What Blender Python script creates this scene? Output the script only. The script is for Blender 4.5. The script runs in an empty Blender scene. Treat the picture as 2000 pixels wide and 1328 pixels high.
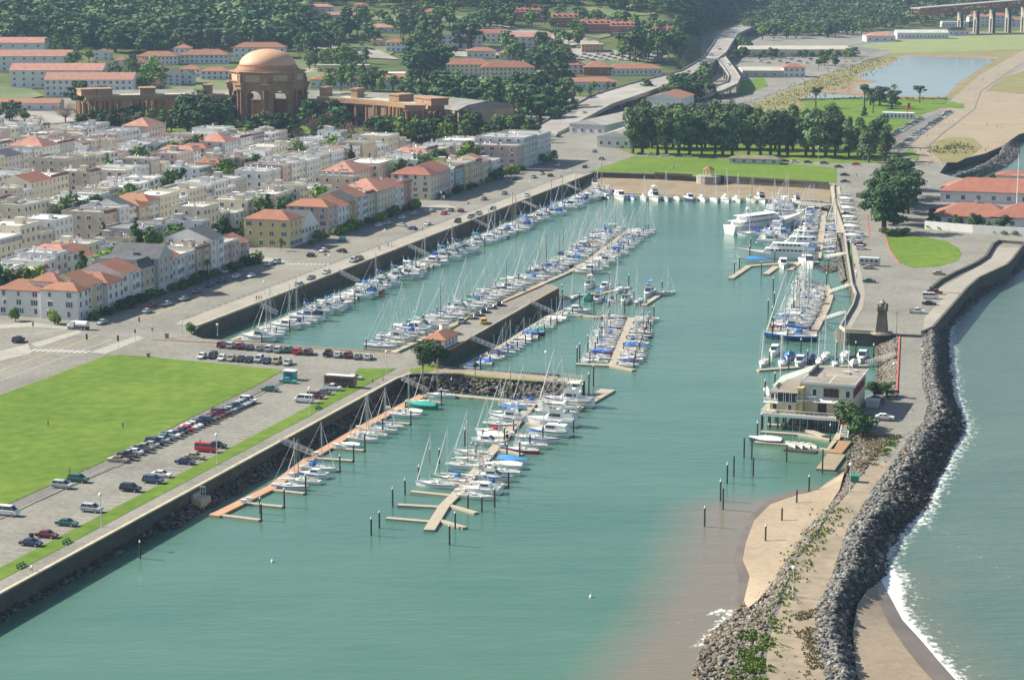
import bpy, bmesh, math, random
from mathutils import Vector, Matrix, noise
from mathutils.geometry import tessellate_polygon
R = random.Random(7)
SC = bpy.context.scene
COL = SC.collection
# ------------------------------------------------------------ camera, sky, sun, exposure
FPX = 4200.0; TH = math.atan(809 / 4200.0); HC = 125.0
cam = bpy.data.objects.new('camera', bpy.data.cameras.new('camera'))
COL.objects.link(cam); SC.camera = cam
cam.data.sensor_width = 36.0; cam.data.lens = FPX / 2000.0 * 36.0
cam.data.clip_start = 5.0; cam.data.clip_end = 20000.0
cam.location = (0, 0, HC); cam.rotation_euler = (math.pi / 2 - TH, 0, 0)
SUN_AZ = math.radians(17); SUN_EL = math.radians(35)
sun_dir = Vector((-math.cos(SUN_AZ) * math.cos(SUN_EL), math.sin(SUN_AZ) * math.cos(SUN_EL), math.sin(SUN_EL)))
world = bpy.data.worlds.new('World'); SC.world = world; world.use_nodes = True
_wn = world.node_tree.nodes; _wn.clear()
_sky = _wn.new('ShaderNodeTexSky'); _sky.sky_type = 'NISHITA'; _sky.sun_disc = False
_sky.sun_elevation = SUN_EL; _sky.sun_rotation = math.atan2(sun_dir.x, sun_dir.y)
_sky.air_density = 1.0; _sky.dust_density = 1.2; _sky.ozone_density = 1.0
_bg = _wn.new('ShaderNodeBackground'); _bg.inputs['Strength'].default_value = 0.075
_wo = _wn.new('ShaderNodeOutputWorld')
world.node_tree.links.new(_sky.outputs[0], _bg.inputs[0]); world.node_tree.links.new(_bg.outputs[0], _wo.inputs[0])
_sl = bpy.data.lights.new('sun', 'SUN'); _sl.energy = 5.0; _sl.angle = math.radians(0.5); _sl.color = (1.0, 0.935, 0.79)
sun = bpy.data.objects.new('sun', _sl); COL.objects.link(sun)
sun.rotation_euler = sun_dir.to_track_quat('Z', 'Y').to_euler()
SC.view_settings.view_transform = 'Standard'; SC.view_settings.look = 'None'
SC.view_settings.gamma = 1.0; SC.view_settings.use_curve_mapping = False
SC.view_settings.exposure = 0.95
SC.cycles.max_bounces = 4; SC.cycles.diffuse_bounces = 2; SC.cycles.glossy_bounces = 2
SC.cycles.transmission_bounces = 2; SC.cycles.volume_bounces = 0; SC.cycles.caustics_reflective = False
SC.cycles.caustics_refractive = False
# ------------------------------------------------------------ survey helpers (photo point -> place on the ground)
GA = math.radians(18.2); SA, CA = math.sin(GA), math.cos(GA)
ROTU = math.pi / 2 - GA            # heading of the boulevard
ROTC = -GA                         # heading square to it, towards the bay
def smooth(a, b, t):
 t = min(1, max(0, (t - a) / (b - a))); return t * t * (3 - 2 * t)
def hgt(x, y):
 if y < 1400: return 4.0
 y0 = 1500 + 980 * smooth(.074, .092, x / y)
 r = max(0.0, y - y0)
 h = 60 * (r / 1000) ** 1.6 if r < 1400 else 103 + (r - 1400) * .02
 h += noise.noise(Vector((x / 260, y / 260, 0))) * min(9, r * .02)
 return 4.0 + max(0, h)
def G(px, py, z=4.0):
 a = (px - 1000) / FPX; b = (py - 664) / FPX
 dy = math.cos(TH) - b * math.sin(TH); dz = -math.sin(TH) - b * math.cos(TH)
 t = (z - HC) / dz
 return Vector((a * t, dy * t, z))
def GT(px, py):
 a = (px - 1000) / FPX; b = (py - 664) / FPX
 dy = math.cos(TH) - b * math.sin(TH); dz = -math.sin(TH) - b * math.cos(TH)
 t = 1200.0
 if HC + dz * t < 4: return G(px, py)
 while t < 6000:
  if HC + dz * t <= hgt(a * t, dy * t): break
  t += 8
 return Vector((a * t, dy * t, hgt(a * t, dy * t)))
def PX(v):
 dz = v[2] - HC
 Z = v[1] * math.cos(TH) - dz * math.sin(TH); Y = v[1] * math.sin(TH) + dz * math.cos(TH)
 return 1000 + FPX * v[0] / Z, 664 - FPX * Y / Z
def W(u, w, z=4.0): return Vector((u * SA - w * CA, u * CA + w * SA, z))
def toUW(v): return v[0] * SA + v[1] * CA, -v[0] * CA + v[1] * SA
def inframe(v, m=60):
 p = PX(v); return -m < p[0] < 2000 + m and -m < p[1] < 1328 + m
ORD = {1: 'first', 2: 'second', 3: 'third', 4: 'fourth', 5: 'fifth', 6: 'sixth', 7: 'seventh', 8: 'eighth', 9: 'ninth', 10: 'tenth'}
def nth(i):
 if i in ORD: return ORD[i]
 return str(i) + ('th' if 10 < i % 100 < 14 else {1: 'st', 2: 'nd', 3: 'rd'}.get(i % 10, 'th'))
# ------------------------------------------------------------ materials
MATS = {}
def mat(name, col, rough=0.8, var=0.0, scale=1.0, col2=None, bump=0.0, metal=0.0, spec=None, detail=3, coord='Object', stretch=None, rnd=0.0, scale2=None):
 """procedural material: noise blend of two colours (col2, or col made darker/lighter), optional relief and per-object tint"""
 if name in MATS: return MATS[name]
 m = bpy.data.materials.new(name); m.use_nodes = True; MATS[name] = m
 nt = m.node_tree; b = nt.nodes['Principled BSDF']
 b.inputs['Roughness'].default_value = rough; b.inputs['Metallic'].default_value = metal
 if spec is not None: b.inputs['Specular IOR Level'].default_value = spec
 c = (*col, 1); b.inputs['Base Color'].default_value = c
 m.diffuse_color = c
 out = None
 if var > 0 or col2 or bump:
  tc = nt.nodes.new('ShaderNodeTexCoord'); src = tc.outputs[coord] if coord != 'World' else None
  if coord == 'World':
   ge = nt.nodes.new('ShaderNodeNewGeometry'); src = ge.outputs['Position']
  if stretch:
   mp = nt.nodes.new('ShaderNodeMapping'); mp.inputs['Scale'].default_value = stretch
   nt.links.new(src, mp.inputs[0]); src = mp.outputs[0]
  n = nt.nodes.new('ShaderNodeTexNoise'); n.inputs['Scale'].default_value = scale; n.inputs['Detail'].default_value = detail
  n.inputs['Roughness'].default_value = .62
  nt.links.new(src, n.inputs['Vector'])
  fac = n.outputs['Fac']
  if scale2:
   n2 = nt.nodes.new('ShaderNodeTexNoise'); n2.inputs['Scale'].default_value = scale2; n2.inputs['Detail'].default_value = 2
   nt.links.new(src, n2.inputs['Vector'])
   mx = nt.nodes.new('ShaderNodeMath'); mx.operation = 'ADD'; nt.links.new(fac, mx.inputs[0]); nt.links.new(n2.outputs['Fac'], mx.inputs[1])
   mh = nt.nodes.new('ShaderNodeMath'); mh.operation = 'MULTIPLY'; mh.inputs[1].default_value = .5; nt.links.new(mx.outputs[0], mh.inputs[0]); fac = mh.outputs[0]
  rp = nt.nodes.new('ShaderNodeValToRGB')
  rp.color_ramp.elements[0].position = .35; rp.color_ramp.elements[1].position = .65
  if col2: lo, hi = col, col2
  else: lo = tuple(x * (1 - var) for x in col); hi = tuple(min(.95, x * (1 + var)) for x in col)
  rp.color_ramp.elements[0].color = (*lo, 1); rp.color_ramp.elements[1].color = (*hi, 1)
  nt.links.new(fac, rp.inputs[0]); out = rp.outputs[0]
  if bump:
   bp = nt.nodes.new('ShaderNodeBump'); bp.inputs['Strength'].default_value = bump; bp.inputs['Distance'].default_value = .2
   nt.links.new(fac, bp.inputs['Height']); nt.links.new(bp.outputs[0], b.inputs['Normal'])
 if rnd > 0:
  oi = nt.nodes.new('ShaderNodeObjectInfo')
  hs = nt.nodes.new('ShaderNodeHueSaturation')
  mr = nt.nodes.new('ShaderNodeMapRange'); mr.inputs['To Min'].default_value = 1 - rnd; mr.inputs['To Max'].default_value = 1 + rnd
  nt.links.new(oi.outputs['Random'], mr.inputs[0]); nt.links.new(mr.outputs[0], hs.inputs['Value'])
  mh = nt.nodes.new('ShaderNodeMapRange'); mh.inputs['To Min'].default_value = .5 - rnd * .07; mh.inputs['To Max'].default_value = .5 + rnd * .07
  mu = nt.nodes.new('ShaderNodeMath'); mu.operation = 'FRACT'
  m7 = nt.nodes.new('ShaderNodeMath'); m7.operation = 'MULTIPLY'; m7.inputs[1].default_value = 7.3
  nt.links.new(oi.outputs['Random'], m7.inputs[0]); nt.links.new(m7.outputs[0], mu.inputs[0]); nt.links.new(mu.outputs[0], mh.inputs[0])
  nt.links.new(mh.outputs[0], hs.inputs['Hue'])
  if out: nt.links.new(out, hs.inputs['Color'])
  else: hs.inputs['Color'].default_value = c
  out = hs.outputs[0]
 if out: nt.links.new(out, b.inputs['Base Color'])
 return m
# ------------------------------------------------------------ mesh helpers
class MB:
 def __init__(s): s.v = []; s.f = []; s.m = []; s.mi = 0
 def add(s, vs, fs, m=None):
  o = len(s.v); s.v += [tuple(v) for v in vs]; m = s.mi if m is None else m
  for f in fs: s.f.append(tuple(i + o for i in f)); s.m.append(m)
  return s
 def box(s, x0, x1, y0, y1, z0, z1, m=None):
  return s.add([(x0, y0, z0), (x1, y0, z0), (x1, y1, z0), (x0, y1, z0), (x0, y0, z1), (x1, y0, z1), (x1, y1, z1), (x0, y1, z1)],
     [(0, 3, 2, 1), (4, 5, 6, 7), (0, 1, 5, 4), (1, 2, 6, 5), (2, 3, 7, 6), (3, 0, 4, 7)], m)
 def cyl(s, x, y, z0, z1, r0, r1=None, n=8, m=None, cap=True):
  r1 = r0 if r1 is None else r1
  vs = [(x + r0 * math.cos(2 * math.pi * i / n), y + r0 * math.sin(2 * math.pi * i / n), z0) for i in range(n)] + \
   [(x + r1 * math.cos(2 * math.pi * i / n), y + r1 * math.sin(2 * math.pi * i / n), z1) for i in range(n)]
  fs = [(i, (i + 1) % n, n + (i + 1) % n, n + i) for i in range(n)]
  if cap: fs += [tuple(range(n - 1, -1, -1)), tuple(range(n, 2 * n))]
  return s.add(vs, fs, m)
 def tube(s, p, q, r, n=5, m=None, r2=None):
  p = Vector(p); q = Vector(q); d = (q - p); k = d.to_track_quat('Z', 'Y').to_matrix(); r2 = r if r2 is None else r2
  vs = []
  for c, rr in ((p, r), (q, r2)):
   for i in range(n):
    a = 2 * math.pi * i / n; vs.append(c + k @ Vector((rr * math.cos(a), rr * math.sin(a), 0)))
  return s.add(vs, [(i, (i + 1) % n, n + (i + 1) % n, n + i) for i in range(n)] + [tuple(range(n - 1, -1, -1)), tuple(range(n, 2 * n))], m)
 def prism(s, poly, z0, z1, m=None, side=None, bottom=True):
  a = sum(poly[i][0] * poly[(i + 1) % len(poly)][1] - poly[(i + 1) % len(poly)][0] * poly[i][1] for i in range(len(poly)))
  if a < 0: poly = poly[::-1]
  n = len(poly); tri = tessellate_polygon([[Vector((p[0], p[1], 0)) for p in poly]])
  vs = [(p[0], p[1], z0) for p in poly] + [(p[0], p[1], z1) for p in poly]
  up = []
  for t in tri:
   ar = (poly[t[1]][0] - poly[t[0]][0]) * (poly[t[2]][1] - poly[t[0]][1]) - (poly[t[1]][1] - poly[t[0]][1]) * (poly[t[2]][0] - poly[t[0]][0])
   if abs(ar) < 1e-9: continue
   up.append(t if ar > 0 else t[::-1])
  o = len(s.v); s.v += vs
  for t in up:
   s.f.append(tuple(i + n + o for i in t)); s.m.append(s.mi if m is None else m)
   if bottom: s.f.append(tuple(i + o for i in t[::-1])); s.m.append(s.mi if m is None else m)
  sd = (s.mi if m is None else m) if side is None else side
  for i in range(n):
   j = (i + 1) % n; s.f.append((i + o, j + o, j + n + o, i + n + o)); s.m.append(sd)
  return s
 def sheet(s, poly, z, m=None):
  n0 = len(s.f); s.prism(poly, z - 1, z, m, bottom=False)
  k = len(poly); keep = len(s.f) - k
  s.f = s.f[:keep]; s.m = s.m[:keep]
  return s
 def loft(s, secs, m=None, cap=True, closed=True):
  n = len(secs[0]); vs = [p for c in secs for p in c]; fs = []
  for i in range(len(secs) - 1):
   for j in range(n if closed else n - 1):
    k = (j + 1) % n; fs.append((i * n + j, i * n + k, (i + 1) * n + k, (i + 1) * n + j))
  if cap: fs += [tuple(range(n - 1, -1, -1)), tuple(range((len(secs) - 1) * n, len(secs) * n))]
  return s.add(vs, fs, m)
 def xf(s, M):
  s.v = [tuple(M @ Vector(v)) for v in s.v]; return s
 def mesh(s, name, mats=(), smooth=False):
  me = bpy.data.meshes.new(name); me.from_pydata(s.v, [], s.f)
  for m in mats: me.materials.append(m)
  if s.m and max(s.m) > 0: me.polygons.foreach_set('material_index', s.m)
  if smooth: me.polygons.foreach_set('use_smooth', [True] * len(me.polygons))
  me.update(); return me
def obj(name, me, parent=None, loc=(0, 0, 0), rz=0.0, sc=None, rot=None):
 o = bpy.data.objects.new(name, me); COL.objects.link(o)
 o.location = loc; o.rotation_euler = rot or (0, 0, rz)
 if sc is not None: o.scale = sc if hasattr(sc, '__len__') else (sc, sc, sc)
 if parent: o.parent = parent
 return o
def tag(o, label=None, cat=None, group=None, kind=None):
 if label: o['label'] = label
 if cat: o['category'] = cat
 if group: o['group'] = group
 if kind: o['kind'] = kind
 return o
def thing(name, label, cat, loc=(0, 0, 0), rz=0.0, group=None, sc=None):
 return tag(obj(name, None, None, loc, rz, sc), label, cat, group)
def struct(name, me, label=None, parent=None):
 return tag(obj(name, me, parent), label, kind=None if parent else 'structure')
def setmat(o, i, m):
 o.material_slots[i].link = 'OBJECT'; o.material_slots[i].material = m
def pxpoly(pts, z=4.0): return [tuple(G(x, y, z))[:2] for x, y in pts]
def flat(name, pts, m, z=4.0, dz=.03, label=None, parent=None):
 return struct(name, MB().sheet(pxpoly(pts, z), z + dz).mesh(name, [m]), label, parent)
def flatuw(name, uw, m, z=4.03, label=None, parent=None):
 return struct(name, MB().sheet([tuple(W(u, w))[:2] for u, w in uw], z).mesh(name, [m]), label, parent)
def drape(name, pts, m, dz=.25, label=None, cuts=4):
 """a patch laid over the rising ground"""
 bm = bmesh.new(); vs = [bm.verts.new(GT(*p)) for p in pts]; bm.faces.new(vs)
 bmesh.ops.triangulate(bm, faces=bm.faces[:])
 for _ in range(cuts):
  long = [e for e in bm.edges if e.calc_length() > 25]
  if not long: break
  bmesh.ops.subdivide_edges(bm, edges=long, cuts=1); bmesh.ops.triangulate(bm, faces=bm.faces[:])
 for v in bm.verts: v.co.z = hgt(v.co.x, v.co.y) + dz
 bm.normal_update()
 for f in bm.faces:
  if f.normal.z < 0: f.normal_flip()
 me = bpy.data.meshes.new(name); bm.to_mesh(me); bm.free(); me.materials.append(m)
 return struct(name, me, label)
M = {}
M['asphalt'] = mat('asphalt', (.145, .139, .118), .95, scale=.045, col2=(.25, .238, .205), coord='World', scale2=.9, bump=.1)
M['asphalt_dark'] = mat('asphalt_dark', (.115, .111, .10), .95, scale=.08, col2=(.185, .178, .158), coord='World', scale2=1.1)
M['concrete'] = mat('concrete', (.25, .23, .195), .9, scale=.08, col2=(.35, .32, .27), coord='World', scale2=1.5)
M['paving'] = mat('paving', (.27, .26, .225), .9, scale=.1, col2=(.37, .35, .30), coord='World', scale2=.8)
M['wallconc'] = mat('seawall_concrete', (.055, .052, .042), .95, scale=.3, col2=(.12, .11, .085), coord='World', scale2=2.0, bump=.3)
M['coping'] = mat('coping_concrete', (.40, .35, .24), .9, scale=.3, col2=(.50, .45, .33), coord='World')
M['grass'] = mat('lawn_grass', (.08, .148, .02), 1, scale=.03, col2=(.15, .22, .036), coord='World', scale2=.3, bump=.3, detail=6, spec=.1)
M['grass2'] = mat('park_grass', (.095, .16, .024), 1, scale=.05, col2=(.17, .225, .045), coord='World', scale2=.3, spec=.1)
M['drygrass'] = mat('dry_grass', (.16, .155, .06), 1, scale=.05, col2=(.27, .24, .12), coord='World', scale2=.5, spec=.1)
M['hill'] = mat('hill_ground', (.06, .085, .03), 1, scale=.012, col2=(.13, .15, .055), coord='World', scale2=.05, spec=.1)
M['sand'] = mat('beach_sand', (.26, .21, .15), 1, scale=.08, col2=(.35, .285, .21), coord='World', scale2=.8, spec=.1)
M['wetsand'] = mat('wet_sand', (.13, .10, .075), .35, scale=.1, col2=(.18, .14, .105), coord='World')
M['dirt'] = mat('dirt_path', (.20, .165, .12), 1, scale=.07, col2=(.33, .265, .19), coord='World', scale2=.35, bump=.2)
M['white'] = mat('white_paint', (.80, .80, .79), .5)
M['yellow_line'] = mat('yellow_road_paint', (.60, .45, .12), .8)
M['red_line'] = mat('faded_red_paint', (.50, .20, .16), .8)
M['redkerb'] = mat('red_kerb_paint', (.50, .12, .10), .7)
M['white_line'] = mat('worn_white_road_paint', (.55, .54, .50), .8)
M['gelcoat'] = mat('white_gelcoat', (.80, .80, .78), .25, rnd=.06)
M['cream_hull'] = mat('cream_gelcoat', (.70, .66, .55), .3, rnd=.1)
M['deck'] = mat('cream_deck', (.66, .63, .56), .6, rnd=.12)
M['teak'] = mat('teak_wood', (.33, .20, .11), .7, var=.2, scale=2)
M['blue_canvas'] = mat('blue_canvas', (.03, .14, .44), .8, rnd=.3)
M['navy'] = mat('navy_canvas', (.02, .035, .12), .7, rnd=.3)
M['teal_canvas'] = mat('teal_canvas', (.02, .25, .20), .8, rnd=.2)
M['red_canvas'] = mat('red_canvas', (.45, .03, .035), .8, rnd=.2)
M['white_canvas'] = mat('white_canvas', (.72, .71, .68), .8, rnd=.1)
M['alu'] = mat('aluminium', (.62, .63, .64), .4, metal=.3)
M['darkmast'] = mat('dark_green_mast', (.03, .08, .07), .4)
M['woodmast'] = mat('varnished_wood', (.42, .22, .08), .4)
M['glass'] = mat('dark_glass', (.03, .04, .05), .08)
M['wglass'] = mat('window_glass', (.10, .13, .16), .12, rnd=.4)
M['tyre'] = mat('tyre_rubber', (.02, .02, .02), .9)
M['black'] = mat('black_paint', (.02, .022, .025), .5)
M['pile'] = mat('dark_timber_pile', (.04, .035, .03), .9, var=.3, scale=1.5, coord='World')
M['dockwood'] = mat('grey_dock_timber', (.34, .29, .22), .9, scale=.8, col2=(.42, .37, .29), coord='World', scale2=5)
M['dockred'] = mat('reddish_dock_timber', (.40, .22, .13), .9, scale=.8, col2=(.50, .30, .18), coord='World', scale2=5)
M['rock'] = mat('grey_rock', (.085, .085, .08), .9, scale=1.2, col2=(.23, .225, .21), rnd=.45, bump=.4)
M['rockbrown'] = mat('brown_rock', (.11, .085, .06), .9, scale=1.2, col2=(.22, .175, .125), rnd=.3, bump=.4)
M['rockdark'] = mat('wet_and_painted_shade_rock', (.03, .028, .024), .7, scale=.7, col2=(.075, .066, .05), coord='World', bump=.4)  # wet rock colour, doubling as painted shade on the breakwater's bay side
M['rubble'] = mat('rubble_bed', (.06, .055, .05), 1, scale=.9, col2=(.14, .13, .115), coord='World', bump=.6)
M['trunk'] = mat('bark', (.10, .075, .055), .95, var=.3, scale=1)
def leafmat(n, c, rnd=.32):
 return mat(n, tuple(x * .75 for x in c), 1, scale=.8, col2=tuple(min(1, x * 1.9) for x in c), rnd=rnd, spec=.15)
M['leaf_cyp'] = leafmat('cypress_leaves', (.044, .080, .032))
M['leaf_euc'] = leafmat('eucalyptus_leaves', (.085, .125, .055))
M['leaf_mid'] = leafmat('broad_leaves', (.085, .14, .034), .35)
M['leaf_light'] = leafmat('bright_leaves', (.13, .20, .035), .3)
M['leaf_bare'] = leafmat('bare_twigs', (.17, .12, .09), .15)
M['leaf_dry'] = leafmat('rusty_leaves', (.20, .08, .03), .15)
M['tile'] = mat('red_roof_tile', (.24, .095, .06), .85, scale=.35, col2=(.34, .15, .095), coord='World', scale2=3, rnd=.14)
M['tilepale'] = mat('pale_red_roof', (.33, .15, .11), .85, scale=.35, col2=(.43, .215, .16), coord='World', rnd=.1)
M['slate'] = mat('dark_slate_roof', (.07, .075, .085), .8, var=.2, scale=.5, rnd=.3)
M['flatroof'] = mat('flat_roof_gravel', (.30, .29, .275), .9, scale=.15, col2=(.50, .49, .47), coord='World', scale2=1.2, rnd=.3)
M['flatwhite'] = mat('white_roof_membrane', (.55, .55, .545), .7, scale=.15, col2=(.72, .72, .71), coord='World', rnd=.12)
M['flatdark'] = mat('dark_tar_roof', (.13, .13, .13), .9, scale=.2, col2=(.22, .21, .20), coord='World', rnd=.3)
M['brick'] = mat('red_brick_wall', (.32, .10, .065), .9, scale=.4, col2=(.40, .14, .09), coord='World')
M['terracotta'] = mat('ochre_stone', (.29, .16, .092), .9, scale=.15, col2=(.42, .25, .15), coord='World', scale2=1.2, bump=.2)
M['terrapink'] = mat('rose_stone_columns', (.27, .115, .085), .9, scale=.2, col2=(.36, .165, .12), coord='World')
M['dome'] = mat('burnt_orange_dome', (.56, .30, .165), .6, scale=.06, col2=(.64, .38, .23), coord='World')
# ------------------------------------------------------------ water
import numpy as np
def dist_poly(P, line):
 d = np.full(len(P), 1e9)
 for a, b in zip(line[:-1], line[1:]):
  a = np.array(a[:2]); b = np.array(b[:2]); ab = b - a
  t = np.clip(((P - a) @ ab) / (ab @ ab), 0, 1)
  d = np.minimum(d, np.linalg.norm(P - (a + t[:, None] * ab), axis=1))
 return d
BW = [((1708, 668), (1753, 654), (1800, 654), (1851, 652)), ((1712, 700), (1754, 700), (1799, 700), (1852, 705)), ((1712, 745), (1753, 750), (1801, 750), (1857, 760)),
 ((1700, 775), (1735, 780), (1811, 790), (1880, 828)), ((1662, 840), (1700, 835), (1804, 822), (1880, 850)), ((1655, 880), (1738, 863), (1780, 848), (1864, 872)),
 ((1652, 915), (1701, 905), (1746, 899), (1845, 912)), ((1630, 965), (1655, 965), (1701, 959), (1820, 960)), ((1600, 1005), (1618, 1005), (1680, 995), (1812, 990)),
 ((1560, 1035), (1600, 1045), (1655, 1032), (1772, 1025)), ((1525, 1098), (1556, 1095), (1638, 1082), (1728, 1088)), ((1500, 1130), (1545, 1130), (1624, 1126), (1732, 1122)),
 ((1460, 1174), (1528, 1178), (1606, 1165), (1702, 1150)), ((1424, 1210), (1512, 1215), (1592, 1200), (1686, 1180)), ((1380, 1240), (1503, 1250), (1592, 1250), (1672, 1245)),
 ((1365, 1285), (1496, 1290), (1604, 1300), (1680, 1290)), ((1350, 1330), (1500, 1330), (1618, 1330), (1688, 1330)), ((1330, 1430), (1500, 1430), (1650, 1430), (1725, 1430)),
 ((1300, 1560), (1490, 1560), (1680, 1560), (1770, 1560))]
OUTSHORE = [(2010, 490), (1990, 520), (1925, 552), (1898, 578), (1862, 618)] + [s[3] for s in BW[:12]] + [(1722, 1150)]
SURF = [(1716, 1138), (1730, 1172), (1752, 1215), (1788, 1256), (1822, 1298), (1858, 1335), (1905, 1400), (1980, 1500)]
INBEACH = [(1625, 955), (1560, 965), (1504, 984), (1472, 1016), (1456, 1060), (1450, 1092), (1464, 1124), (1452, 1176)]
xs = np.concatenate([np.arange(-700, 0, 35), np.arange(0, 2000, 9), np.arange(2000, 3000, 35)])
ys = np.concatenate([np.arange(60, 250, 12), np.arange(250, 700, 8), np.arange(700, 1340, 6), np.arange(1340, 1900, 25)])
gx, gy = np.meshgrid(xs, ys); gx = gx.ravel(); gy = gy.ravel()
a_ = (gx - 1000) / FPX; b_ = (gy - 664) / FPX
t_ = HC / (math.sin(TH) + b_ * math.cos(TH))
WX = a_ * t_; WY = (math.cos(TH) - b_ * math.sin(TH)) * t_
nx = len(xs); ny = len(ys)
idx = np.arange(nx * ny).reshape(ny, nx)
quads = np.stack([idx[1:, :-1].ravel(), idx[1:, 1:].ravel(), idx[:-1, 1:].ravel(), idx[:-1, :-1].ravel()], 1)
me = bpy.data.meshes.new('water'); me.from_pydata(np.stack([WX, WY, np.zeros_like(WX)], 1).tolist(), [], quads.tolist())
PW = np.stack([WX, WY], 1)
z0 = lambda L: [G(x, y, 0) for x, y in L]
d_silt = dist_poly(PW, z0([(1470, 1010), (1450, 1100), (1420, 1200), (1340, 1330), (1280, 1500)]))
d_silt2 = dist_poly(PW, z0(INBEACH))
d_out = dist_poly(PW, z0(OUTSHORE)); d_surf = dist_poly(PW, z0(SURF))
mid = z0([s[2] for s in BW] ); bwx = np.interp(WY, [p.y for p in mid][::-1], [p.x for p in mid][::-1])
ocean = np.clip((WX - bwx) / 6, 0, 1) * (WY < 660)
ocean = np.maximum(ocean, ((WX > 120) & (WY > 640)).astype(float))
silt = np.clip(1.55 - d_silt / 14, 0, 1) * (1 - ocean) + np.clip(1 - d_silt2 / 5, 0, 1) * .8 * (1 - ocean)
silt = np.clip(silt + np.clip(1 - d_surf / 16, 0, 1) * .5, 0, 1)
foam = np.clip(1 - d_out / 6, 0, 1) * .72 * ocean + np.clip(1.35 - d_surf / 3.6, 0, 1.2) + np.clip(1 - np.abs(d_surf - 6) / 5, 0, 1) * .35 * ocean
foam += np.clip(1 - d_out / 45, 0, 1) * .1 * ocean
foam += np.clip(1 - dist_poly(PW, z0([(1700, 945), (1880, 1070), (2010, 1150)])) / 2.5, 0, 1) * .28 * ocean
foam += np.clip(1 - dist_poly(PW, z0([(1405, 1195), (1424, 1192), (1426, 1200), (1400, 1226), (1370, 1260)])) / 3.5, 0, 1) * .75 * (1 - ocean)
foam += np.clip(1 - dist_poly(PW, z0([(1300, 1218), (1340, 1215), (1405, 1192)])) / .8, 0, 1) * .5 * (1 - ocean)
foam += np.clip(1 - dist_poly(PW, z0([(1390, 1175), (1432, 1168), (1436, 1152)])) / .6, 0, 1) * .6 * (1 - ocean)
foam += np.clip(1 - dist_poly(PW, z0([(1300, 1245), (1330, 1255), (1362, 1275)])) / .5, 0, 1) * .5 * (1 - ocean)
for nm, arr in (('silt', silt), ('foam', foam), ('ocean', ocean)):
 at = me.attributes.new(nm, 'FLOAT', 'POINT'); at.data.foreach_set('value', arr.astype(np.float32))
wm = bpy.data.materials.new('harbour_water'); wm.use_nodes = True; nt = wm.node_tree; L = nt.links; N = nt.nodes
pb = N['Principled BSDF']; pb.inputs['Roughness'].default_value = .16; pb.inputs['IOR'].default_value = 1.33; pb.inputs['Specular IOR Level'].default_value = .36
def att(n): a = N.new('ShaderNodeAttribute'); a.attribute_name = n; return a.outputs['Fac']
def mix(f, a, b):
 m = N.new('ShaderNodeMix'); m.data_type = 'RGBA'; L.new(f, m.inputs[0])
 for i, s in ((6, a), (7, b)):
  if isinstance(s, tuple): m.inputs[i].default_value = (*s, 1)
  else: L.new(s, m.inputs[i])
 return m.outputs[2]
def mnode(op, a, b=None, clamp=False):
 m = N.new('ShaderNodeMath'); m.operation = op; m.use_clamp = clamp
 for i, s in enumerate((a, b)):
  if s is None: continue
  if isinstance(s, (int, float)): m.inputs[i].default_value = s
  else: L.new(s, m.inputs[i])
 return m.outputs[0]
geo = N.new('ShaderNodeNewGeometry')
def nz(scale, st=(1, 1, 1), det=3, rough=.6):
 mp = N.new('ShaderNodeMapping'); mp.inputs['Scale'].default_value = st; mp.inputs['Rotation'].default_value = (0, 0, .3)
 L.new(geo.outputs['Position'], mp.inputs[0])
 n = N.new('ShaderNodeTexNoise'); n.inputs['Scale'].default_value = scale; n.inputs['Detail'].default_value = det; n.inputs['Roughness'].default_value = rough
 L.new(mp.outputs[0], n.inputs['Vector']); return n.outputs['Fac']
big = nz(.012, (1, 1.6, 1), 4)
cr = N.new('ShaderNodeMapRange'); cr.inputs['From Min'].default_value = .35; cr.inputs['From Max'].default_value = .65; L.new(big, cr.inputs[0])
teal = mix(cr.outputs[0], (.054, .136, .098), (.078, .163, .118))
oc = mix(cr.outputs[0], (.075, .13, .108), (.095, .15, .12))
c1 = mix(att('ocean'), teal, oc)
sf = mnode('ADD', att('silt'), mnode('MULTIPLY', mnode('SUBTRACT', nz(.06, (1, 1, 1), 4), .5), .35));
sf = mnode('MULTIPLY', mnode('MULTIPLY', sf, 1.05, True), mnode('GREATER_THAN', att('silt'), .001), True)
c2 = mix(sf, c1, (.175, .152, .112))
fn = nz(.75, (1, .8, 1), 6, .72)
ff = mnode('SUBTRACT', mnode('MULTIPLY', mnode('ADD', mnode('MULTIPLY', fn, 1.0), mnode('MULTIPLY', att('foam'), .42)), 1.0), .72)
ff = mnode('MULTIPLY', mnode('MULTIPLY', ff, 5.5, True), mnode('GREATER_THAN', att('foam'), .02), True)
c3 = mix(ff, c2, (.78, .80, .78))
L.new(c3, pb.inputs['Base Color'])
w1 = nz(.42, (.5, 1.5, 1), 4, .65); w2 = nz(.09, (.5, 1.6, 1), 3, .6)
hsum = mnode('ADD', mnode('MULTIPLY', w1, .35), mnode('MULTIPLY', w2, .8))
amp = mnode('ADD', 1.0, mnode('MULTIPLY', att('ocean'), 1.6))
bp = N.new('ShaderNodeBump'); bp.inputs['Distance'].default_value = .55; bp.inputs['Strength'].default_value = .5
L.new(mnode('MULTIPLY', hsum, amp), bp.inputs['Height']); L.new(bp.outputs[0], pb.inputs['Normal'])
L.new(mnode('ADD', .16, mnode('MULTIPLY', ff, .6)), pb.inputs['Roughness'])
me.materials.append(wm); struct('water', me)
struct('seabed', MB().box(-3000, 3000, 150, 6000, -6, -5).mesh('seabed', [M['wetsand']]))
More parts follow.
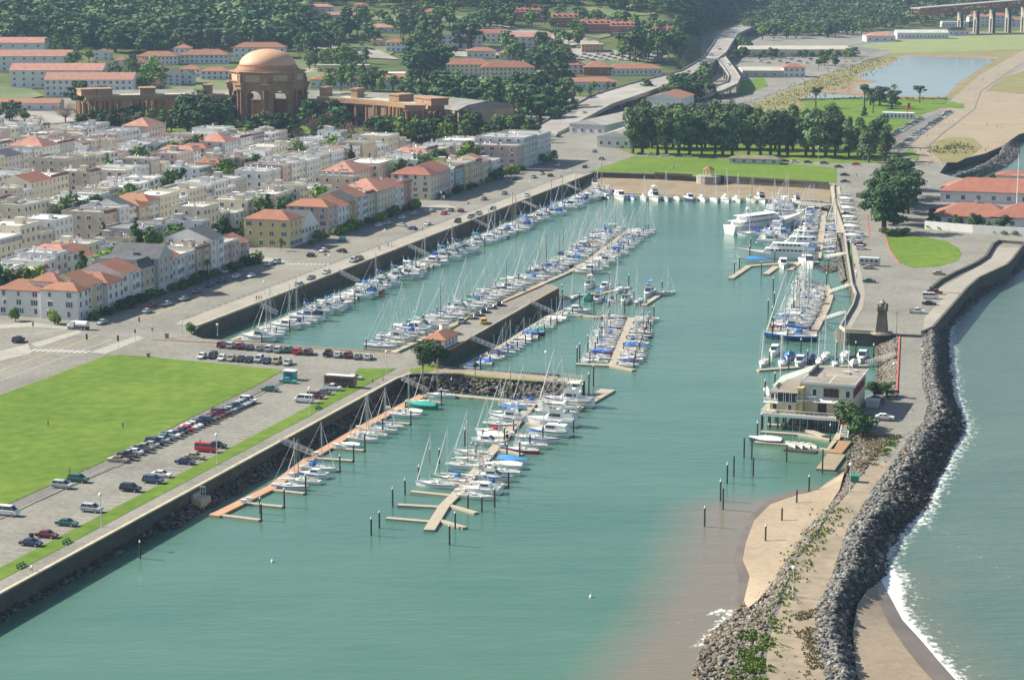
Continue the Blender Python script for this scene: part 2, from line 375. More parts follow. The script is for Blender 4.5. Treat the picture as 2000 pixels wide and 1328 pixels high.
# ------------------------------------------------------------ land
LAND = [(-140, 1238), (773, 741), (790, 731), (830, 729), (880, 731), (960, 739), (1090, 747), (1090, 735), (930, 722), (850, 712), (845, 703), (1032, 595), (1092, 563), (1076, 554), (1062, 557), (981, 592),
  (929, 613), (870, 650), (785, 690), (662, 683), (526, 671), (395, 661), (374, 653), (385, 641), (1149, 342), (1160, 337), (1279, 341), (1360, 345), (1520, 354), (1622, 361), (1627, 400), (1646, 457),
  (1652, 499), (1661, 557), (1669, 578), (1663, 599), (1638, 641), (1648, 649), (1743, 654), (1801, 654), (1822, 645), (1852, 611), (1888, 569), (1912, 548), (1966, 523), (1978, 511), (2000, 481), (2080, 430),
  (2080, 356), (1990, 352), (1900, 352), (1860, 345), (1835, 338), (1850, 318), (1925, 300), (1960, 285), (1990, 262), (2060, 240), (2500, 170), (2900, 60), (2600, 52), (-600, 52), (-900, 200), (-900, 1238)]
LP = pxpoly(LAND)
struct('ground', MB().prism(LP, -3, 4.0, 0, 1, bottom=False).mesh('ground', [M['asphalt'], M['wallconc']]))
hm = MB(); NXH, NYH = 130, 110
for j in range(NYH):
 y = 1380 + (j / (NYH - 1)) ** 1.3 * 4200
 for i in range(NXH):
  x = (-.42 + .84 * i / (NXH - 1)) * y
  hm.v.append((x, y, hgt(x, y) - .45))
for j in range(NYH - 1):
 for i in range(NXH - 1):
  k = j * NXH + i; hm.f.append((k, k + 1, k + NXH + 1, k + NXH)); hm.m.append(0)
struct('hills', hm.mesh('hills', [M['hill']], True))
bm_ = MB(); secs = []
for s in BW:
 q = G(*s[2], 3.6).lerp(G(*s[3], -.4), .38); q.z = 3.7; secs.append([G(*s[0], -.6), G(*s[1], 3.6), G(*s[2], 3.6), q, G(*s[3], -.9)])
bm_.loft([[tuple(p) for p in c] for c in secs], cap=False, closed=False)
bme = bm_.mesh('breakwater_slope', [M['rubble']])
struct('breakwater', bme)
ts = [[tuple(G(*s[1], 3.68)), tuple(G(*s[2], 3.68))] for s in BW]
k5 = 6
rd = MB(); rd.loft([t[::-1] for t in ts[:k5 + 1]], 0, False, False); rd.loft([t[::-1] for t in ts[k5:]], 1, False, False)
rme = rd.mesh('breakwater_road', [M['asphalt'], M['dirt']])
for p in rme.polygons:
 if p.normal.z < 0: p.flip()
struct('path', rme, 'dirt and worn asphalt road along the top of the breakwater')
def strip(name, A, B, za, zb, m, label=None, sub=4):
 """sheet between two survey lines with the same number of points"""
 mb = MB(); rows = []
 for i in range(len(A) - 1):
  for k in range(sub):
   f = k / sub; rows.append((G(A[i][0] * (1 - f) + A[i + 1][0] * f, A[i][1] * (1 - f) + A[i + 1][1] * f, za), G(B[i][0] * (1 - f) + B[i + 1][0] * f, B[i][1] * (1 - f) + B[i + 1][1] * f, zb)))
 rows.append((G(*A[-1], za), G(*B[-1], zb)))
 mb.loft([[tuple(a), tuple(b)] for a, b in rows], cap=False, closed=False)
 me = mb.mesh(name, [m])
 for p in me.polygons:
  if p.normal.z < 0: p.flip()
 me.polygons.foreach_set('use_smooth', [True] * len(me.polygons))
 return struct(name, me, label)
inner_edge = [(1655, 900), (1640, 955), (1605, 1010), (1575, 1050), (1540, 1100), (1515, 1135), (1480, 1172), (1462, 1186)]
strip('beach', INBEACH, inner_edge, .03, 1.6, M['sand'], 'pale sand beach on the inner side of the breakwater')
strip('wet_beach', [(1622, 944), (1540, 952), (1490, 973), (1452, 1010), (1428, 1062), (1418, 1098), (1425, 1135), (1428, 1196)], INBEACH, -.05, .06, M['wetsand'])
strip('outer_beach', [(1716, 1142), (1729, 1174), (1750, 1216), (1786, 1258), (1820, 1300), (1856, 1335), (1903, 1400), (1978, 1500)], [(1695, 1150), (1675, 1180), (1665, 1235), (1670, 1275), (1672, 1310), (1680, 1340), (1700, 1430), (1750, 1520)], .03, 1.8, M['sand'], 'sand beach on the bay side of the breakwater')
strip('outer_wet_beach', [(1722, 1130), (1740, 1160), (1766, 1208), (1806, 1250), (1840, 1290), (1880, 1335), (1930, 1400), (2010, 1500)], [(1712, 1146), (1718, 1178), (1738, 1220), (1768, 1264), (1800, 1304), (1834, 1340), (1880, 1405), (1950, 1505)], -.06, .42, M['wetsand'])
strip('basin_beach', [(1130, 376), (1176, 381), (1300, 386), (1450, 390), (1560, 393), (1622, 396)], [(1150, 345), (1180, 346), (1300, 350), (1450, 357), (1560, 366), (1622, 371)], -.05, 1.6, mat('brown_basin_sand', (.20, .15, .09), 1, scale=.1, col2=(.27, .21, .135), coord='World'), 'brown sand at the head of the harbour basin')
strip('mole_slope', [(1636, 460), (1640, 500), (1646, 545), (1650, 560)], [(1650, 460), (1655, 500), (1664, 545), (1668, 560)], -.3, 3.2, M['rubble'])
strip('mole_slope', [(1705, 668), (1660, 672), (1632, 668), (1618, 650)], [(1745, 658), (1690, 655), (1650, 653), (1636, 645)], -.3, 1.0, M['rubble'])
# ------------------------------------------------------------ lawns, roads, markings near the harbour (grid of the boulevard: u along, w away from the bay)
Wn = 208.6                          # near seawall line, its water face
grassw0, grassw1 = 213.0, 217.4     # verge between promenade and car park
flatuw('promenade', [(250, Wn + .5), (533, Wn + .5), (560, Wn + 3), (556, grassw0), (250, grassw0)], M['asphalt'], 4.03)
flatuw('grass_verge', [(250, grassw0), (505, grassw0), (547, grassw0 + .8), (543, 223.5), (519, 217.6), (505, grassw1), (250, grassw1)], M['grass'], 4.08, 'long strip of grass between the car park and the promenade')
flat('lawn', [(-120, 812), (0, 772), (205, 696), (236, 693), (300, 698), (554, 723), (494, 757), (370, 817), (211, 898), (0, 991), (-120, 1045)], M['grass'], dz=.09, label='large green lawn beside the boulevard')
flat('pavement', [(-120, 1047), (0, 993), (211, 900), (370, 819), (494, 759), (556, 724), (566, 724), (572, 735), (556, 745), (505, 768), (385, 829), (226, 912), (0, 1012), (-120, 1066)], M['asphalt_dark'], dz=.12, label='kerbed footpath along the lawn edge of the car park')
flat('boulevard', [(-400, 800), (0, 765), (215, 690), (372, 655), (385, 639), (1147, 340), (1230, 306), (1250, 296), (1190, 300), (1100, 318), (1060, 330), (820, 412), (560, 500), (480, 530), (180, 648), (0, 645), (-400, 600)], M['asphalt'], dz=.02, label='wide boulevard along the harbour')
flatuw('seawall_promenade', [(588, 295.6), (1016, 295.6), (1022, 303.5), (588, 303.5)], M['concrete'], 4.06, 'pale footway along the harbour side of the boulevard')
mk = MB()
for i in range(95):
 u = 600 + i * 4.6; mk.box(0, 2.2, -.22, .22, 0, .03)
 mk.v[-8:] = [tuple(W(u + v[0], 305.2 + v[1], 4.05 + v[2])) for v in mk.v[-8:]]
struct('parking_edge_line', mk.mesh('parking_edge_line', [M['asphalt_dark']]), 'broken dark line along the boulevard kerb')
def uwline(name, u0, u1, w, wid, m, z=4.07, label=None):
 return flatuw(name, [(u0, w - wid / 2), (u1, w - wid / 2), (u1, w + wid / 2), (u0, w + wid / 2)], m, z, label)
uwline('centre_line', 380, 565, 316.6, .3, M['yellow_line']); uwline('centre_line', 592, 1090, 317.0, .3, M['yellow_line'])
uwline('lane_line', 380, 560, 309.5, .25, M['white_line'])
def crosswalk(p0, p1, n, ln, label, m=M['white_line']):
 a = G(*p0); b = G(*p1); d = (b - a) / n; mb = MB(); uu = Vector((SA, CA, 0)) * ln
 for i in range(n):
  q = a + d * (i + .15); r = a + d * (i + .65)
  mb.sheet([tuple((q - uu)[:2]), tuple((r - uu)[:2]), tuple((r + uu)[:2]), tuple((q + uu)[:2])], 4.075)
 struct('crosswalk', mb.mesh('crosswalk', [m]), label)
crosswalk((62, 684), (176, 688), 11, 1.7, 'striped crosswalk at the left street corner')
crosswalk((556, 516), (645, 517), 11, 1.3, 'striped crosswalk across the boulevard by the second block')
crosswalk((70, 652), (130, 644), 9, 1.2, 'small striped crosswalk beside the corner house')
for pts, lb in (([(60, 672), (152, 645), (160, 650), (75, 679)], 'pale pavement crossing by the left street corner'), ([(175, 688), (268, 656), (282, 661), (205, 692)], 'pale pavement crossing towards the harbour wall'), ([(0, 686), (55, 672), (62, 690), (0, 706)], 'pale pavement at the left street'),
   ([(0, 634), (60, 630), (150, 640), (160, 645), (60, 639), (0, 642)], 'pale footway in front of the white corner house'), ([(485, 500), (540, 505), (568, 513), (530, 516), (484, 510)], 'pale side street apron beside the yellow house'), ([(822, 404), (868, 399), (893, 406), (835, 416)], 'pale side street apron in the middle of the row')):
 flat('footway', pts, M['paving'], dz=.06, label=lb)
def kerb(name, a, b, wd, h, m, label, z=4.0):
 a = G(*a) if len(a) == 2 else Vector(a); b = G(*b) if len(b) == 2 else Vector(b); d = (b - a); L_ = d.length; me = MB().box(0, L_, -wd / 2, wd / 2, 0, h).mesh(name, [m])
 o = struct(name, me, label); o.location = (a.x, a.y, z); o.rotation_euler = (0, 0, math.atan2(d.y, d.x)); return o
kerb('red_kerb', (300, 664), (526, 674), .6, .25, M['dockred'], 'reddish kerb behind the row of parked cars')
kerb('red_kerb', (526, 674), (782, 691), .6, .25, M['dockred'], 'reddish kerb behind the farther parked cars')
kerb('kerb', (0, 1014), (211, 912), .3, .15, M['concrete'], 'kerb of the car park footpath, near part')
kerb('kerb', (226, 913), (556, 747), .3, .15, M['concrete'], 'kerb of the car park footpath, far part')
for u0, u1, w in ((470, 532, 235.6), (395, 455, 235.6)): uwline('bay_line', u0, u1, w if u0 > 400 else 235.6, .25, M['red_line'], 4.07, 'faded red line along the parking bays')
for i in range(62):
 u = 345 + i * 2.9
 o = uwline('bay_line', u, u + .12, 220.2, 5.0, M['white_line'], 4.06)
for i in range(50):
 u = 372 + i * 2.9
 o = uwline('bay_line', u, u + .12, 240.0, 5.0, M['white_line'], 4.06)
def wallrun(name, uws, h, wd, m, label, z=4.0):
 mb = MB()
 for (u0, w0), (u1, w1) in zip(uws[:-1], uws[1:]):
  a = W(u0, w0, z); b = W(u1, w1, z); d = (b - a); ln = d.length; an = math.atan2(d.y, d.x)
  t = MB().box(0, ln, -wd / 2, wd / 2, 0, h).xf(Matrix.Translation(a) @ Matrix.Rotation(an, 4, 'Z')); mb.add(t.v, t.f)
 return mb.mesh(name, [m])
def wall_thing(name, px, h, wd, m, label, cat='wall', z=4.0, uw=False):
 pts = px if uw else [toUW(G(*p)) for p in px]
 o = tag(obj(name, wallrun(name, pts, h, wd, m, label, z)), label, cat); return o
wall_thing('seawall_coping', [(250, Wn), (533.5, Wn), (541, Wn - 1.5)], .35, .8, M['coping'], 'pale yellowish coping along the top of the near seawall', 'coping', uw=True)
wall_thing('boulevard_parapet', [(586, 294.6), (1018, 294.8)], .55, .6, M['coping'], 'low pale parapet on the harbour wall of the boulevard', 'parapet', uw=True)
wall_thing('head_parapet', [(1152, 337), (1279, 340.5)], .5, .6, M['coping'], 'low parapet at the head of the basin, left part', 'parapet')
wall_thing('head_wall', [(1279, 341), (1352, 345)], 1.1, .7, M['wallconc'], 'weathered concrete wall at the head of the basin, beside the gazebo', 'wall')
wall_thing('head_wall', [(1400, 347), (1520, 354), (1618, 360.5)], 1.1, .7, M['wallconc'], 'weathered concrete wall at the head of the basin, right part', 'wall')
wall_thing('pier_kerb', [(850, 700), (914, 664)], .45, .5, M['dockred'], 'reddish kerb on the bay side of the long pier near the hut', 'kerb')
wall_thing('pier_kerb', [(916, 662), (1032, 596)], .4, .4, M['coping'], 'pale kerb on the bay side of the long pier, middle part', 'kerb')
wall_thing('pier_kerb', [(1034, 595), (1090, 564)], .45, .5, M['dockred'], 'reddish kerb on the bay side of the pier tip', 'kerb')
wall_thing('pier_kerb', [(873, 649), (929, 613.5), (981, 592.5)], .4, .4, M['grass2'], 'green painted kerb on the basin side of the long pier', 'kerb')
wall_thing('pier_kerb', [(983, 591.5), (1061, 557.5)], .45, .5, M['dockred'], 'reddish kerb on the basin side of the pier tip', 'kerb')
wall_thing('mole_wall', [(1628, 362), (1631, 400), (1650, 457), (1655, 499), (1664, 557), (1672, 578), (1666, 599), (1641, 641)], 1.0, .5, M['concrete'], 'pale parapet wall along the basin side of the lighthouse mole', 'wall')
wall_thing('mole_wall', [(1641, 641), (1651, 648), (1743, 653)], .9, .6, M['coping'], 'pale parapet at the end of the lighthouse mole', 'wall')
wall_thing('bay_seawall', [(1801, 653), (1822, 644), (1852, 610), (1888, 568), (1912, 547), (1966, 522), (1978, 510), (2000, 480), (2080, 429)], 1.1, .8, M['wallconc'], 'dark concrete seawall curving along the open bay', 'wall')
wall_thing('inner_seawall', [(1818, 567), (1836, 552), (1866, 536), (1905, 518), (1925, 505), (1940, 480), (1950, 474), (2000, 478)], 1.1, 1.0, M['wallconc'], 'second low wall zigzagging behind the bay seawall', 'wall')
wall_thing('barrier_wall', [(1840, 572), (1872, 575)], .8, .5, M['coping'], 'short pale barrier beside the reddish parked pickup', 'barrier')
kerb('red_kerb', (1757, 655), (1751, 772), .4, .3, M['redkerb'], 'bright red kerb at the start of the breakwater road', 3.65)
flat('lawn', [(1152, 335), (1237, 306), (1330, 307), (1480, 313), (1634, 329), (1634, 358), (1520, 351), (1410, 346), (1279, 338)], M['grass'], dz=.06, label='green lawn at the head of the basin')
flat('lawn', [(1728, 458), (1790, 460), (1850, 472), (1872, 485), (1879, 496), (1870, 510), (1835, 521), (1785, 524), (1755, 514), (1738, 490)], M['grass'], dz=.1, label='teardrop shaped green lawn in the lighthouse car park')
flat('park', [(1190, 285), (1232, 260), (1340, 240), (1480, 205), (1560, 192), (1600, 187), (1860, 192), (1840, 210), (1800, 222), (1735, 262), (1735, 290), (1720, 318), (1640, 320), (1400, 307), (1240, 303)], M['grass2'], dz=.03, label='park grass under the eucalyptus grove')
flat('park', [(1560, 196), (1770, 192), (1855, 196), (1832, 214), (1790, 228), (1740, 262), (1650, 268), (1600, 232)], M['grass'], dz=.07, label='sunlit green park grass behind the grove')
flat('marsh_edge', [(1480, 200), (1600, 150), (1725, 104), (1990, 92), (1998, 100), (1870, 190), (1600, 194), (1560, 215), (1500, 240), (1440, 225)], M['drygrass'], dz=.05, label='brown marsh vegetation around the lagoon')
flat('mud', [(1655, 168), (1730, 122), (1765, 107), (1950, 112), (1925, 134), (1872, 172), (1846, 193), (1560, 194), (1590, 178)], mat('lagoon_mud', (.20, .13, .08), .9, scale=.05, col2=(.28, .20, .12), coord='World'), dz=.09)
lag = mat('lagoon_water', (.16, .22, .26), .12, scale=.02, col2=(.13, .19, .23), coord='World', bump=.03)
flat('lagoon', [(1762, 110), (1946, 116), (1920, 131), (1895, 148), (1866, 167), (1855, 181), (1845, 190), (1760, 188), (1700, 180), (1665, 178), (1680, 170), (1715, 160), (1690, 155), (1672, 148), (1700, 138), (1729, 130), (1745, 122)], lag, dz=.13, label='blue grey tidal lagoon')
flat('lagoon', [(1565, 192), (1585, 184), (1640, 186), (1700, 190), (1760, 192), (1640, 194)], lag, dz=.135, label='narrow arm of the lagoon')
flat('airfield_grass', [(1678, 93), (1745, 80), (1853, 73), (2000, 61), (2300, 56), (2300, 90), (2000, 97), (1742, 105), (1695, 98)], mat('airfield_turf', (.17, .21, .07), 1, scale=.01, col2=(.22, .25, .09), coord='World', scale2=.06), dz=.1, label='broad level grass airfield')
flat('road', [(1240, 258), (1350, 222), (1464, 198), (1620, 138), (1740, 100), (1660, 90), (1700, 84), (1745, 79), (1738, 76), (1640, 92), (1700, 103), (1600, 138), (1455, 188), (1340, 214), (1225, 245)], M['asphalt_dark'], dz=.11)
flat('road', [(1352, 224), (1464, 200), (1622, 143), (1744, 104), (1722, 100), (1600, 134), (1452, 187), (1335, 215)], M['asphalt'], dz=.16, label='road running past the lagoon towards the airfield')
flat('path', [(1997, 100), (1913, 147), (1863, 191), (1852, 208), (1812, 250), (1779, 288), (1790, 300), (1799, 318), (1812, 322), (1824, 312), (1812, 288), (1840, 262), (1903, 214), (1916, 178), (2030, 100)], M['dirt'], dz=.15, label='sandy shoreline promenade')
flat('beach', [(1918, 178), (2060, 100), (2300, 95), (2300, 210), (2060, 243), (1990, 263), (1960, 284), (1925, 300), (1850, 318), (1838, 322), (1815, 312), (1812, 290), (1842, 264), (1905, 214)], M['sand'], dz=.07, label='wide pale beach beyond the promenade')
flat('dune_grass', [(1822, 300), (1826, 278), (1850, 268), (1900, 270), (1918, 285), (1905, 300), (1870, 318), (1840, 318)], M['drygrass'], dz=.12, label='fenced dune grass beside the promenade')
flat('dune_grass', [(1925, 178), (1960, 152), (2060, 120), (2200, 130), (2100, 180), (1990, 184)], M['drygrass'], dz=.12, label='grey green dunes far along the beach')
flat('car_park', [(1733, 262), (1845, 215), (1858, 218), (1756, 300), (1733, 300)], M['asphalt_dark'], dz=.12, label='beachside car park with two long rows of cars')
flat('mound', [(1830, 210), (1860, 199), (1884, 206), (1882, 213)], M['grass'], dz=.2)
flat('mound', [(1760, 300), (1775, 292), (1796, 305), (1790, 315)], M['grass'], dz=.2)
flat('car_park', [(1640, 332), (1700, 330), (1800, 350), (1860, 360), (1800, 400), (1810, 450), (2000, 470), (2080, 432), (1976, 508), (1910, 545), (1850, 608), (1800, 652), (1650, 645), (1670, 599), (1676, 578), (1660, 499), (1650, 440), (1640, 380)], M['asphalt'], dz=.05, label='broad worn asphalt around the lighthouse')
flat('mole_walk', [(1655, 462), (1668, 460), (1680, 520), (1690, 575), (1686, 600), (1662, 642), (1648, 640), (1668, 600), (1674, 578), (1668, 557), (1660, 500)], M['concrete'], dz=.1, label='concrete walkway along the mole wall')
flat('grass_strip', [(1655, 465), (1661, 465), (1668, 520), (1662, 520)], M['grass2'], dz=.13)
flat('footway', [(1820, 569), (1870, 545), (1925, 512), (1945, 484), (1998, 484), (1975, 508), (1960, 521), (1908, 545), (1886, 565), (1850, 606), (1818, 642), (1803, 650), (1806, 620), (1840, 585)], M['concrete'], dz=.09, label='sandy concrete apron inside the bay seawall')
kerb('red_kerb', (1728, 459), (1738, 490), .4, .15, M['redkerb'], 'red kerb at the pointed side of the teardrop lawn')
kerb('red_kerb', (1738, 490), (1756, 515), .4, .15, M['redkerb'], 'red kerb on the left curve of the teardrop lawn')
kerb('red_kerb', (1693, 420), (1698, 460), .4, .15, M['redkerb'], 'red kerb beside the boat trailer park')
flat('mole_path', [(850, 714), (930, 724), (1088, 737), (1088, 745), (960, 737), (880, 728), (832, 727)], M['dirt'], dz=.05, label='path on the short rock mole')
flat('grass_verge', [(800, 722), (850, 711), (870, 717), (835, 727), (802, 729)], M['grass2'], dz=.09)
flat('grass_verge', [(885, 731), (960, 739), (1050, 746), (1050, 744), (960, 736), (885, 728)], M['grass2'], dz=.09)
flat('pier_road', [(846, 702), (1031, 595.5), (1088, 563), (1074, 555), (1062, 559), (981, 593), (931, 613), (872, 650), (790, 690), (800, 712)], M['asphalt'], dz=.05, label='paved top of the long pier')
M['far_grass'] = mat('far_meadow', (.085, .12, .04), 1, scale=.02, col2=(.15, .18, .065), coord='World')
for pts in ([(0, 172), (60, 176), (85, 190), (40, 198), (0, 200)], [(300, 160), (460, 150), (600, 120), (720, 130), (650, 160), (440, 180), (330, 180)], [(680, 90), (800, 84), (760, 110), (690, 108)], [(850, 30), (960, 36), (980, 60), (880, 55)], [(700, 30), (820, 24), (850, 40), (740, 50)],
   [(1100, 110), (1290, 96), (1330, 130), (1130, 145)], [(870, 145), (960, 135), (1000, 160), (900, 170)], [(1290, 64), (1330, 60), (1350, 90), (1310, 100)], [(1130, 18), (1240, 12), (1290, 30), (1200, 36)], [(560, 118), (620, 120), (640, 135), (575, 138)], [(1160, 60), (1200, 70), (1170, 78), (1100, 62)]):
 drape('meadow', pts, M['far_grass'], .3)
M['far_road'] = mat('far_asphalt', (.22, .205, .185), .95, scale=.03, col2=(.33, .31, .28), coord='World')
for pts in ([(950, 46), (1080, 66), (1170, 84), (1170, 92), (1130, 94), (980, 60)], [(820, 90), (1000, 96), (1100, 108), (1090, 116), (900, 112), (820, 102)], [(600, 92), (740, 100), (780, 118), (640, 112)], [(1100, 96), (1300, 108), (1310, 124), (1110, 118)], [(265, 165), (330, 178), (440, 180), (440, 190), (300, 186)],
   [(440, 160), (470, 156), (640, 130), (640, 136), (480, 166)], [(0, 216), (90, 222), (160, 240), (90, 246), (0, 246)]):
 drape('far_car_park', pts, M['far_road'], .4)
for pts in ([(0, 64), (40, 60), (80, 72), (60, 80), (0, 76)], [(1590, 30), (1650, 28), (1690, 40), (1680, 58), (1600, 52)]):
 drape('dry_slope', pts, M['drygrass'], .5)
flat('palace_grass', [(160, 262), (420, 270), (560, 262), (700, 268), (840, 272), (830, 250), (440, 240), (170, 236)], M['grass2'], dz=.05)
flat('palace_lagoon', [(350, 262), (440, 268), (560, 270), (560, 264), (450, 258), (360, 256)], lag, dz=.09)
# ------------------------------------------------------------ houses of the boulevard district
def pmat(n, c): return mat(n, c, .85, var=.07, scale=.35, coord='World', scale2=1.7)
WALLS = {'white': pmat('white_stucco', (.72, .71, .68)), 'cream': pmat('cream_stucco', (.66, .59, .44)), 'yellow': pmat('yellow_stucco', (.62, .50, .25)), 'grey': pmat('grey_stucco', (.46, .45, .42)), 'pale grey': pmat('pale_grey_stucco', (.58, .59, .58)),
  'beige': pmat('beige_stucco', (.55, .46, .34)), 'pink': pmat('pink_stucco', (.58, .42, .36)), 'salmon': pmat('salmon_stucco', (.55, .28, .20)), 'pale green': pmat('pale_green_stucco', (.52, .55, .40)), 'blue': pmat('blue_stucco', (.30, .42, .48)), 'brown': pmat('brown_shingle', (.26, .16, .10)), 'ochre': pmat('ochre_stucco', (.50, .36, .16))}
def winmesh(w, h, arched=False, div=1):
 mb = MB(); t = .09
 mb.box(-w / 2, w / 2, -.06, 0, 0, h, 1)
 for a, b, c, d in ((-w / 2 - t, -w / 2, -t, h + t), (w / 2, w / 2 + t, -t, h + t), (-w / 2, w / 2, -t, 0), (-w / 2, w / 2, h, h + t)): mb.box(a, b, -.13, 0, c, d, 0)
 for k in range(1, div): mb.box(-w / 2 + w * k / div - .04, -w / 2 + w * k / div + .04, -.11, -.06, 0, h, 0)
 return mb.mesh('window', [M['white'], M['wglass']])
WIN = [winmesh(1.2, 1.7), winmesh(2.4, 1.7, div=3), winmesh(1.7, 1.6, div=2), winmesh(.9, 1.4), winmesh(3.6, 1.7, div=4)]
GAR = MB().box(-1.3, 1.3, -.08, 0, 0, 2.2, 0).box(-1.3, 1.3, -.1, -.08, .7, .76, 1).box(-1.3, 1.3, -.1, -.08, 1.45, 1.51, 1).mesh('garage_door', [M['deck'], M['concrete']])
DOOR = MB().box(-.5, .5, -.08, 0, 0, 2.2, 0).mesh('door', [M['teak']])
CHIM = MB().box(-.4, .4, -.4, .4, -1.6, 1.4, 0).box(-.5, .5, -.5, .5, 1.4, 1.6, 1).mesh('chimney', [M['gelcoat'], M['tile']])
HATCH = MB().box(-1.5, 1.5, -1.6, 1.6, 0, 2.3, 0).box(-1.6, 1.6, -1.7, 1.7, 2.3, 2.42, 1).mesh('roof_hut', [WALLS['white'], M['flatroof']])
SKY_ = MB().loft([[(-.8, -.8, 0), (.8, -.8, 0), (.8, .8, 0), (-.8, .8, 0)], [(-.5, -.5, .5), (.5, -.5, .5), (.5, .5, .5), (-.5, .5, .5)]], 0).mesh('skylight', [M['wglass']])
VENT = MB().cyl(0, 0, 0, 1.1, .16, n=6).cyl(0, 0, 1.1, 1.4, .28, .05, n=6).mesh('roof_vent', [M['alu']])
RUNIT = MB().box(-.9, .9, -.7, .7, 0, 1.1, 0).box(-.7, .7, -.5, .5, 1.1, 1.3, 1).mesh('roof_unit', [M['alu'], M['flatdark']])
def hip(mb, x0, x1, y0, y1, z, rise, m, hipx=None):
 """hipped roof with real thickness"""
 L_, D = x1 - x0, y1 - y0; ins = min(L_, D) / 2
 if L_ >= D: r = [(x0 + ins, (y0 + y1) / 2, z + rise), (x1 - ins, (y0 + y1) / 2, z + rise)]
 else: r = [((x0 + x1) / 2, y0 + ins, z + rise), ((x0 + x1) / 2, y1 - ins, z + rise)]
 b = [(x0, y0, z), (x1, y0, z), (x1, y1, z), (x0, y1, z)]
 bb = [(p[0], p[1], z - .2) for p in b]
 if L_ >= D: fs = [(0, 1, 5, 4), (2, 3, 4, 5), (3, 0, 4), (1, 2, 5)]
 else: fs = [(3, 0, 4, 5), (1, 2, 5, 4), (0, 1, 4), (2, 3, 5)]
 mb.add(b + r, fs, m); mb.add(b + bb, [(4, 5, 1, 0), (5, 6, 2, 1), (6, 7, 3, 2), (7, 4, 0, 3), (7, 6, 5, 4)], m)
def gable(mb, x0, x1, y0, y1, z, rise, m, along='x', wallm=None):
 if along == 'x':
  ym = (y0 + y1) / 2; pr = [(y0, z), (y1, z), (ym, z + rise)]
  P_ = lambda x, p: (x, p[0], p[1])
  a, b = x0, x1
 else:
  xm = (x0 + x1) / 2; pr = [(x1, z), (x0, z), (xm, z + rise)]
  P_ = lambda y, p: (p[0], y, p[1])
  a, b = y0, y1
 va = [P_(a, p) for p in pr]; vb = [P_(b, p) for p in pr]; v = va + vb
 mb.add(v, [(0, 1, 4, 3)[::-1], (1, 2, 5, 4)[::-1], (2, 0, 3, 5)[::-1]], m)
 mb.add(v, [(0, 2, 1)[::-1], (3, 4, 5)[::-1]], m if wallm is None else wallm)
HN = [0]
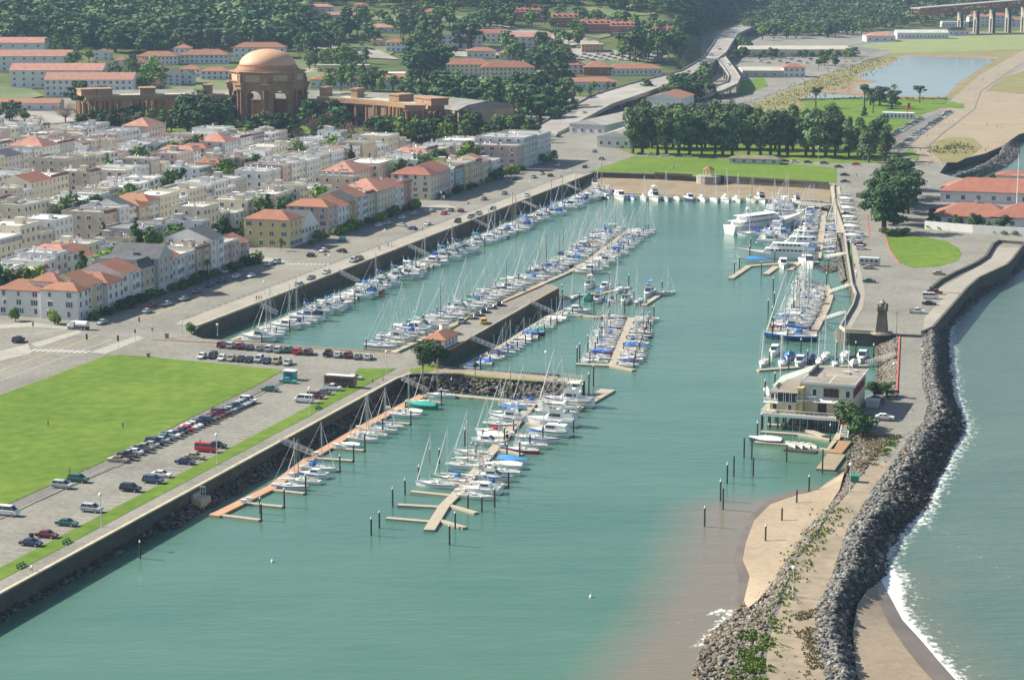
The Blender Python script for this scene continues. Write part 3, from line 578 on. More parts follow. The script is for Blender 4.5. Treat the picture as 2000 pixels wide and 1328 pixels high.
def house(u0, u1, w0, w1, h, wall, roof, label, rm=None, cat='house', group=None, name='row_house', side=False, floors=None, bays=True, z=4.0, rng=R, loc=None, rz=None, simple=False, garage=True):
 Lx = u1 - u0; D = w1 - w0
 t = thing(name, label, cat, loc if loc is not None else W(u0, w0, z), ROTU if rz is None else rz, group)
 wm_ = WALLS[wall] if isinstance(wall, str) else wall; g = .03
 mb = MB(); mb.box(g, Lx - g, 0, D, -.5, h, 0)
 flatk = roof in ('flat', 'flat_tile')
 if flatk:
  ph = rng.choice((.5, .7, .9))
  for a in ((g, Lx - g, 0, .25), (g, Lx - g, D - .25, D), (g, g + .25, .25, D - .25), (Lx - g - .25, Lx - g, .25, D - .25)): mb.box(*a, h, h + ph, 0)
  mb.box(g, Lx - g, -.35, 0, h - .1, h + .2, 1)
 mb.box(g, Lx - g, -.16, 0, 2.75, 3.0, 1)
 obj('wall', mb.mesh('wall', [wm_, M['white']]), t)
 rb = MB()
 if rm is None: rm = M['tile']
 if flatk:
  rb.box(g + .26, Lx - g - .26, .26, D - .26, h, h + .08, 0)
  obj('roof', rb.mesh('roof', [rm if roof == 'flat' else rng.choice((M['flatroof'], M['flatwhite']))]), t)
  if roof == 'flat_tile':
   tb = MB(); tb.add([(0, -.7, h + .1), (Lx, -.7, h + .1), (Lx, .5, h + 1.2), (0, .5, h + 1.2), (0, .5, h + .1), (Lx, .5, h + .1)], [(0, 1, 2, 3), (3, 2, 5, 4), (0, 3, 4), (1, 5, 2), (0, 4, 5, 1)])
   obj('tile_eave', tb.mesh('tile_eave', [rm]), t)
  zt = h + .08
  for k in range(rng.choice((3, 4, 5, 6)) if Lx > 6 else 2):
   me_ = rng.choice((HATCH, SKY_, VENT, RUNIT, SKY_, VENT, VENT, CHIM)); q = obj(me_.name, me_, t, (rng.uniform(2.2, max(2.3, Lx - 2.2)), rng.uniform(2.5, D - 2.5), zt + (1 if me_ is CHIM else 0)))
   if me_ is HATCH: setmat(q, 0, wm_)
 elif roof == 'hip': hip(rb, -.35, Lx + .35, -.5, D + .35, h + .1, min(Lx, D) * .22 + .5, 0)
 elif roof == 'gable_side': gable(rb, -.1, Lx + .1, -.5, D + .4, h + .0, D * .18 + .4, 0, 'x', 1)
 elif roof == 'gable_front': gable(rb, -.2, Lx + .2, -.2, D + .2, h + .0, Lx * .34 + .6, 0, 'y', 1)
 elif roof == 'mansard':
  rb.loft([[(-.2, -.2, h), (Lx + .2, -.2, h), (Lx + .2, D, h), (-.2, D, h)], [(1.2, 1.6, h + 3), (Lx - 1.2, 1.6, h + 3), (Lx - 1.2, D - 1.5, h + 3), (1.2, D - 1.5, h + 3)]], 0)
 if rb.f and not flatk:
  obj('roof', rb.mesh('roof', [rm, wm_]), t)
  if rng.random() < .6: obj('chimney', CHIM, t, (rng.choice((1.2, Lx - 1.2)), rng.uniform(.35, .6) * D, h + 1.3))
 if simple: return t
 nf = floors or max(2, round(h / 3.1)); fh = h / nf
 n = max(1, int(Lx // 3.2))
 for f in range(nf):
  zz = f * fh + .95
  if f == 0 and garage:
   obj('garage_door', GAR, t, (min(Lx * .35, Lx - 1.6), 0, .05))
   if Lx > 5: obj('door', DOOR, t, (Lx * .8, 0, .3))
   continue
  k = rng.choice((0, 1, 2, 4)) if Lx / n > 3.8 else rng.choice((0, 2, 3))
  for i in range(n):
   obj('window', WIN[k], t, (Lx * (i + .5) / n, 0, zz))
 if bays and Lx > 6.5 and rng.random() < .7 and roof in ('flat', 'flat_tile', 'gable_side') and garage:
  bw_ = 2.8; bx = Lx * .5
  b = MB().loft([[(bx - bw_ / 2, 0, zz_), (bx - bw_ / 2 + .6, -.9, zz_), (bx + bw_ / 2 - .6, -.9, zz_), (bx + bw_ / 2, 0, zz_)] for zz_ in (2.8, h - .4)], 0)
  bo = obj('bay_window', b.mesh('bay_window', [wm_]), t)
  for f in range(1, nf): obj('window', WIN[0], bo, (bx, -.9, f * fh + .95))
 if side:
  for f in range(nf):
   if f == 0 and garage and not side == 2: continue
   m_ = max(2, int(D // 4.5))
   for i in range(m_):
    obj('window', WIN[(i + f) % 4 if side == 2 else rng.choice((0, 3, 2))], t, (g, D * (i + .5) / m_ + rng.uniform(-.4, .4), f * fh + .95), -math.pi / 2)
 return t
def u_at(px, w):
 lo, hi = 400, 1500
 for _ in range(40):
  m_ = (lo + hi) / 2
  if PX(W(m_, w))[0] < px: lo = m_
  else: hi = m_
 return lo
FW = 334.5
T, PT, SL, FR, FWt, FD = M['tile'], M['tilepale'], M['slate'], M['flatroof'], M['flatwhite'], M['flatdark']
front = [  # left px, right px, height, depth, wall, roof, roof mat, description
 (153, 175, 9.2, 13, 'white', 'hip', T, 'large white stucco corner house with red tile roof and long side front'),
 (175, 207, 9.6, 17, 'cream', 'gable_side', T, 'pale yellow house with red tile roof next to the white corner house'),
 (207, 239, 10, 18, 'white', 'hip', T, 'white house with arched door and low hipped red tile roof'),
 (239, 275, 10.6, 17, 'white', 'gable_side', T, 'white house with red tile gable beside the slate roofed house'),
 (275, 305, 10.2, 18, 'beige', 'mansard', SL, 'grey beige house with steep dark slate roof'),
 (305, 334, 12, 18, 'grey', 'gable_front', SL, 'tall grey beige house with pointed dark gable'),
 (334, 357, 10.6, 17, 'white', 'gable_side', T, 'narrow white house with red tile roof right of the pointed gable'),
 (357, 387, 11, 19, 'pale grey', 'flat', FR, 'white house with a flat roof and broad glazed front'),
 (387, 411, 10.6, 16, 'beige', 'flat_tile', T, 'beige house with red tiled eave behind a palm tree'),
 (411, 436, 13, 18, 'white', 'gable_side', SL, 'tallest white house of the first block with dark blue roof'),
 (436, 468, 9.6, 17, 'pink', 'flat', FR, 'cream pink flat roofed house near the end of the first block'),
 (468, 487, 8.2, 13, 'pink', 'gable_side', T, 'small pinkish house with dark red roof at the end of the first block'),
 (566, 591, 10.6, 19, 'yellow', 'hip', T, 'broad pale yellow corner house with brown red hipped roof'),
 (591, 624, 6.8, 12, 'white', 'gable_front', SL, 'small low white house with dark gable beside the yellow corner house'),
 (641, 659, 11, 18, 'pink', 'hip', T, 'mauve pink house with brown tile roof and dark balcony'),
 (659, 680, 10, 17, 'white', 'gable_side', T, 'white house with brown trim right of the mauve house'),
 (680, 697, 10.6, 17, 'ochre', 'gable_side', SL, 'ochre and brown timber house in the second block'),
 (697, 718, 11, 17, 'white', 'gable_side', T, 'white house with bright red tile roof and white chimneys'),
 (718, 736, 11.6, 17, 'pale green', 'flat_tile', T, 'pale green house with tan tiled front in the second block'),
 (736, 771, 11, 18, 'cream', 'hip', PT, 'wide cream house with tan hipped tile roof'),
 (771, 790, 10.6, 16, 'white', 'gable_side', T, 'white house with dark red roof beside the salmon house'),
 (790, 804, 10.6, 16, 'salmon', 'flat_tile', T, 'salmon pink house with climbing greenery at the end of the second block'),
 (841, 858, 11, 19, 'cream', 'hip', T, 'cream corner house with orange tile roof starting the third block'),
 (858, 880, 11.6, 17, 'pink', 'gable_side', T, 'brownish pink house behind the cream corner house of the third block'),
 (880, 889, 11, 16, 'white', 'flat', FR, 'narrow white house beside the blue house'),
 (889, 904, 11.2, 16, 'blue', 'flat_tile', T, 'pale blue house in the third block'),
 (904, 925, 11.4, 16, 'yellow', 'flat', FR, 'pale yellow house right of the blue house'),
 (925, 938, 11.4, 16, 'beige', 'flat_tile', T, 'beige house with terracotta eave in the third block'),
 (938, 948, 11.0, 16, 'cream', 'gable_side', PT, 'cream house with orange ridge far in the third block'),
 (948, 960, 10.6, 15, 'pale green', 'flat', FR, 'olive house partly behind ivy in the third block'),
 (960, 974, 9.6, 14, 'white', 'flat', FWt, 'low white house at the tree gap of the third block'),
 (1009, 1021, 12, 26, 'pink', 'flat', FR, 'pinkish white flat roofed apartment block by the round trees'),
 (1023, 1048, 15, 26, 'pale grey', 'flat', FR, 'big pale grey apartment block with roof terraces'),
 (1048, 1074, 15.5, 24, 'white', 'flat', FR, 'white apartment block closing the row near the traffic circle')]
rh = random.Random(11)
for i, (a, b, h, dp, wl, rf, rm_, desc) in enumerate(front):
 corner = i in (0, 12, 22, 31, 14, 10, 32)
 of_ = 0 if corner else rh.uniform(-1.2, 1.0); house(u_at(a, FW), u_at(b, FW), FW + of_, FW + dp + of_, h + (0 if corner else rh.uniform(-1.3, .9)), wl, rf, desc, rm_, side=2 if corner else (1 if h > 10.8 else False), group='houses facing the boulevard', rng=rh, name='apartment_building' if i > 30 else 'row_house', garage=(i not in (0, 12)))
u_ = u_at(153, FW)
house(u_ + 1.5, u_ + 12, FW + 13.1, FW + 30, 8.2, 'white', 'hip', 'rear half of the white corner house with its own low red hip roof', T, side=2, rng=rh, garage=False, name='house_wing')
house(u_ + 4, u_ + 12, FW + 9, FW + 19, 11.0, 'white', 'hip', 'raised red roofed roof room on the white corner house', T, side=False, rng=rh, garage=False, name='roof_room', floors=3)
house(u_ + 1, u_ + 9, FW + 30.2, FW + 37, 4.0, 'white', 'flat', 'low white wing with terrace rail left of the corner house', FR, side=2, rng=rh, garage=False, name='house_wing')
cols_ = ['white', 'white', 'white', 'cream', 'cream', 'beige', 'pale grey', 'pale grey', 'cream', 'cream', 'white', 'pale grey', 'beige', 'grey', 'pink', 'cream', 'white']
blocks = [(572, 722), (740, 870), (888, 1076)]
rows = [(370, 17, 'second'), (409, 18, 'third'), (444, 17, 'fourth'), (481, 18, 'fifth'), (516, 17, 'sixth'), (553, 18, 'seventh'), (588, 17, 'eighth'), (625, 18, 'ninth'), (660, 17, 'tenth'), (697, 18, 'eleventh'), (732, 17, 'twelfth')]
bn = ['near', 'middle', 'far']
cnt = 0
for ri, (w0, dp, rname) in enumerate(rows):
 for bi, (b0, b1) in enumerate(blocks):
  u = b0 + rh.uniform(0, 3); k = 0
  while u < b1 - 6:
   big = rh.random() < .17
   wd = rh.uniform(13, 22) if big else rh.uniform(7.4, 9.5)
   if u + wd > b1: wd = b1 - u
   if wd < 5: break
   d = dp * rh.uniform(.8, 1.15); off = rh.uniform(0, 2) if ri % 2 else dp - d + rh.uniform(-1, 1)
   pc = W(u + wd / 2, w0 + 8, 12)
   lim = 1070 - max(0, (w0 - 440)) * .0
   if inframe(pc, 70) and not (rh.random() < .05):
    k += 1; c = rh.choice(cols_); h = rh.uniform(11, 13.5) if big else rh.uniform(8.2, 12)
    q = rh.random(); far = w0 > 500
    if q < .80: rf, rm_, rd_ = 'flat', rh.choice((FR, FWt, FWt, FR, FD)), 'flat roofed'
    elif q < .91: rf, rm_, rd_ = 'flat_tile', T, 'tile eaved'
    elif q < .97: rf, rm_, rd_ = 'hip', rh.choice((T, PT)), 'hip roofed'
    else: rf, rm_, rd_ = 'gable_side', rh.choice((T, SL)), 'pitched roof'
    sz = 'broad' if big else 'narrow'
    rfn = {'flat_roof_gravel': 'grey ', 'white_roof_membrane': 'white ', 'dark_tar_roof': 'dark '}.get(rm_.name, '')
    house(u, u + wd, w0 + off, w0 + off + d, h, c, rf, f'{sz} {c} {rd_} house, {nth(k)} from left in {rname} row, {bn[bi]} block', rm_,
     group='houses in the rows behind the boulevard', rng=rh, bays=rh.random() < .5, side=1 if (h > 9.5 and not far) or k == 1 else (1 if rh.random() < .35 else False), garage=False, name='apartment_building' if big else 'row_house', cat='apartment' if big else 'house')
    cnt += 1
   u += wd + (0 if rh.random() < .8 else rh.uniform(1, 4))
print('inner houses', cnt)
# ------------------------------------------------------------ boats
def hull_secs(L_, B, fb, fine=.5, stern=.8, n=9, sheer=.25, draft=.35):
 """sections of a hull from stern (-L/2) to bow (+L/2); each: keel, chine, gunwale both sides"""
 S = []
 for i in range(n):
  t = i / (n - 1); x = -L_ / 2 + L_ * t
  if t < .45: hb = B / 2 * (stern + (1 - stern) * math.sin(t / .45 * math.pi / 2))
  else: hb = B / 2 * max(.02, 1 - ((t - .45) / .55) ** (1.6 + fine))
  z = fb * (1 + sheer * (t - .35) ** 2 * 2.2)
  rk = .06 * L_ * max(0, t - .8) / .2
  S.append([(x, 0, -draft), (x, hb * .72, -.12), (x + rk, hb, z), (x + rk, -hb, z), (x, -hb * .72, -.12)])
 return S
def hull_mesh(name, L_, B, fb, m0, m1, m2=None, **k):
 S = hull_secs(L_, B, fb, **k); mb = MB(); mb.loft(S, 0)
 st = {}
 me_secs = [[(p[0], p[1] * .93, p[2] + .03) for p in (s[2], s[3])] for s in S]
 for i in range(len(S) - 1):
  a, b = me_secs[i], me_secs[i + 1]; mb.add([a[0], a[1], b[1], b[0]], [(0, 1, 2, 3)], 1)
 if m2 is not None:   # boot stripe just below the gunwale
  for i in range(len(S) - 1):
   for sd in (2, 3):
    p, q = Vector(S[i][sd]), Vector(S[i + 1][sd]); o = Vector((0, .02 if sd == 2 else -.02, 0)); d = Vector((0, 0, -.22))
    f = [p + o, q + o, q + o + d, p + o + d]; mb.add(f, [(0, 1, 2, 3)], 2)
 return mb.mesh(name, [m0, m1] + ([m2] if m2 is not None else []))
def deck_z(fb, t, sheer=.25): return fb * (1 + sheer * (t - .35) ** 2 * 2.2)
PARTS = {}
# --- sailboat, 10 m
PARTS['hull_sail'] = hull_mesh('hull', 10, 3.1, 1.05, M['gelcoat'], M['deck'], M['blue_canvas'], fine=.3, stern=.62)
PARTS['hull_sail2'] = hull_mesh('hull', 10, 2.9, 1.0, M['gelcoat'], M['deck'], None, fine=.5, stern=.7)
cb = MB(); cb.loft([[(-1.0, -.95, 1.0), (-1.0, .95, 1.0), (-.9, .75, 1.55), (-.9, -.75, 1.55)], [(1.2, -.9, 1.0), (1.2, .9, 1.0), (1.0, .68, 1.5), (1.0, -.68, 1.5)], [(3.0, -.45, 1.05), (3.0, .45, 1.05), (2.4, .3, 1.35), (2.4, -.3, 1.35)]], 0)
for s_ in (-1, 1):
 cb.add([(-.7, s_ * .93, 1.18), (1.0, s_ * .88, 1.18), (.9, s_ * .80, 1.38), (-.7, s_ * .85, 1.38)], [(0, 1, 2, 3)], 1)
cb.box(.1, .7, -.3, .3, 1.5, 1.58, 1)
cb.box(-1.05, -.98, -.35, .35, 1.0, 1.5, 1)
PARTS['cabin_sail'] = cb.mesh('cabin', [M['gelcoat'], M['glass']])
cp = MB(); cp.box(-3.9, -1.15, -.75, .75, 1.04, 1.07, 1)
for s_ in (-1, 1): cp.box(-4.0, -1.1, s_ * .98 - .12, s_ * .98 + .12, 1.0, 1.32, 0)
cp.cyl(-3.3, 0, 1.05, 1.9, .05, n=5, m=2); cp.cyl(-3.3, 0, 1.55, 1.6, .45, n=8, m=2)
PARTS['cockpit'] = cp.mesh('cockpit', [M['gelcoat'], M['teak'], M['alu']])
ms = MB(); ms.cyl(1.3, 0, 1.3, 13.4, .11, .08, 6, 0)
for z in (5.4, 9.2): ms.tube((1.3, -.85, z), (1.3, .85, z), .05, 4, 0)
ms.box(1.2, 1.4, -.15, .15, 13.4, 13.55, 0)
PARTS['mast'] = ms.mesh('mast', [M['alu']])
bo = MB(); bo.tube((1.2, 0, 2.35), (-3.3, 0, 2.45), .08, 6)
PARTS['boom'] = bo.mesh('boom', [M['alu']])
sc_ = MB(); sc_.loft([[(x, r * math.sin(a) * .8, zc + r * math.cos(a) * 1.25) for a in [2 * math.pi * k / 7 for k in range(7)]] for x, r, zc in ((1.35, .08, 3.3), (1.1, .2, 2.7), (-.5, .19, 2.6), (-2.4, .14, 2.58), (-3.4, .07, 2.55))])
PARTS['sail_cover'] = sc_.mesh('sail_cover', [M['blue_canvas']], True)
st_ = MB(); st_.tube((1.3, 0, 13.3), (4.9, 0, 1.3), .035, 4); st_.tube((1.3, 0, 13.3), (-4.9, 0, 1.25), .025, 4)
for s_ in (-1, 1): st_.tube((1.3, s_ * .85, 9.2), (1.2, s_ * 1.4, 1.15), .022, 4); st_.tube((1.3, 0, 13.2), (1.3, s_ * .85, 9.2), .022, 4)
PARTS['rigging'] = st_.mesh('rigging', [M['alu']])
fs_ = MB(); fs_.tube((4.8, 0, 1.6), (1.6, 0, 12.3), .14, 6, r2=.05)
PARTS['furled_jib'] = fs_.mesh('furled_jib', [M['white_canvas']])
dd = MB(); dd.loft([[(-1.9, -1.0, 1.3), (-1.9, 1.0, 1.3), (-1.9, .8, 2.2), (-1.9, -.8, 2.2)], [(-.9, -1.0, 1.3), (-.9, 1.0, 1.3), (-1.1, .8, 2.15), (-1.1, -.8, 2.15)], [(-.3, -.8, 1.5), (-.3, .8, 1.5), (-.4, .7, 1.6), (-.4, -.7, 1.6)]])
PARTS['spray_hood'] = dd.mesh('spray_hood', [M['blue_canvas']])
rl = MB()
def rails(mb, L_, B, fb, h=.6, n=7, m=0, t0=.05, **k):
 S = hull_secs(L_, B, fb, n=21, **k);
 for sd in (2, 3):
  pts = [Vector(S[i][sd]) * 1.0 + Vector((0, 0, h)) for i in range(int(20 * t0), 20, 3)] + [Vector(S[19][sd]) + Vector((0, 0, h))]
  for p in pts: p.y *= .96
  for p, q in zip(pts[:-1], pts[1:]): mb.tube(p, q, .03, 3, m)
  for p in pts: mb.tube(p - Vector((0, 0, h)), p, .025, 3, m)
rails(rl, 10, 3.1, 1.05, fine=.3, stern=.62)
PARTS['rail'] = rl.mesh('guard_rail', [M['alu']])
# --- motor cruiser, 10 m
PARTS['hull_motor'] = hull_mesh('hull', 10, 3.5, 1.35, M['gelcoat'], M['gelcoat'], M['navy'], fine=.2, stern=.92)
cm = MB(); cm.loft([[(-2.2, -1.35, 1.35), (-2.2, 1.35, 1.35), (-2.1, 1.2, 2.9), (-2.1, -1.2, 2.9)], [(1.0, -1.3, 1.4), (1.0, 1.3, 1.4), (.4, 1.1, 2.9), (.4, -1.1, 2.9)], [(2.2, -1.1, 1.45), (2.2, 1.1, 1.45), (2.0, .9, 1.7), (2.0, -.9, 1.7)], [(3.9, -.5, 1.5), (3.9, .5, 1.5), (3.6, .35, 1.62), (3.6, -.35, 1.62)]], 0)
cm.add([(.47, -1.08, 2.78), (.47, 1.08, 2.78), (1.93, .92, 1.78), (1.93, -.92, 1.78)], [(3, 2, 1, 0)], 1)
cm.v[-4:] = [(x + .06, y, z + .05) for x, y, z in cm.v[-4:]]
for s_ in (-1, 1): cm.add([(-1.9, s_ * 1.33, 2.1), (.65, s_ * 1.26, 2.1), (.4, s_ * 1.16, 2.65), (-1.9, s_ * 1.26, 2.65)], [(0, 1, 2, 3)], 1)
PARTS['cabin_motor'] = cm.mesh('cabin', [M['gelcoat'], M['glass']])
fb_ = MB()
for a in ((-2.4, .6, -1.15, -1.0), (-2.4, .6, 1.0, 1.15), (.5, .65, -1.0, 1.0)): fb_.box(*a, 2.9, 3.55, 0)
fb_.box(-2.6, .7, -1.2, 1.2, 2.88, 2.98, 0); fb_.box(-1.4, -.7, -.7, .7, 2.98, 3.5, 1)
fb_.add([(.58, -.95, 3.55), (.58, .95, 3.55), (.35, .85, 3.95), (.35, -.85, 3.95)], [(0, 1, 2, 3)], 2)
PARTS['flybridge'] = fb_.mesh('flybridge', [M['gelcoat'], M['deck'], M['glass']])
bt = MB(); bt.loft([[(x, -1.05, 4.75), (x, 0, 4.95), (x, 1.05, 4.75), (x, 1.0, 4.68), (x, -1.0, 4.68)] for x in (-2.4, 0)])
PARTS['canopy'] = bt.mesh('canopy', [M['blue_canvas']])
bf = MB()
for x in (-2.2, -.2):
 for s_ in (-1, 1): bf.tube((x, s_ * 1.0, 3.5), (x, s_ * 1.0, 4.7), .035, 4)
[bf.tube((-2.3, q, 3.5), (-.1, q, 3.5), .03, 4) for q in (-1.0, 1.0)]; bf.tube((-2.25, -1, 3.5), (-2.25, 1, 3.5), .03, 4); bf.tube((-2.3, -1.0, 3.5), (-2.6, -.8, 4.9), .05, 4); bf.tube((-2.3, 1.0, 3.5), (-2.6, .8, 4.9), .05, 4); bf.tube((-2.6, -.8, 4.9), (-2.6, .8, 4.9), .06, 4); bf.tube((-2.6, 0, 4.9), (-2.6, 0, 6.6), .035, 4)
bf.cyl(-2.6, .4, 4.9, 5.2, .28, n=8)
PARTS['radar_arch'] = bf.mesh('radar_arch', [M['gelcoat']])
ck = MB(); ck.box(-4.6, -2.3, -1.35, 1.35, 1.34, 1.38, 1); ck.box(-4.75, -4.6, -1.4, 1.4, 1.3, 1.75, 0)
for s_ in (-1, 1): ck.box(-4.7, -2.2, s_ * 1.45 - .1, s_ * 1.45 + .1, 1.3, 1.75, 0)
ck.box(-5.5, -4.9, -1.3, 1.3, .3, .38, 0)
PARTS['cockpit_motor'] = ck.mesh('cockpit', [M['gelcoat'], M['teak']])
ac = MB(); ac.loft([[(-4.6, -1.35, 1.75), (-4.6, 1.35, 1.75), (-4.3, 1.2, 2.75), (-4.3, -1.2, 2.75)], [(-2.15, -1.3, 1.75), (-2.15, 1.3, 1.75), (-2.15, 1.2, 2.85), (-2.15, -1.2, 2.85)]])
PARTS['cockpit_cover'] = ac.mesh('cockpit_cover', [M['blue_canvas']])
rm2 = MB(); rails(rm2, 10, 3.5, 1.35, fine=.2, stern=.92, t0=.5); PARTS['rail_motor'] = rm2.mesh('guard_rail', [M['alu']])
# --- small covered boat 6.5 m
PARTS['hull_small'] = hull_mesh('hull', 6.5, 2.3, .8, M['gelcoat'], M['deck'], None, fine=.3, stern=.85)
tp = MB(); S = hull_secs(6.5, 2.36, .84, fine=.3, stern=.85, n=7)
tp.loft([[(s[2][0] * .97, s[2][1], s[2][2] - .12), (s[2][0] * .97, s[2][1] * .98, s[2][2] + .03), (s[2][0] * .97, 0, s[2][2] + .25 + .55 * math.sin(math.pi * min(1, (i + .7) / 6))), (s[3][0] * .97, s[3][1] * .98, s[3][2] + .03), (s[3][0] * .97, s[3][1], s[3][2] - .12)] for i, s in enumerate(S)])
PARTS['tarpaulin'] = tp.mesh('tarpaulin', [M['blue_canvas']])
rs = MB(); rs.loft([[(-.9, -.7, .8), (-.9, .7, .8), (-.8, .6, 1.25), (-.8, -.6, 1.25)], [(1.8, -.4, .85), (1.8, .4, .85), (1.5, .3, 1.1), (1.5, -.3, 1.1)]], 0)
for s_ in (-1, 1): rs.add([(-.6, s_ * .69, .95), (.9, s_ * .58, .95), (.8, s_ * .52, 1.12), (-.6, s_ * .63, 1.12)], [(0, 1, 2, 3)], 1)
PARTS['cabin_small'] = rs.mesh('cabin', [M['gelcoat'], M['glass']])
c3_ = MB(); c3_.box(-2.6, -1.0, -.65, .65, .82, .86, 0)
PARTS['cockpit_small'] = c3_.mesh('cockpit', [M['teak']])
ob = MB(); ob.box(-3.65, -3.25, -.2, .2, .3, 1.2, 0); PARTS['outboard'] = ob.mesh('outboard_motor', [M['black']])
# --- open dinghy 4 m
dn = hull_mesh('hull', 4, 1.5, .5, M['gelcoat'], M['deck'], None, fine=.3, stern=.7, n=7); PARTS['hull_dinghy'] = dn
th = MB(); th.box(-.9, -.6, -.6, .6, .52, .56, 0); th.box(.5, .8, -.5, .5, .54, .58, 0); th.box(-1.8, -1.0, -.45, .45, .52, .54, 1)
PARTS['thwart'] = th.mesh('thwart', [M['teak'], M['wglass']])
dm = MB(); dm.cyl(.6, 0, .5, 6.2, .05, .03, 5); PARTS['mast_dinghy'] = dm.mesh('mast', [M['alu']])
HULLC = [('white', None)] * 20 + [('cream', 'cream_hull'), ('dark blue', 'navy'), ('red', 'red_canvas'), ('green', 'teal_canvas')]
CANV = [('blue', 'blue_canvas')] * 16 + [('navy', 'navy')] * 4 + [('white', 'white_canvas')] * 14 + [('green', 'teal_canvas'), ('red', 'red_canvas')]
MASTC = [('', None)] * 9 + [('dark', 'darkmast')] * 2 + [('wooden', 'woodmast')]
def recolor(o, name, i=0):
 if name: setmat(o, i, M[name])
BOATS = []
def boat(kind, pos, heading, length, rng, hull=None, canvas=None, mast=None, extra=None, nearby=True):
 hc = next(h for h in HULLC if h[0] == hull) if hull else rng.choice(HULLC)
 cv = next(h for h in CANV if h[0] == canvas) if canvas else rng.choice(CANV)
 mc = next(h for h in MASTC if h[0] == mast) if mast is not None else rng.choice(MASTC)
 if kind == 'sail':
  s = length / 10; t = thing('sailboat', '', 'sailboat', (pos[0], pos[1], 0), heading, sc=(s, s, s * rng.uniform(.88, 1.1)))
  h = obj('hull', PARTS[rng.choice(('hull_sail', 'hull_sail2'))], t); recolor(h, hc[1])
  obj('cabin', PARTS['cabin_sail'], t); obj('cockpit', PARTS['cockpit'], t)
  m = obj('mast', PARTS['mast'], t); recolor(m, mc[1])
  b = obj('boom', PARTS['boom'], t); recolor(b, mc[1])
  obj('rigging', PARTS['rigging'], t)
  c = obj('sail_cover', PARTS['sail_cover'], t); recolor(c, cv[1])
  if rng.random() < .5: obj('furled_jib', PARTS['furled_jib'], t)
  if rng.random() < .45: c = obj('spray_hood', PARTS['spray_hood'], t); recolor(c, cv[1])
  if s > .8: obj('guard_rail', PARTS['rail'], t)
  d = f'{hc[0]} sailboat with {cv[0]} sail cover' + (f' and {mc[0]} mast' if mc[0] else '')
 elif kind == 'motor':
  s = length / 10; t = thing('motor_cruiser', '', 'motorboat', (pos[0], pos[1], 0), heading, sc=s)
  h = obj('hull', PARTS['hull_motor'], t); recolor(h, hc[1] if rng.random() < .5 else None)
  if rng.random() < .5: setmat(h, 2, M['gelcoat'])
  obj('cabin', PARTS['cabin_motor'], t); obj('cockpit', PARTS['cockpit_motor'], t); obj('guard_rail', PARTS['rail_motor'], t)
  fly = rng.random() < .65; can = rng.random() < .6; d = 'white motor cruiser'
  if fly: obj('flybridge', PARTS['flybridge'], t); obj('radar_arch', PARTS['radar_arch'], t); d = 'white motor cruiser with flybridge'
  if fly and can: c = obj('canopy', PARTS['canopy'], t); recolor(c, cv[1]); d = f'white cruiser with {cv[0]} flybridge canopy'
  if rng.random() < .4: c = obj('cockpit_cover', PARTS['cockpit_cover'], t); recolor(c, cv[1]); d += (', ' + cv[0] + ' stern cover') if not (fly and can) else ''
 elif kind == 'small':
  s = length / 6.5; t = thing('small_boat', '', 'boat', (pos[0], pos[1], 0), heading, sc=s)
  h = obj('hull', PARTS['hull_small'], t); recolor(h, hc[1])
  q = rng.random() if canvas is None else .1
  if q < .45: c = obj('tarpaulin', PARTS['tarpaulin'], t); recolor(c, cv[1]); d = f'small {hc[0]} boat under a {cv[0]} tarpaulin'
  else: obj('cabin', PARTS['cabin_small'], t); obj('cockpit', PARTS['cockpit_small'], t); d = f'small open {hc[0]} boat with low cabin'
  if rng.random() < .5: obj('outboard_motor', PARTS['outboard'], t)
  if rng.random() < .35:
   m = obj('mast', PARTS['mast'], t, (-.6, 0, -.3), sc=(.6, .6, .58)); recolor(m, mc[1]); d = d.replace('small ', 'small masted ')
 else:
  s = length / 4; t = thing('dinghy', '', 'dinghy', (pos[0], pos[1], 0), heading, sc=s)
  obj('hull', PARTS['hull_dinghy'], t); obj('thwart', PARTS['thwart'], t)
  if kind == 'dinghy_mast': obj('mast', PARTS['mast_dinghy'], t)
  d = 'small white open dinghy'
 t['label'] = d + (f', {extra}' if extra else ''); BOATS.append(t); return t
# ------------------------------------------------------------ docks, piles
PILE = MB().cyl(0, 0, -3, 3.4, .2, .19, 7, 0).mesh('timber', [M['pile']]); CAPM = MB().cyl(0, 0, 3.4, 3.95, .24, .02, 7, 0).mesh('cap', [M['gelcoat']])
def pile(pos, h=1.0, label='', group='piles of the docks', cap=True):
 t = thing('mooring_pile', label, 'pile', (pos[0], pos[1], 0), 0, group, sc=(1, 1, h)); obj('timber', PILE, t)
 if cap: obj('cap', CAPM, t)
 return t
DBOX = MB().box(-.6, .6, -.35, .35, 0, .75, 0).box(-.65, .65, -.4, .4, .75, .85, 0).mesh('dock_box', [M['gelcoat']])
def seg_mesh(a, b, wd, z0, z1, mb=None, m=0):
 mb = mb or MB(); d = b - a; t = MB().box(0, d.length, -wd / 2, wd / 2, z0, z1).xf(Matrix.Translation((a.x, a.y, 0)) @ Matrix.Rotation(math.atan2(d.y, d.x), 4, 'Z')); mb.add(t.v, t.f, m); return mb
def dock(label, pts, wd=2.0, m='dockwood', z=.5):
 t = thing('floating_dock', label, 'dock', (0, 0, 0))
 P_ = [G(x, y, z) for x, y in pts]
 for i, (a, b) in enumerate(zip(P_[:-1], P_[1:])):
  d = (b - a).normalized(); obj('walkway', seg_mesh(a - d * (wd / 2 if i else 0), b + d * .0, wd, -.2, z + i * .004).mesh('walkway', [M[m]]), t)
 return t, P_
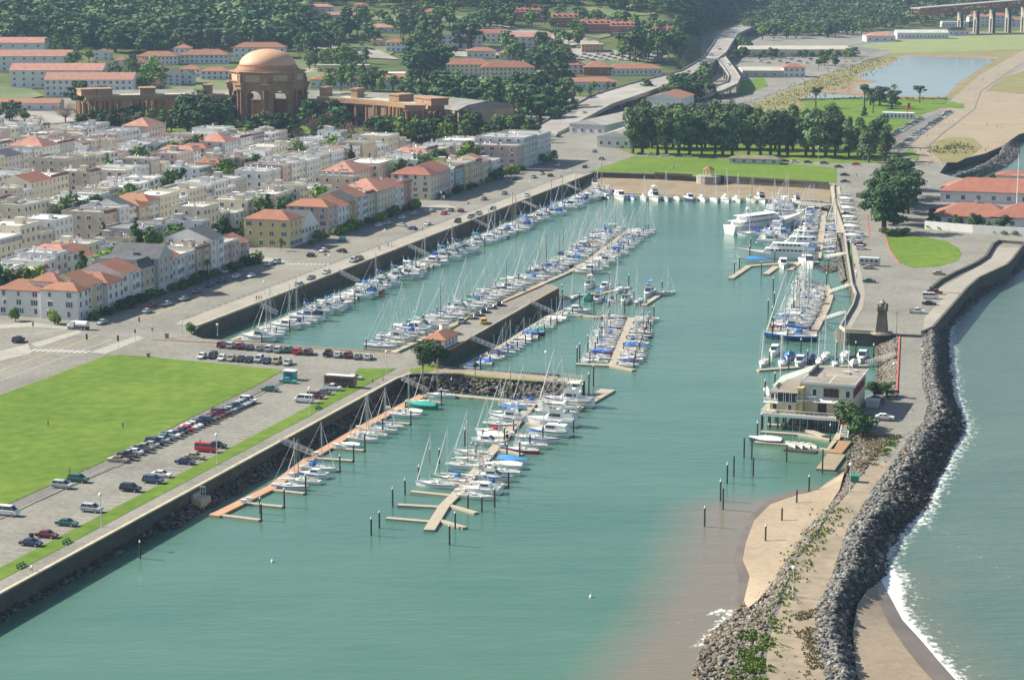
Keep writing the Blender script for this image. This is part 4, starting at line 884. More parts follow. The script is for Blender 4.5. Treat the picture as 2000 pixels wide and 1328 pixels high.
def finger(t, a, d, ln, wd=1.0, z=.42, m='dockwood', pl=True, lab=''):
 a = Vector((a.x, a.y, 0)); b = a + d * ln
 obj('finger', seg_mesh(a, b, wd, -.2, z).mesh('finger', [M[m]]), t)
 if pl: pile(b + d * .1 + Vector((d.y, -d.x, 0)) * .0, R.uniform(.8, 1.15), lab)
def along(P_, s):
 for a, b in zip(P_[:-1], P_[1:]):
  l = (b - a).length
  if s <= l: return a + (b - a) * (s / l), (b - a).normalized()
  s -= l
 return P_[-1], (P_[-1] - P_[-2]).normalized()
CDIR = Vector((CA, -SA, 0)); BDIR = Vector((SA, CA, 0))
def berths(t, P_, d, spacing, lens, kinds, rng, where, gap=1.6, s0=2, s1=None, skip=.04, fsp=2, flen=None, cv=None, order='from the near end', boxes=False, jit=.12):
 tot = sum((b - a).length for a, b in zip(P_[:-1], P_[1:])); s = s0; s1 = s1 or tot; k = 0; nb = 0
 while s < s1:
  p, _ = along(P_, s); p = Vector((p.x, p.y, 0))
  if k % fsp == 0: finger(t, p - BDIR * 0 + (along(P_, max(0, s - spacing * .5))[0] - along(P_, s)[0]) * 1.0, d, flen or (sum(lens) / 2 * .9), lab=f'dark capped pile, {nth(k // fsp + 1)} {order} on {where}')
  k += 1
  if rng.random() > skip:
   kind = rng.choice(kinds); ln = rng.uniform(*lens) * (.9 if kind == 'small' and lens[0] > 8 else 1); nb += 1
   if kind == 'small': ln = min(ln, 8)
   hd = math.atan2(d.y, d.x) + (0 if rng.random() < .45 else math.pi)
   boat(kind, p + d * (gap + ln / 2 + rng.uniform(-.3, .5)), hd + rng.uniform(-.03, .03), ln, rng, extra=f'{nth(nb)} {order} of {where}', canvas=cv() if cv else None)
  if boxes and k % 2 == 0:
   obj('dock_box', DBOX, t, tuple(p + d * .9 + Vector((0, 0, .5))), math.atan2(d.y, d.x))
  s += spacing * rng.uniform(1 - jit, 1 + jit)
 return nb
rb = random.Random(21)
t, P_ = dock('long floating dock along the boulevard wall', [(452, 664), (1152, 372)], 1.8)
berths(t, P_, CDIR, 5.4, (9.0, 12.0), ['sail', 'sail', 'motor', 'motor', 'small'], rb, 'boulevard dock', skip=.02, s0=4)
t, P_ = dock('long floating dock beside the paved pier', [(765, 689), (1062, 552), (1112, 530)], 2.0)
berths(t, P_, -CDIR, 5.6, (9.5, 12.5), ['sail', 'sail', 'sail', 'sail', 'motor'], rb, 'long pier dock', skip=.03, s0=7, s1=176)
t, P_ = dock('floating dock at the middle of the basin beyond the pier', [(1112, 530), (1150, 508), (1232, 447)], 2.0)
berths(t, P_, -CDIR, 5.8, (9, 11.5), ['sail', 'sail', 'sail', 'motor'], rb, 'mid basin dock, left side', s0=6)
berths(t, P_, CDIR, 5.6, (8.5, 10.5), ['sail', 'sail', 'motor', 'small'], rb, 'mid basin dock, right side', s0=2)
t, P_ = dock('floating dock off the tip of the long pier', [(1098, 580), (1180, 571), (1230, 560)], 1.6)
for x, y, k_, ln, hc_, cv_ in ((1120, 584, 'sail', 7, 'white', 'red'), (1147, 586, 'small', 8, 'green', 'green'), (1168, 590, 'motor', 9, 'white', 'blue'), (1150, 562, 'motor', 9, 'white', 'white'), (1181, 566, 'motor', 9, 'white', 'white'), (1194, 590, 'sail', 8, 'white', 'blue'), (1208, 570, 'sail', 9, 'white', 'blue'), (1222, 592, 'motor', 9.5, 'white', 'white'), (1246, 593, 'sail', 9, 'white', 'white'), (1267, 578, 'motor', 10, 'white', 'blue'), (1298, 575, 'sail', 8, 'white', 'white')):
 boat(k_, G(x, y, 0), (-math.pi / 2 - .3) if x < 1290 else math.atan2(BDIR.y, BDIR.x) - .9, ln, rb, hull=hc_, canvas=cv_, mast='', extra=f'moored off the pier tip near {"its right end" if x > 1240 else "its left end" if x < 1165 else "its middle"}')
dock('short slanting dock at the right end of the pier tip row', [(1256, 596), (1290, 574)], 1.8)
for x, y in ((1098, 580), (1132, 595), (1156, 598), (1191, 556), (1204, 596), (1228, 560), (1293, 572), (1180, 598), (1238, 592)): pile(G(x, y, 0), 1.2, f'dark pile off the pier tip beside moored boats')
t, P_ = dock('floating dock of small boats below the long pier', [(899, 716), (981, 674), (1065, 619), (1100, 607)], 1.4)
berths(t, P_, CDIR, 3.7, (5.2, 7.0), ['small', 'small', 'small', 'sail'], rb, 'small boat dock', s0=2, gap=1.0, skip=.0, flen=6)
t, P_ = dock('crossing dock between the small boat docks', [(1100, 609), (1165, 619), (1232, 622)], 1.6)
boat('motor', G(1128, 612, 0), ROTC + .05, 9, rb, hull='white', canvas='blue', extra='lying across the head of the small boat dock')
for x, y in ((1099, 592), (1160, 612), (1190, 615), (1220, 612)): pile(G(x, y, 0), 1.4, f'tall dark pile by the crossing dock, {"left" if x < 1150 else "right"} part')
t, P_ = dock('square ended dock in the middle of the harbour', [(1196, 712), (1233, 620)], 2.2)
berths(t, P_, -CDIR, 4.2, (6.5, 8.5), ['sail', 'sail', 'small'], rb, 'central dock, left side', s0=3, gap=1.3, skip=0)
berths(t, P_, CDIR, 4.2, (6, 8), ['small', 'sail', 'small'], rb, 'central dock, right side', s0=1, gap=1.3, skip=0)
dock('near end of the square ended dock', [(1125, 710), (1192, 713), (1238, 722)], 1.8)
for x, y in ((1127, 708), (1132, 701), (1148, 685), (1277, 625), (1270, 655)): pile(G(x, y, 0), 1.3, f'dark capped pile at the {"left" if x < 1200 else "right"} edge of the central dock')
t, P_ = dock('floating dock at the sandy head of the basin', [(1158, 376), (1300, 379), (1605, 392)], 1.8)
x = 1174; k = 0
for kk, hc_, cv_, ln, dx in (('small', 'dark blue', 'blue', 7, 12), ('motor', 'white', 'white', 8, 26), ('motor', 'white', 'white', 13, 22), ('small', 'white', 'blue', 8, 23), ('sail', 'white', 'white', 9, 22), ('motor', 'white', 'white', 13, 20), ('sail', 'white', 'white', 10, 24), ('small', 'white', 'white', 7, 24), ('motor', 'dark blue', 'navy', 11, 24),
       ('sail', 'white', 'white', 10, 24), ('sail', 'white', 'blue', 10, 22), ('sail', 'white', 'white', 11, 22), ('sail', 'white', 'white', 11, 28), ('sail', 'cream', 'green', 11, 20), ('motor', 'white', 'white', 12, 24), ('sail', 'white', 'white', 9, 24), ('sail', 'cream', 'white', 11, 22), ('motor', 'white', 'blue', 9, 20)):
 k += 1; yb = 388 + (x - 1160) * .022
 boat(kk, G(x, yb, 0), -math.pi / 2 + .15, ln, rb, hull=hc_, canvas=cv_, mast='wooden' if k in (14, 17) else '', extra=f'{nth(k)} from left at the basin head')
 if k % 2: pile(G(x + 10, yb + 6, 0), .9, f'dark pile at the basin head, {nth(k // 2 + 1)} from left')
 x += dx
t, P_ = dock('reddish timber dock below the near seawall', [(418, 1006), (532, 950), (611, 890), (686, 845), (828, 770)], 2.6, 'dockred')
for i, (x0, y0, x1, y1) in enumerate(((420, 1007, 507, 1018), (472, 984, 552, 992), (530, 959, 594, 966), (640, 919, 661, 921), (611, 897, 688, 902), (653, 877, 710, 882), (728, 825, 800, 830), (690, 843, 745, 848), (705, 866, 700, 866), (755, 808, 790, 812), (800, 784, 860, 790))):
 a, b = G(x0, y0, 0), G(x1, y1, 0); d = (b - a).normalized()
 if i == 8: continue
 obj('finger', seg_mesh(a - d * 1.0, b, 1.3, -.2, .44).mesh('finger', [M['dockwood']]), t)
 pile(b + BDIR * .9, 1.05 + .1 * (i % 3), f'capped pile at the end of finger {["one","two","three","four","five","six","seven","eight","nine","ten","eleven"][i]} from the near end, reddish dock')
for x0, y0 in ((476, 982), (487, 978), (617, 889), (661, 874), (569, 930), (656, 872), (700, 838), (757, 800)): obj('dock_box', DBOX, t, tuple(G(x0, y0, .5)), ROTC)
D1B = [('sail', 567, 955, 8.8, 'white', 'white', ''), ('sail', 592, 943, 8.6, 'white', 'blue', 'dark'), ('motor', 612, 932, 7.4, 'white', 'white', ''), ('sail', 620, 919, 9.0, 'white', 'blue', ''), ('small', 686, 872, 5, 'white', 'white', ''), ('sail', 708, 862, 8.2, 'white', 'white', ''), ('sail', 727, 853, 7.8, 'white', 'white', ''), ('sail', 745, 845, 8.6, 'white', 'blue', ''), ('sail', 760, 836, 7.6, 'white', 'blue', ''),
 ('sail', 791, 815, 8.4, 'white', 'white', ''), ('small', 806, 808, 6, 'cream', 'white', ''), ('small', 825, 797, 8.2, 'green', 'green', ''), ('sail', 834, 789, 7.6, 'white', 'white', 'wooden'), ('sail', 862, 776, 7.8, 'white', 'white', 'wooden')]
for i, (k_, x, y, ln, h_, c_, m_) in enumerate(D1B):
 boat(k_, G(x, y, 0), ROTC + (0 if i in (0, 3, 5, 7, 9) else math.pi), ln, rb, hull=h_, canvas=c_, mast=m_, extra=f'{nth(i + 1)} from the near end of reddish dock')
for x, y, h in ((274, 1090, 1.0), (725, 1045, 1.05), (741, 1031, 1.0), (508, 1003, 1.0)): pile(G(x, y, 0), h, {274: 'lone capped pile below the near seawall at left', 725: 'left of two lone piles off the crossing docks', 741: 'right of two lone piles off the crossing docks', 508: 'capped pile between the first two reddish dock fingers'}[x])
t, P_ = dock('long dock in the near basin with crossing fingers', [(838, 1034), (868, 986), (905, 950), (946, 898), (1000, 835), (1046, 780)], 2.4)
for x0, y0, x1, y1 in ((850, 1022, 755, 1014), (846, 1015, 908, 1033), (868, 993, 777, 988), (873, 988, 930, 1004), (880, 970, 803, 962), (905, 948, 870, 944), (918, 930, 860, 927), (950, 893, 905, 888), (985, 862, 920, 858), (1005, 838, 955, 832), (1025, 812, 970, 806), (930, 942, 990, 951), (950, 905, 1000, 915), (975, 880, 1020, 890), (1010, 850, 1055, 862), (1030, 826, 1085, 842), (1045, 800, 1100, 815)):
 a, b = G(x0, y0, 0), G(x1, y1, 0); obj('finger', seg_mesh(a, b, 1.4, -.2, .43).mesh('finger', [M['dockwood']]), t)
i = 0
for x, y in ((878, 1064), (889, 1032), (767, 990), (791, 966), (818, 945), (858, 905), (840, 910), (914, 995), (966, 990), (941, 1000), (908, 870), (943, 865), (958, 930), (993, 950), (1015, 895), (1035, 875), (1060, 865), (1092, 850), (1110, 830), (1120, 845), (990, 900), (930, 895), (985, 868), (1003, 845)):
 i += 1; pile(G(x, y, 0), 1.0 + .2 * (i % 2), f'capped pile among the near basin fingers, {"left" if x < 930 else "right"} side, {"near" if y > 940 else "far"} part')
for x0, y0 in ((893, 962), (903, 945), (918, 935), (930, 915), (958, 893), (980, 873), (1000, 850)): obj('dock_box', DBOX, t, tuple(G(x0, y0, .5)), ROTC)
D2L = [('sail', 851, 951, 9.2, 'white', 'green', ''), ('sail', 884, 941, 9.0, 'white', 'blue', ''), ('sail', 905, 915, 8.6, 'white', 'white', 'dark'), ('sail', 921, 902, 7.6, 'white', 'white', ''), ('sail', 921, 888, 8.4, 'white', 'white', ''), ('motor', 954, 868, 8, 'white', 'navy', ''), ('small', 962, 856, 7.5, 'white', 'white', ''), ('sail', 960, 845, 8, 'white', 'red', ''), ('sail', 975, 833, 8.6, 'white', 'white', ''), ('motor', 993, 822, 9.2, 'white', 'navy', ''),
 ('sail', 985, 810, 8, 'white', 'blue', ''), ('small', 1003, 803, 7, 'green', 'blue', 'wooden'), ('sail', 1005, 795, 8.5, 'white', 'blue', 'wooden'), ('sail', 1030, 788, 8, 'white', 'blue', '')]
D2R = [('sail', 928, 974, 8.4, 'white', 'white', ''), ('motor', 943, 962, 8.4, 'white', 'white', ''), ('sail', 952, 950, 8, 'white', 'blue', ''), ('motor', 965, 938, 8.6, 'white', 'white', ''), ('sail', 983, 926, 8.4, 'white', 'white', ''), ('small', 992, 914, 7.5, 'cream', 'white', ''), ('small', 1002, 904, 7.6, 'white', 'blue', ''), ('sail', 1020, 883, 8.4, 'red', 'white', ''), ('sail', 1037, 874, 8.6, 'white', 'blue', ''), ('sail', 1052, 863, 10, 'white', 'blue', ''),
 ('motor', 1072, 850, 10.5, 'white', 'white', ''), ('motor', 1080, 830, 12.5, 'white', 'white', ''), ('sail', 1088, 812, 11, 'white', 'navy', ''), ('sail', 1092, 800, 11.5, 'white', 'white', ''), ('motor', 1110, 792, 13.5, 'white', 'white', '')]
for side, lst in (('left', D2L), ('right', D2R)):
 for i, (k_, x, y, ln, h_, c_, m_) in enumerate(lst):
  boat(k_, G(x, y, 0), ROTC + (math.pi if (i * 7 + (side == 'left')) % 3 else 0) + rb.uniform(-.05, .05), ln, rb, hull=h_, canvas=c_, mast=m_, extra=f'{nth(i + 1)} from near end, {side} side of near basin dock')
dock('crossing dock under the rock mole', [(846, 767), (987, 781), (1075, 790), (1140, 795)], 2.2)
dock('broad platform dock slanting out past the rock mole', [(1136, 790), (1188, 760)], 4.2)
for x, y, h in ((882, 770, 1.2), (1150, 769, 1.6), (1159, 755, 1.7), (1138, 780, 1.2), (1126, 779, 1.2), (1001, 775, 1.0), (1068, 765, 1.3)): pile(G(x, y, 0), h, f'dark pile at the foot of the rock mole, {"left" if x < 1010 else "right"} end')
t, P_ = dock('east floating dock with a dense fan of boats', [(1586, 655), (1614, 600), (1621, 578), (1612, 556)], 2.4)
berths(t, P_, -CDIR, 4.1, (9, 13), ['sail', 'sail', 'motor', 'sail'], rb, 'east dock', s0=4, gap=1.6, skip=0)
boat('sail', G(1546, 664, 0), ROTC + math.pi, 16, rb, hull='dark blue', canvas='blue', mast='', extra='the longest, at the near end of the east dock')
for i, (x, y) in enumerate(((1508, 665), (1510, 650), (1508, 630), (1500, 615), (1512, 600), (1510, 570), (1614, 560), (1538, 672))): pile(G(x, y, 0), 1.4, f'dark pile off the outer ends of the east dock, {nth(i + 1)} from the near end')
t, P_ = dock('east dock by the boardwalk with mixed boats', [(1598, 505), (1603, 470), (1607, 436), (1612, 405)], 2.4)
berths(t, P_, -CDIR, 6.0, (8, 11), ['sail', 'motor', 'motor', 'small'], rb, 'boardwalk dock', s0=18, gap=1.6, skip=0)
berths(t, P_, -CDIR, 5.0, (9, 13), ['motor', 'motor', 'sail'], rb, 'boardwalk dock, outer tier', s0=36, gap=13.5, skip=0, fsp=99)
berths(t, P_, CDIR, 5.5, (6, 8), ['small', 'sail'], rb, 'boardwalk dock, inner side', s0=10, s1=150, gap=1.4, skip=.1)
dock('elbow shaped dock in front of the big yachts', [(1427, 543), (1463, 519), (1515, 515), (1600, 511)], 2.2)
dock('short dock between the two white trawlers', [(1496, 535), (1516, 520)], 2.4); dock('short dock beside the right trawler', [(1542, 527), (1560, 512)], 2.2)
for x, y in ((1434, 538), (1444, 528), (1487, 538), (1464, 505), (1513, 515), (1618, 530), (1466, 490)): pile(G(x, y, 0), 1.4, f'dark pile by the elbow dock, {"left" if x < 1500 else "right"} part')
boat('motor', G(1530, 522, 0), -math.pi / 2 - .1, 11, rb, hull='white', canvas='white', extra='left trawler facing the camera by the elbow dock')
boat('motor', G(1578, 520, 0), -math.pi / 2 + .1, 14, rb, hull='white', canvas='white', extra='right trawler facing the camera by the elbow dock')
boat('sail', G(1472, 462, 0), ROTC + math.pi, 13, rb, hull='white', canvas='blue', mast='', extra='lying in front of the largest yacht')
boat('small', G(1480, 512, 0), ROTC, 9, rb, hull='white', canvas='blue', mast='', extra='beside the elbow dock below the yacht bow')
def superyacht(p0, p1, label, decks=2):
 a, b = G(*p0, 0), G(*p1, 0); d = b - a; L_ = d.length
 t = thing('motor_yacht', label, 'yacht', tuple((a + b) / 2), math.atan2(d.y, d.x))
 B = L_ * .19; fb = L_ * .07
 obj('hull', hull_mesh('hull', L_, B, fb, M['gelcoat'], M['deck'], M['gelcoat'], fine=.2, stern=.85, sheer=.9), t)
 x0, x1 = -L_ * .40, L_ * .24; z = fb + .05; w = B * .42
 for k in range(decks):
  mb = MB(); h = 1.9
  mb.loft([[(x0, -w, z), (x0, w, z), (x0 + .8, w * .95, z + h), (x0 + .8, -w * .95, z + h)], [(x1, -w * .8, z), (x1, w * .8, z), (x1 - 2, w * .75, z + h), (x1 - 2, -w * .75, z + h)]], 0)
  mb.box(x0 - 1.5, x1 - 1.5, -w * 1.12, w * 1.12, z + h, z + h + .15, 0)
  dk = obj(['lower_cabin', 'upper_cabin', 'wheelhouse'][k], mb.mesh('cabin_deck', [M['gelcoat']]), t)
  n = int((x1 - x0 - 4) / 1.6); wn = MB().box(-.5, .5, -.06, .02, 0, .8).mesh('window', [M['glass']])
  for i in range(n):
   for s_ in (-1, 1):
    f = (i + .5) / n; xx = x0 + 1.5 + f * (x1 - x0 - 5); yy = s_ * (w * (1 - .2 * (xx - x0) / (x1 - x0)) * .975 + .05)
    obj('window', wn, dk, (xx, yy, z + 1.1), 0 if s_ < 0 else math.pi)
  x0 += L_ * .07; x1 -= L_ * .09; w *= .85; z += h + .15
 mb = MB(); mb.tube((x0 + 2, -w * .8, z), (x0 + 1, -w * .5, z + 2.6), .15, 5); mb.tube((x0 + 2, w * .8, z), (x0 + 1, w * .5, z + 2.6), .15, 5); mb.tube((x0 + 1, -w * .5, z + 2.6), (x0 + 1, w * .5, z + 2.6), .15, 5); mb.cyl(x0 + 1, 0, z + 2.6, z + 3.2, .7, n=10); mb.tube((x0 + 1, 0, z + 3), (x0 + 1, 0, z + 6), .06, 4)
 obj('radar_mast', mb.mesh('radar_mast', [M['gelcoat']]), t)
 r2 = MB(); rails(r2, L_, B, fb, h=1.0, fine=.2, stern=.85, sheer=.9, t0=.45); obj('guard_rail', r2.mesh('guard_rail', [M['alu']]), t)
superyacht((1424, 458), (1560, 440), 'largest white motor yacht, its stern at the left of the east docks', 2)
superyacht((1598, 508), (1448, 503), 'long white motor yacht with bow pointing left above the elbow dock', 2)
superyacht((1602, 491), (1496, 489), 'sleek white motor yacht moored behind the elbow dock yacht', 2)
superyacht((1596, 478), (1515, 474), 'white motor yacht third behind the elbow dock', 2)
t, P_ = dock('floating dock behind the clubhouse with boats facing out', [(1480, 722), (1560, 716), (1696, 713)], 1.8)
for i, (k_, x, y, ln, h_, c_) in enumerate((('sail', 1491, 712, 9, 'white', 'white'), ('motor', 1512, 692, 9, 'white', 'white'), ('sail', 1528, 712, 9, 'white', 'blue'), ('small', 1541, 700, 8, 'white', 'blue'), ('motor', 1562, 713, 9.5, 'white', 'blue'), ('small', 1584, 704, 7, 'dark blue', 'navy'), ('sail', 1600, 710, 8, 'white', 'white'), ('sail', 1612, 700, 9, 'white', 'blue'), ('sail', 1632, 714, 8, 'white', 'navy'), ('sail', 1650, 700, 10, 'white', 'blue'), ('small', 1667, 714, 7, 'white', 'white'), ('motor', 1684, 704, 10, 'white', 'blue'))):
 boat(k_, G(x, y, 0), -math.pi / 2 - .25, ln, rb, hull=h_, canvas=c_, mast='', extra=f'{nth(i + 1)} from left behind the clubhouse')
for i, (x, y) in enumerate(((1564, 692), (1503, 716), (1540, 722), (1634, 697), (1671, 698), (1706, 703), (1577, 715), (1513, 760), (1494, 775))): pile(G(x, y, 0), 1.3, f'capped pile among the boats behind the clubhouse, {nth(i + 1)} counted')
for pts, lb in (([(1499, 828), (1560, 832), (1610, 850)], 'upper dock below the clubhouse deck'), ([(1486, 842), (1560, 847), (1622, 858)], 'middle dock below the clubhouse deck'), ([(1474, 862), (1540, 867), (1620, 878)], 'lowest dock below the clubhouse with the dinghies'), ([(1622, 876), (1640, 845)], 'gangway dock joining the clubhouse docks')):
 dock(lb, pts, 1.6)
dock('dark low float under the four dinghies', [(1533, 876), (1595, 882)], 2.4, 'pile', .3)
dock('square tan float on the beach side of the clubhouse', [(1612, 916), (1634, 886)], 4.4, 'sand')
dock('float of timber debris above the square tan float', [(1630, 884), (1650, 860)], 3.5, 'teak')
for i, x in enumerate((1545, 1559, 1573, 1586)): boat('dinghy_mast' if i < 3 else 'dinghy', G(x, 872 + i * 1.2, 0) + Vector((0, 0, .3)), -math.pi / 2 + .35, 4.3, rb, extra=f'{nth(i + 1)} from left on the dark float'); BOATS[-1].location.z = .32
boat('small', G(1497, 865, 0), ROTC + math.pi, 8, rb, hull='dark blue', canvas='white', mast='', extra='alongside the lowest clubhouse dock')
boat('small', G(1500, 768, 0), -math.pi / 2, 6, rb, hull='white', canvas='white', mast='', extra='at the left corner of the clubhouse')
for i, (x, y, h) in enumerate(((1487, 840, 1.2), (1479, 857, 1.2), (1621, 862, 1.2), (1584, 832, 1.2), (1453, 893, 1.4), (1468, 897, 1.3), (1433, 930, 1.4), (1471, 930, 1.3), (1420, 944, 1.3), (1407, 978, 1.3), (1412, 995, 1.4), (1376, 1028, 1.2), (1536, 902, 1.2), (1606, 925, 1.7))):
 pile(G(x, y, 0), h, ['tall capped pile at the upper left of the clubhouse docks', 'capped pile at the lower left of the clubhouse docks', 'pile beside the red flag at the clubhouse docks', 'pile in front of the clubhouse deck', 'leftmost of two dark piles left of the dinghy float', 'right one of two dark piles left of the dinghy float', 'dark pile in open water left of the beach, upper left', 'dark pile in open water left of the beach, upper right', 'white capped pile in open water below the upper pair', 'white capped pile of the close pair left of the beach', 'bare dark pile of the close pair left of the beach', 'lowest pile in open water left of the beach', 'dark pile under the dinghy float', 'tall pile at the corner of the square tan float'][i], None, cap=i in (0, 1, 2, 3, 8, 9, 11))
for i, (x, y, h) in enumerate(((1580, 954, 1.0), (1556, 981, 1.0), (1527, 1017, 1.0), (1495, 1056, 1.1))):
 o = pile(G(x, y, .6), h, f'timber pile standing on the inner beach, {nth(i + 1)} from the top', None, cap=i in (0, 3)); o.location.z = .0
for i in range(11):
 y = 385 + i * 9; k_ = 'small' if i % 2 else 'sail'
 o = boat(k_, G(1652 + i * 1.6, y, 4), ROTC + rb.uniform(-.1, .1), 6.5, rb, hull='white', canvas='white', mast='', extra=f'{nth(i + 1)} from the far end of the trailer park'); o.location.z = 4.55
 st = MB()
 for x_ in (-1.2, 1.2):
  for s_ in (-.8, .8): st.box(x_ - .15, x_ + .15, s_ - .1, s_ + .1, -.55, .2)
 st.box(-2.6, 3.6, -.08, .08, -.4, -.28)
 obj('cradle', st.mesh('cradle', [M['alu']]), o)
print('boats', len(BOATS))
def gangway(p, q, zp, zq, label, wd=1.6):
 a, b = G(*p, zp), G(*q, zq); d = b - a; L_ = (Vector((d.x, d.y, 0))).length; sl = math.atan2(d.z, L_)
 t = thing('gangway', label, 'gangway', tuple(a), 0); t.rotation_euler = (0, -sl, math.atan2(d.y, d.x))
 Lr = d.length; obj('ramp', MB().box(0, Lr, -wd / 2, wd / 2, -.1, 0).mesh('ramp', [M['concrete']]), t)
 for s_ in (-1, 1):
  mb = MB(); y = s_ * wd / 2; mb.box(0, Lr, y - .06, y + .06, 1.0, 1.12); mb.box(0, Lr, y - .04, y + .04, .5, .58)
  n = int(Lr / 1.6) + 1
  for i in range(n + 1): x = min(Lr - .05, i * Lr / n); mb.box(x - .04, x + .04, y - .04, y + .04, 0, 1.05)
  obj('railing', mb.mesh('railing', [M['gelcoat']]), t)
gangway((545, 862), (608, 888), 4.2, .6, 'white railed gangway from the seawall to the reddish dock', 1.8)
gangway((785, 742), (832, 765), 4.2, .6, 'gangway at the far end of the reddish dock')
gangway((915, 661), (968, 682), 4.2, .6, 'gangway from the long pier to the small boat dock, near one')
gangway((1032, 592), (1078, 612), 4.2, .6, 'gangway from the long pier to the small boat dock, far one')
gangway((496, 592), (540, 614), 4.2, .6, 'gangway from the boulevard wall nearest the car park')
gangway((660, 532), (700, 552), 4.2, .6, 'second gangway down from the boulevard wall')
gangway((798, 482), (836, 500), 4.2, .6, 'third gangway down from the boulevard wall')
gangway((922, 430), (955, 446), 4.2, .6, 'fourth gangway down from the boulevard wall')
gangway((1022, 396), (1048, 408), 4.2, .6, 'fifth gangway down from the boulevard wall')
gangway((1104, 362), (1128, 373), 4.2, .6, 'farthest gangway down from the boulevard wall')
gangway((1660, 560), (1622, 573), 4.2, .6, 'gangway from the mole wall to the east dock, far one')
gangway((1648, 614), (1610, 626), 4.2, .6, 'gangway from the mole wall to the east dock, near one')
gangway((1650, 498), (1608, 506), 4.2, .6, 'gangway from the mole wall to the yacht docks')
gangway((1748, 695), (1694, 711), 3.9, .6, 'curved looking gangway from the breakwater to the clubhouse boats')
bw = thing('boardwalk', 'raised grey timber boardwalk along the mole', 'boardwalk')
obj('deck', seg_mesh(G(1631, 365, 4.3), G(1645, 455, 4.3), 4.5, 4.05, 4.35).mesh('deck', [M['dockwood']]), bw)
a, b = G(1631, 365, 4.3), G(1645, 455, 4.3)
for i in range(14):
 q = a + (b - a) * (i / 13) - CDIR * 1.8; obj('post', MB().cyl(q.x, q.y, -2, 4.1, .2, n=6).mesh('post', [M['pile']]), bw)
cr_ = thing('boat_hoist_deck', 'dark timber hoist deck at the upper right corner of the basin', 'deck')
a = G(1560, 396, 2.5); b = G(1618, 402, 2.5)
obj('deck', seg_mesh(a, b, 10, 2.2, 2.6).mesh('deck', [M['concrete']]), cr_)
for i in range(5):
 for s_ in (-4, 4): q = a + (b - a) * (i / 4) + BDIR * s_; obj('post', MB().cyl(q.x, q.y, -2, 2.2, .25, n=6).mesh('post', [M['pile']]), cr_)
pf = thing('lookout_platform', 'timber lookout platform on tall posts at the end of the rock mole', 'platform')
a, b = G(1090, 740, 4), G(1133, 746, 4); d = (b - a).normalized(); n_ = Vector((-d.y, d.x, 0))
obj('deck', seg_mesh(a, b, 5, 3.8, 4.05).mesh('deck', [M['dockwood']]), pf)
for s_ in (-1, 1):
 mb = MB(); q0 = a + n_ * 2.4 * s_; q1 = b + n_ * 2.4 * s_
 for z in (4.6, 5.1): mb.tube((*q0[:2], z), (*q1[:2], z), .07, 4)
 for i in range(7): q = q0 + (q1 - q0) * i / 6; mb.tube((q.x, q.y, 4), (q.x, q.y, 5.2), .07, 4)
 obj('railing', mb.mesh('railing', [M['dockwood']]), pf)
 for i in range(4): q = a + (b - a) * (.25 + .25 * i) * .98 + n_ * 2.3 * s_; obj('post', MB().cyl(q.x, q.y, -2, 3.8, .22, n=6).mesh('post', [M['pile']]), pf)
# ------------------------------------------------------------ vehicles
PAINT = {n: mat('paint_' + n.replace(' ', '_'), c, .3, spec=.6) for n, c in {'white': (.72, .72, .71), 'silver': (.42, .43, .44), 'grey': (.16, .165, .17), 'black': (.015, .015, .018), 'dark blue': (.02, .035, .09), 'blue': (.045, .08, .15), 'red': (.50, .02, .02), 'maroon': (.16, .02, .03), 'green': (.02, .13, .09), 'tan': (.36, .29, .20), 'gold': (.65, .40, .03), 'teal': (.02, .32, .30), 'brown': (.10, .06, .04)}.items()}
M['headlight'] = mat('lamp_glass', (.7, .7, .68), .1); M['taillight'] = mat('red_lamp_glass', (.35, .02, .02), .2)
def side_extrude(outline, hw, inset=.06):
 """car body: side outline pulled across, edges tucked in at the top"""
 mb = MB(); n = len(outline); secs = []
 zt = max(p[1] for p in outline)
 for s_, f in ((-1, 1), (-.93, 0), (.93, 0), (1, 1)):
  k = 1 if abs(s_) < 1 else .985
  secs.append([(x * k, s_ * hw, (z if z < zt * .7 else z - (.05 if f else 0)) if True else z) for x, z in outline])
 mb.loft(secs, 0); return mb
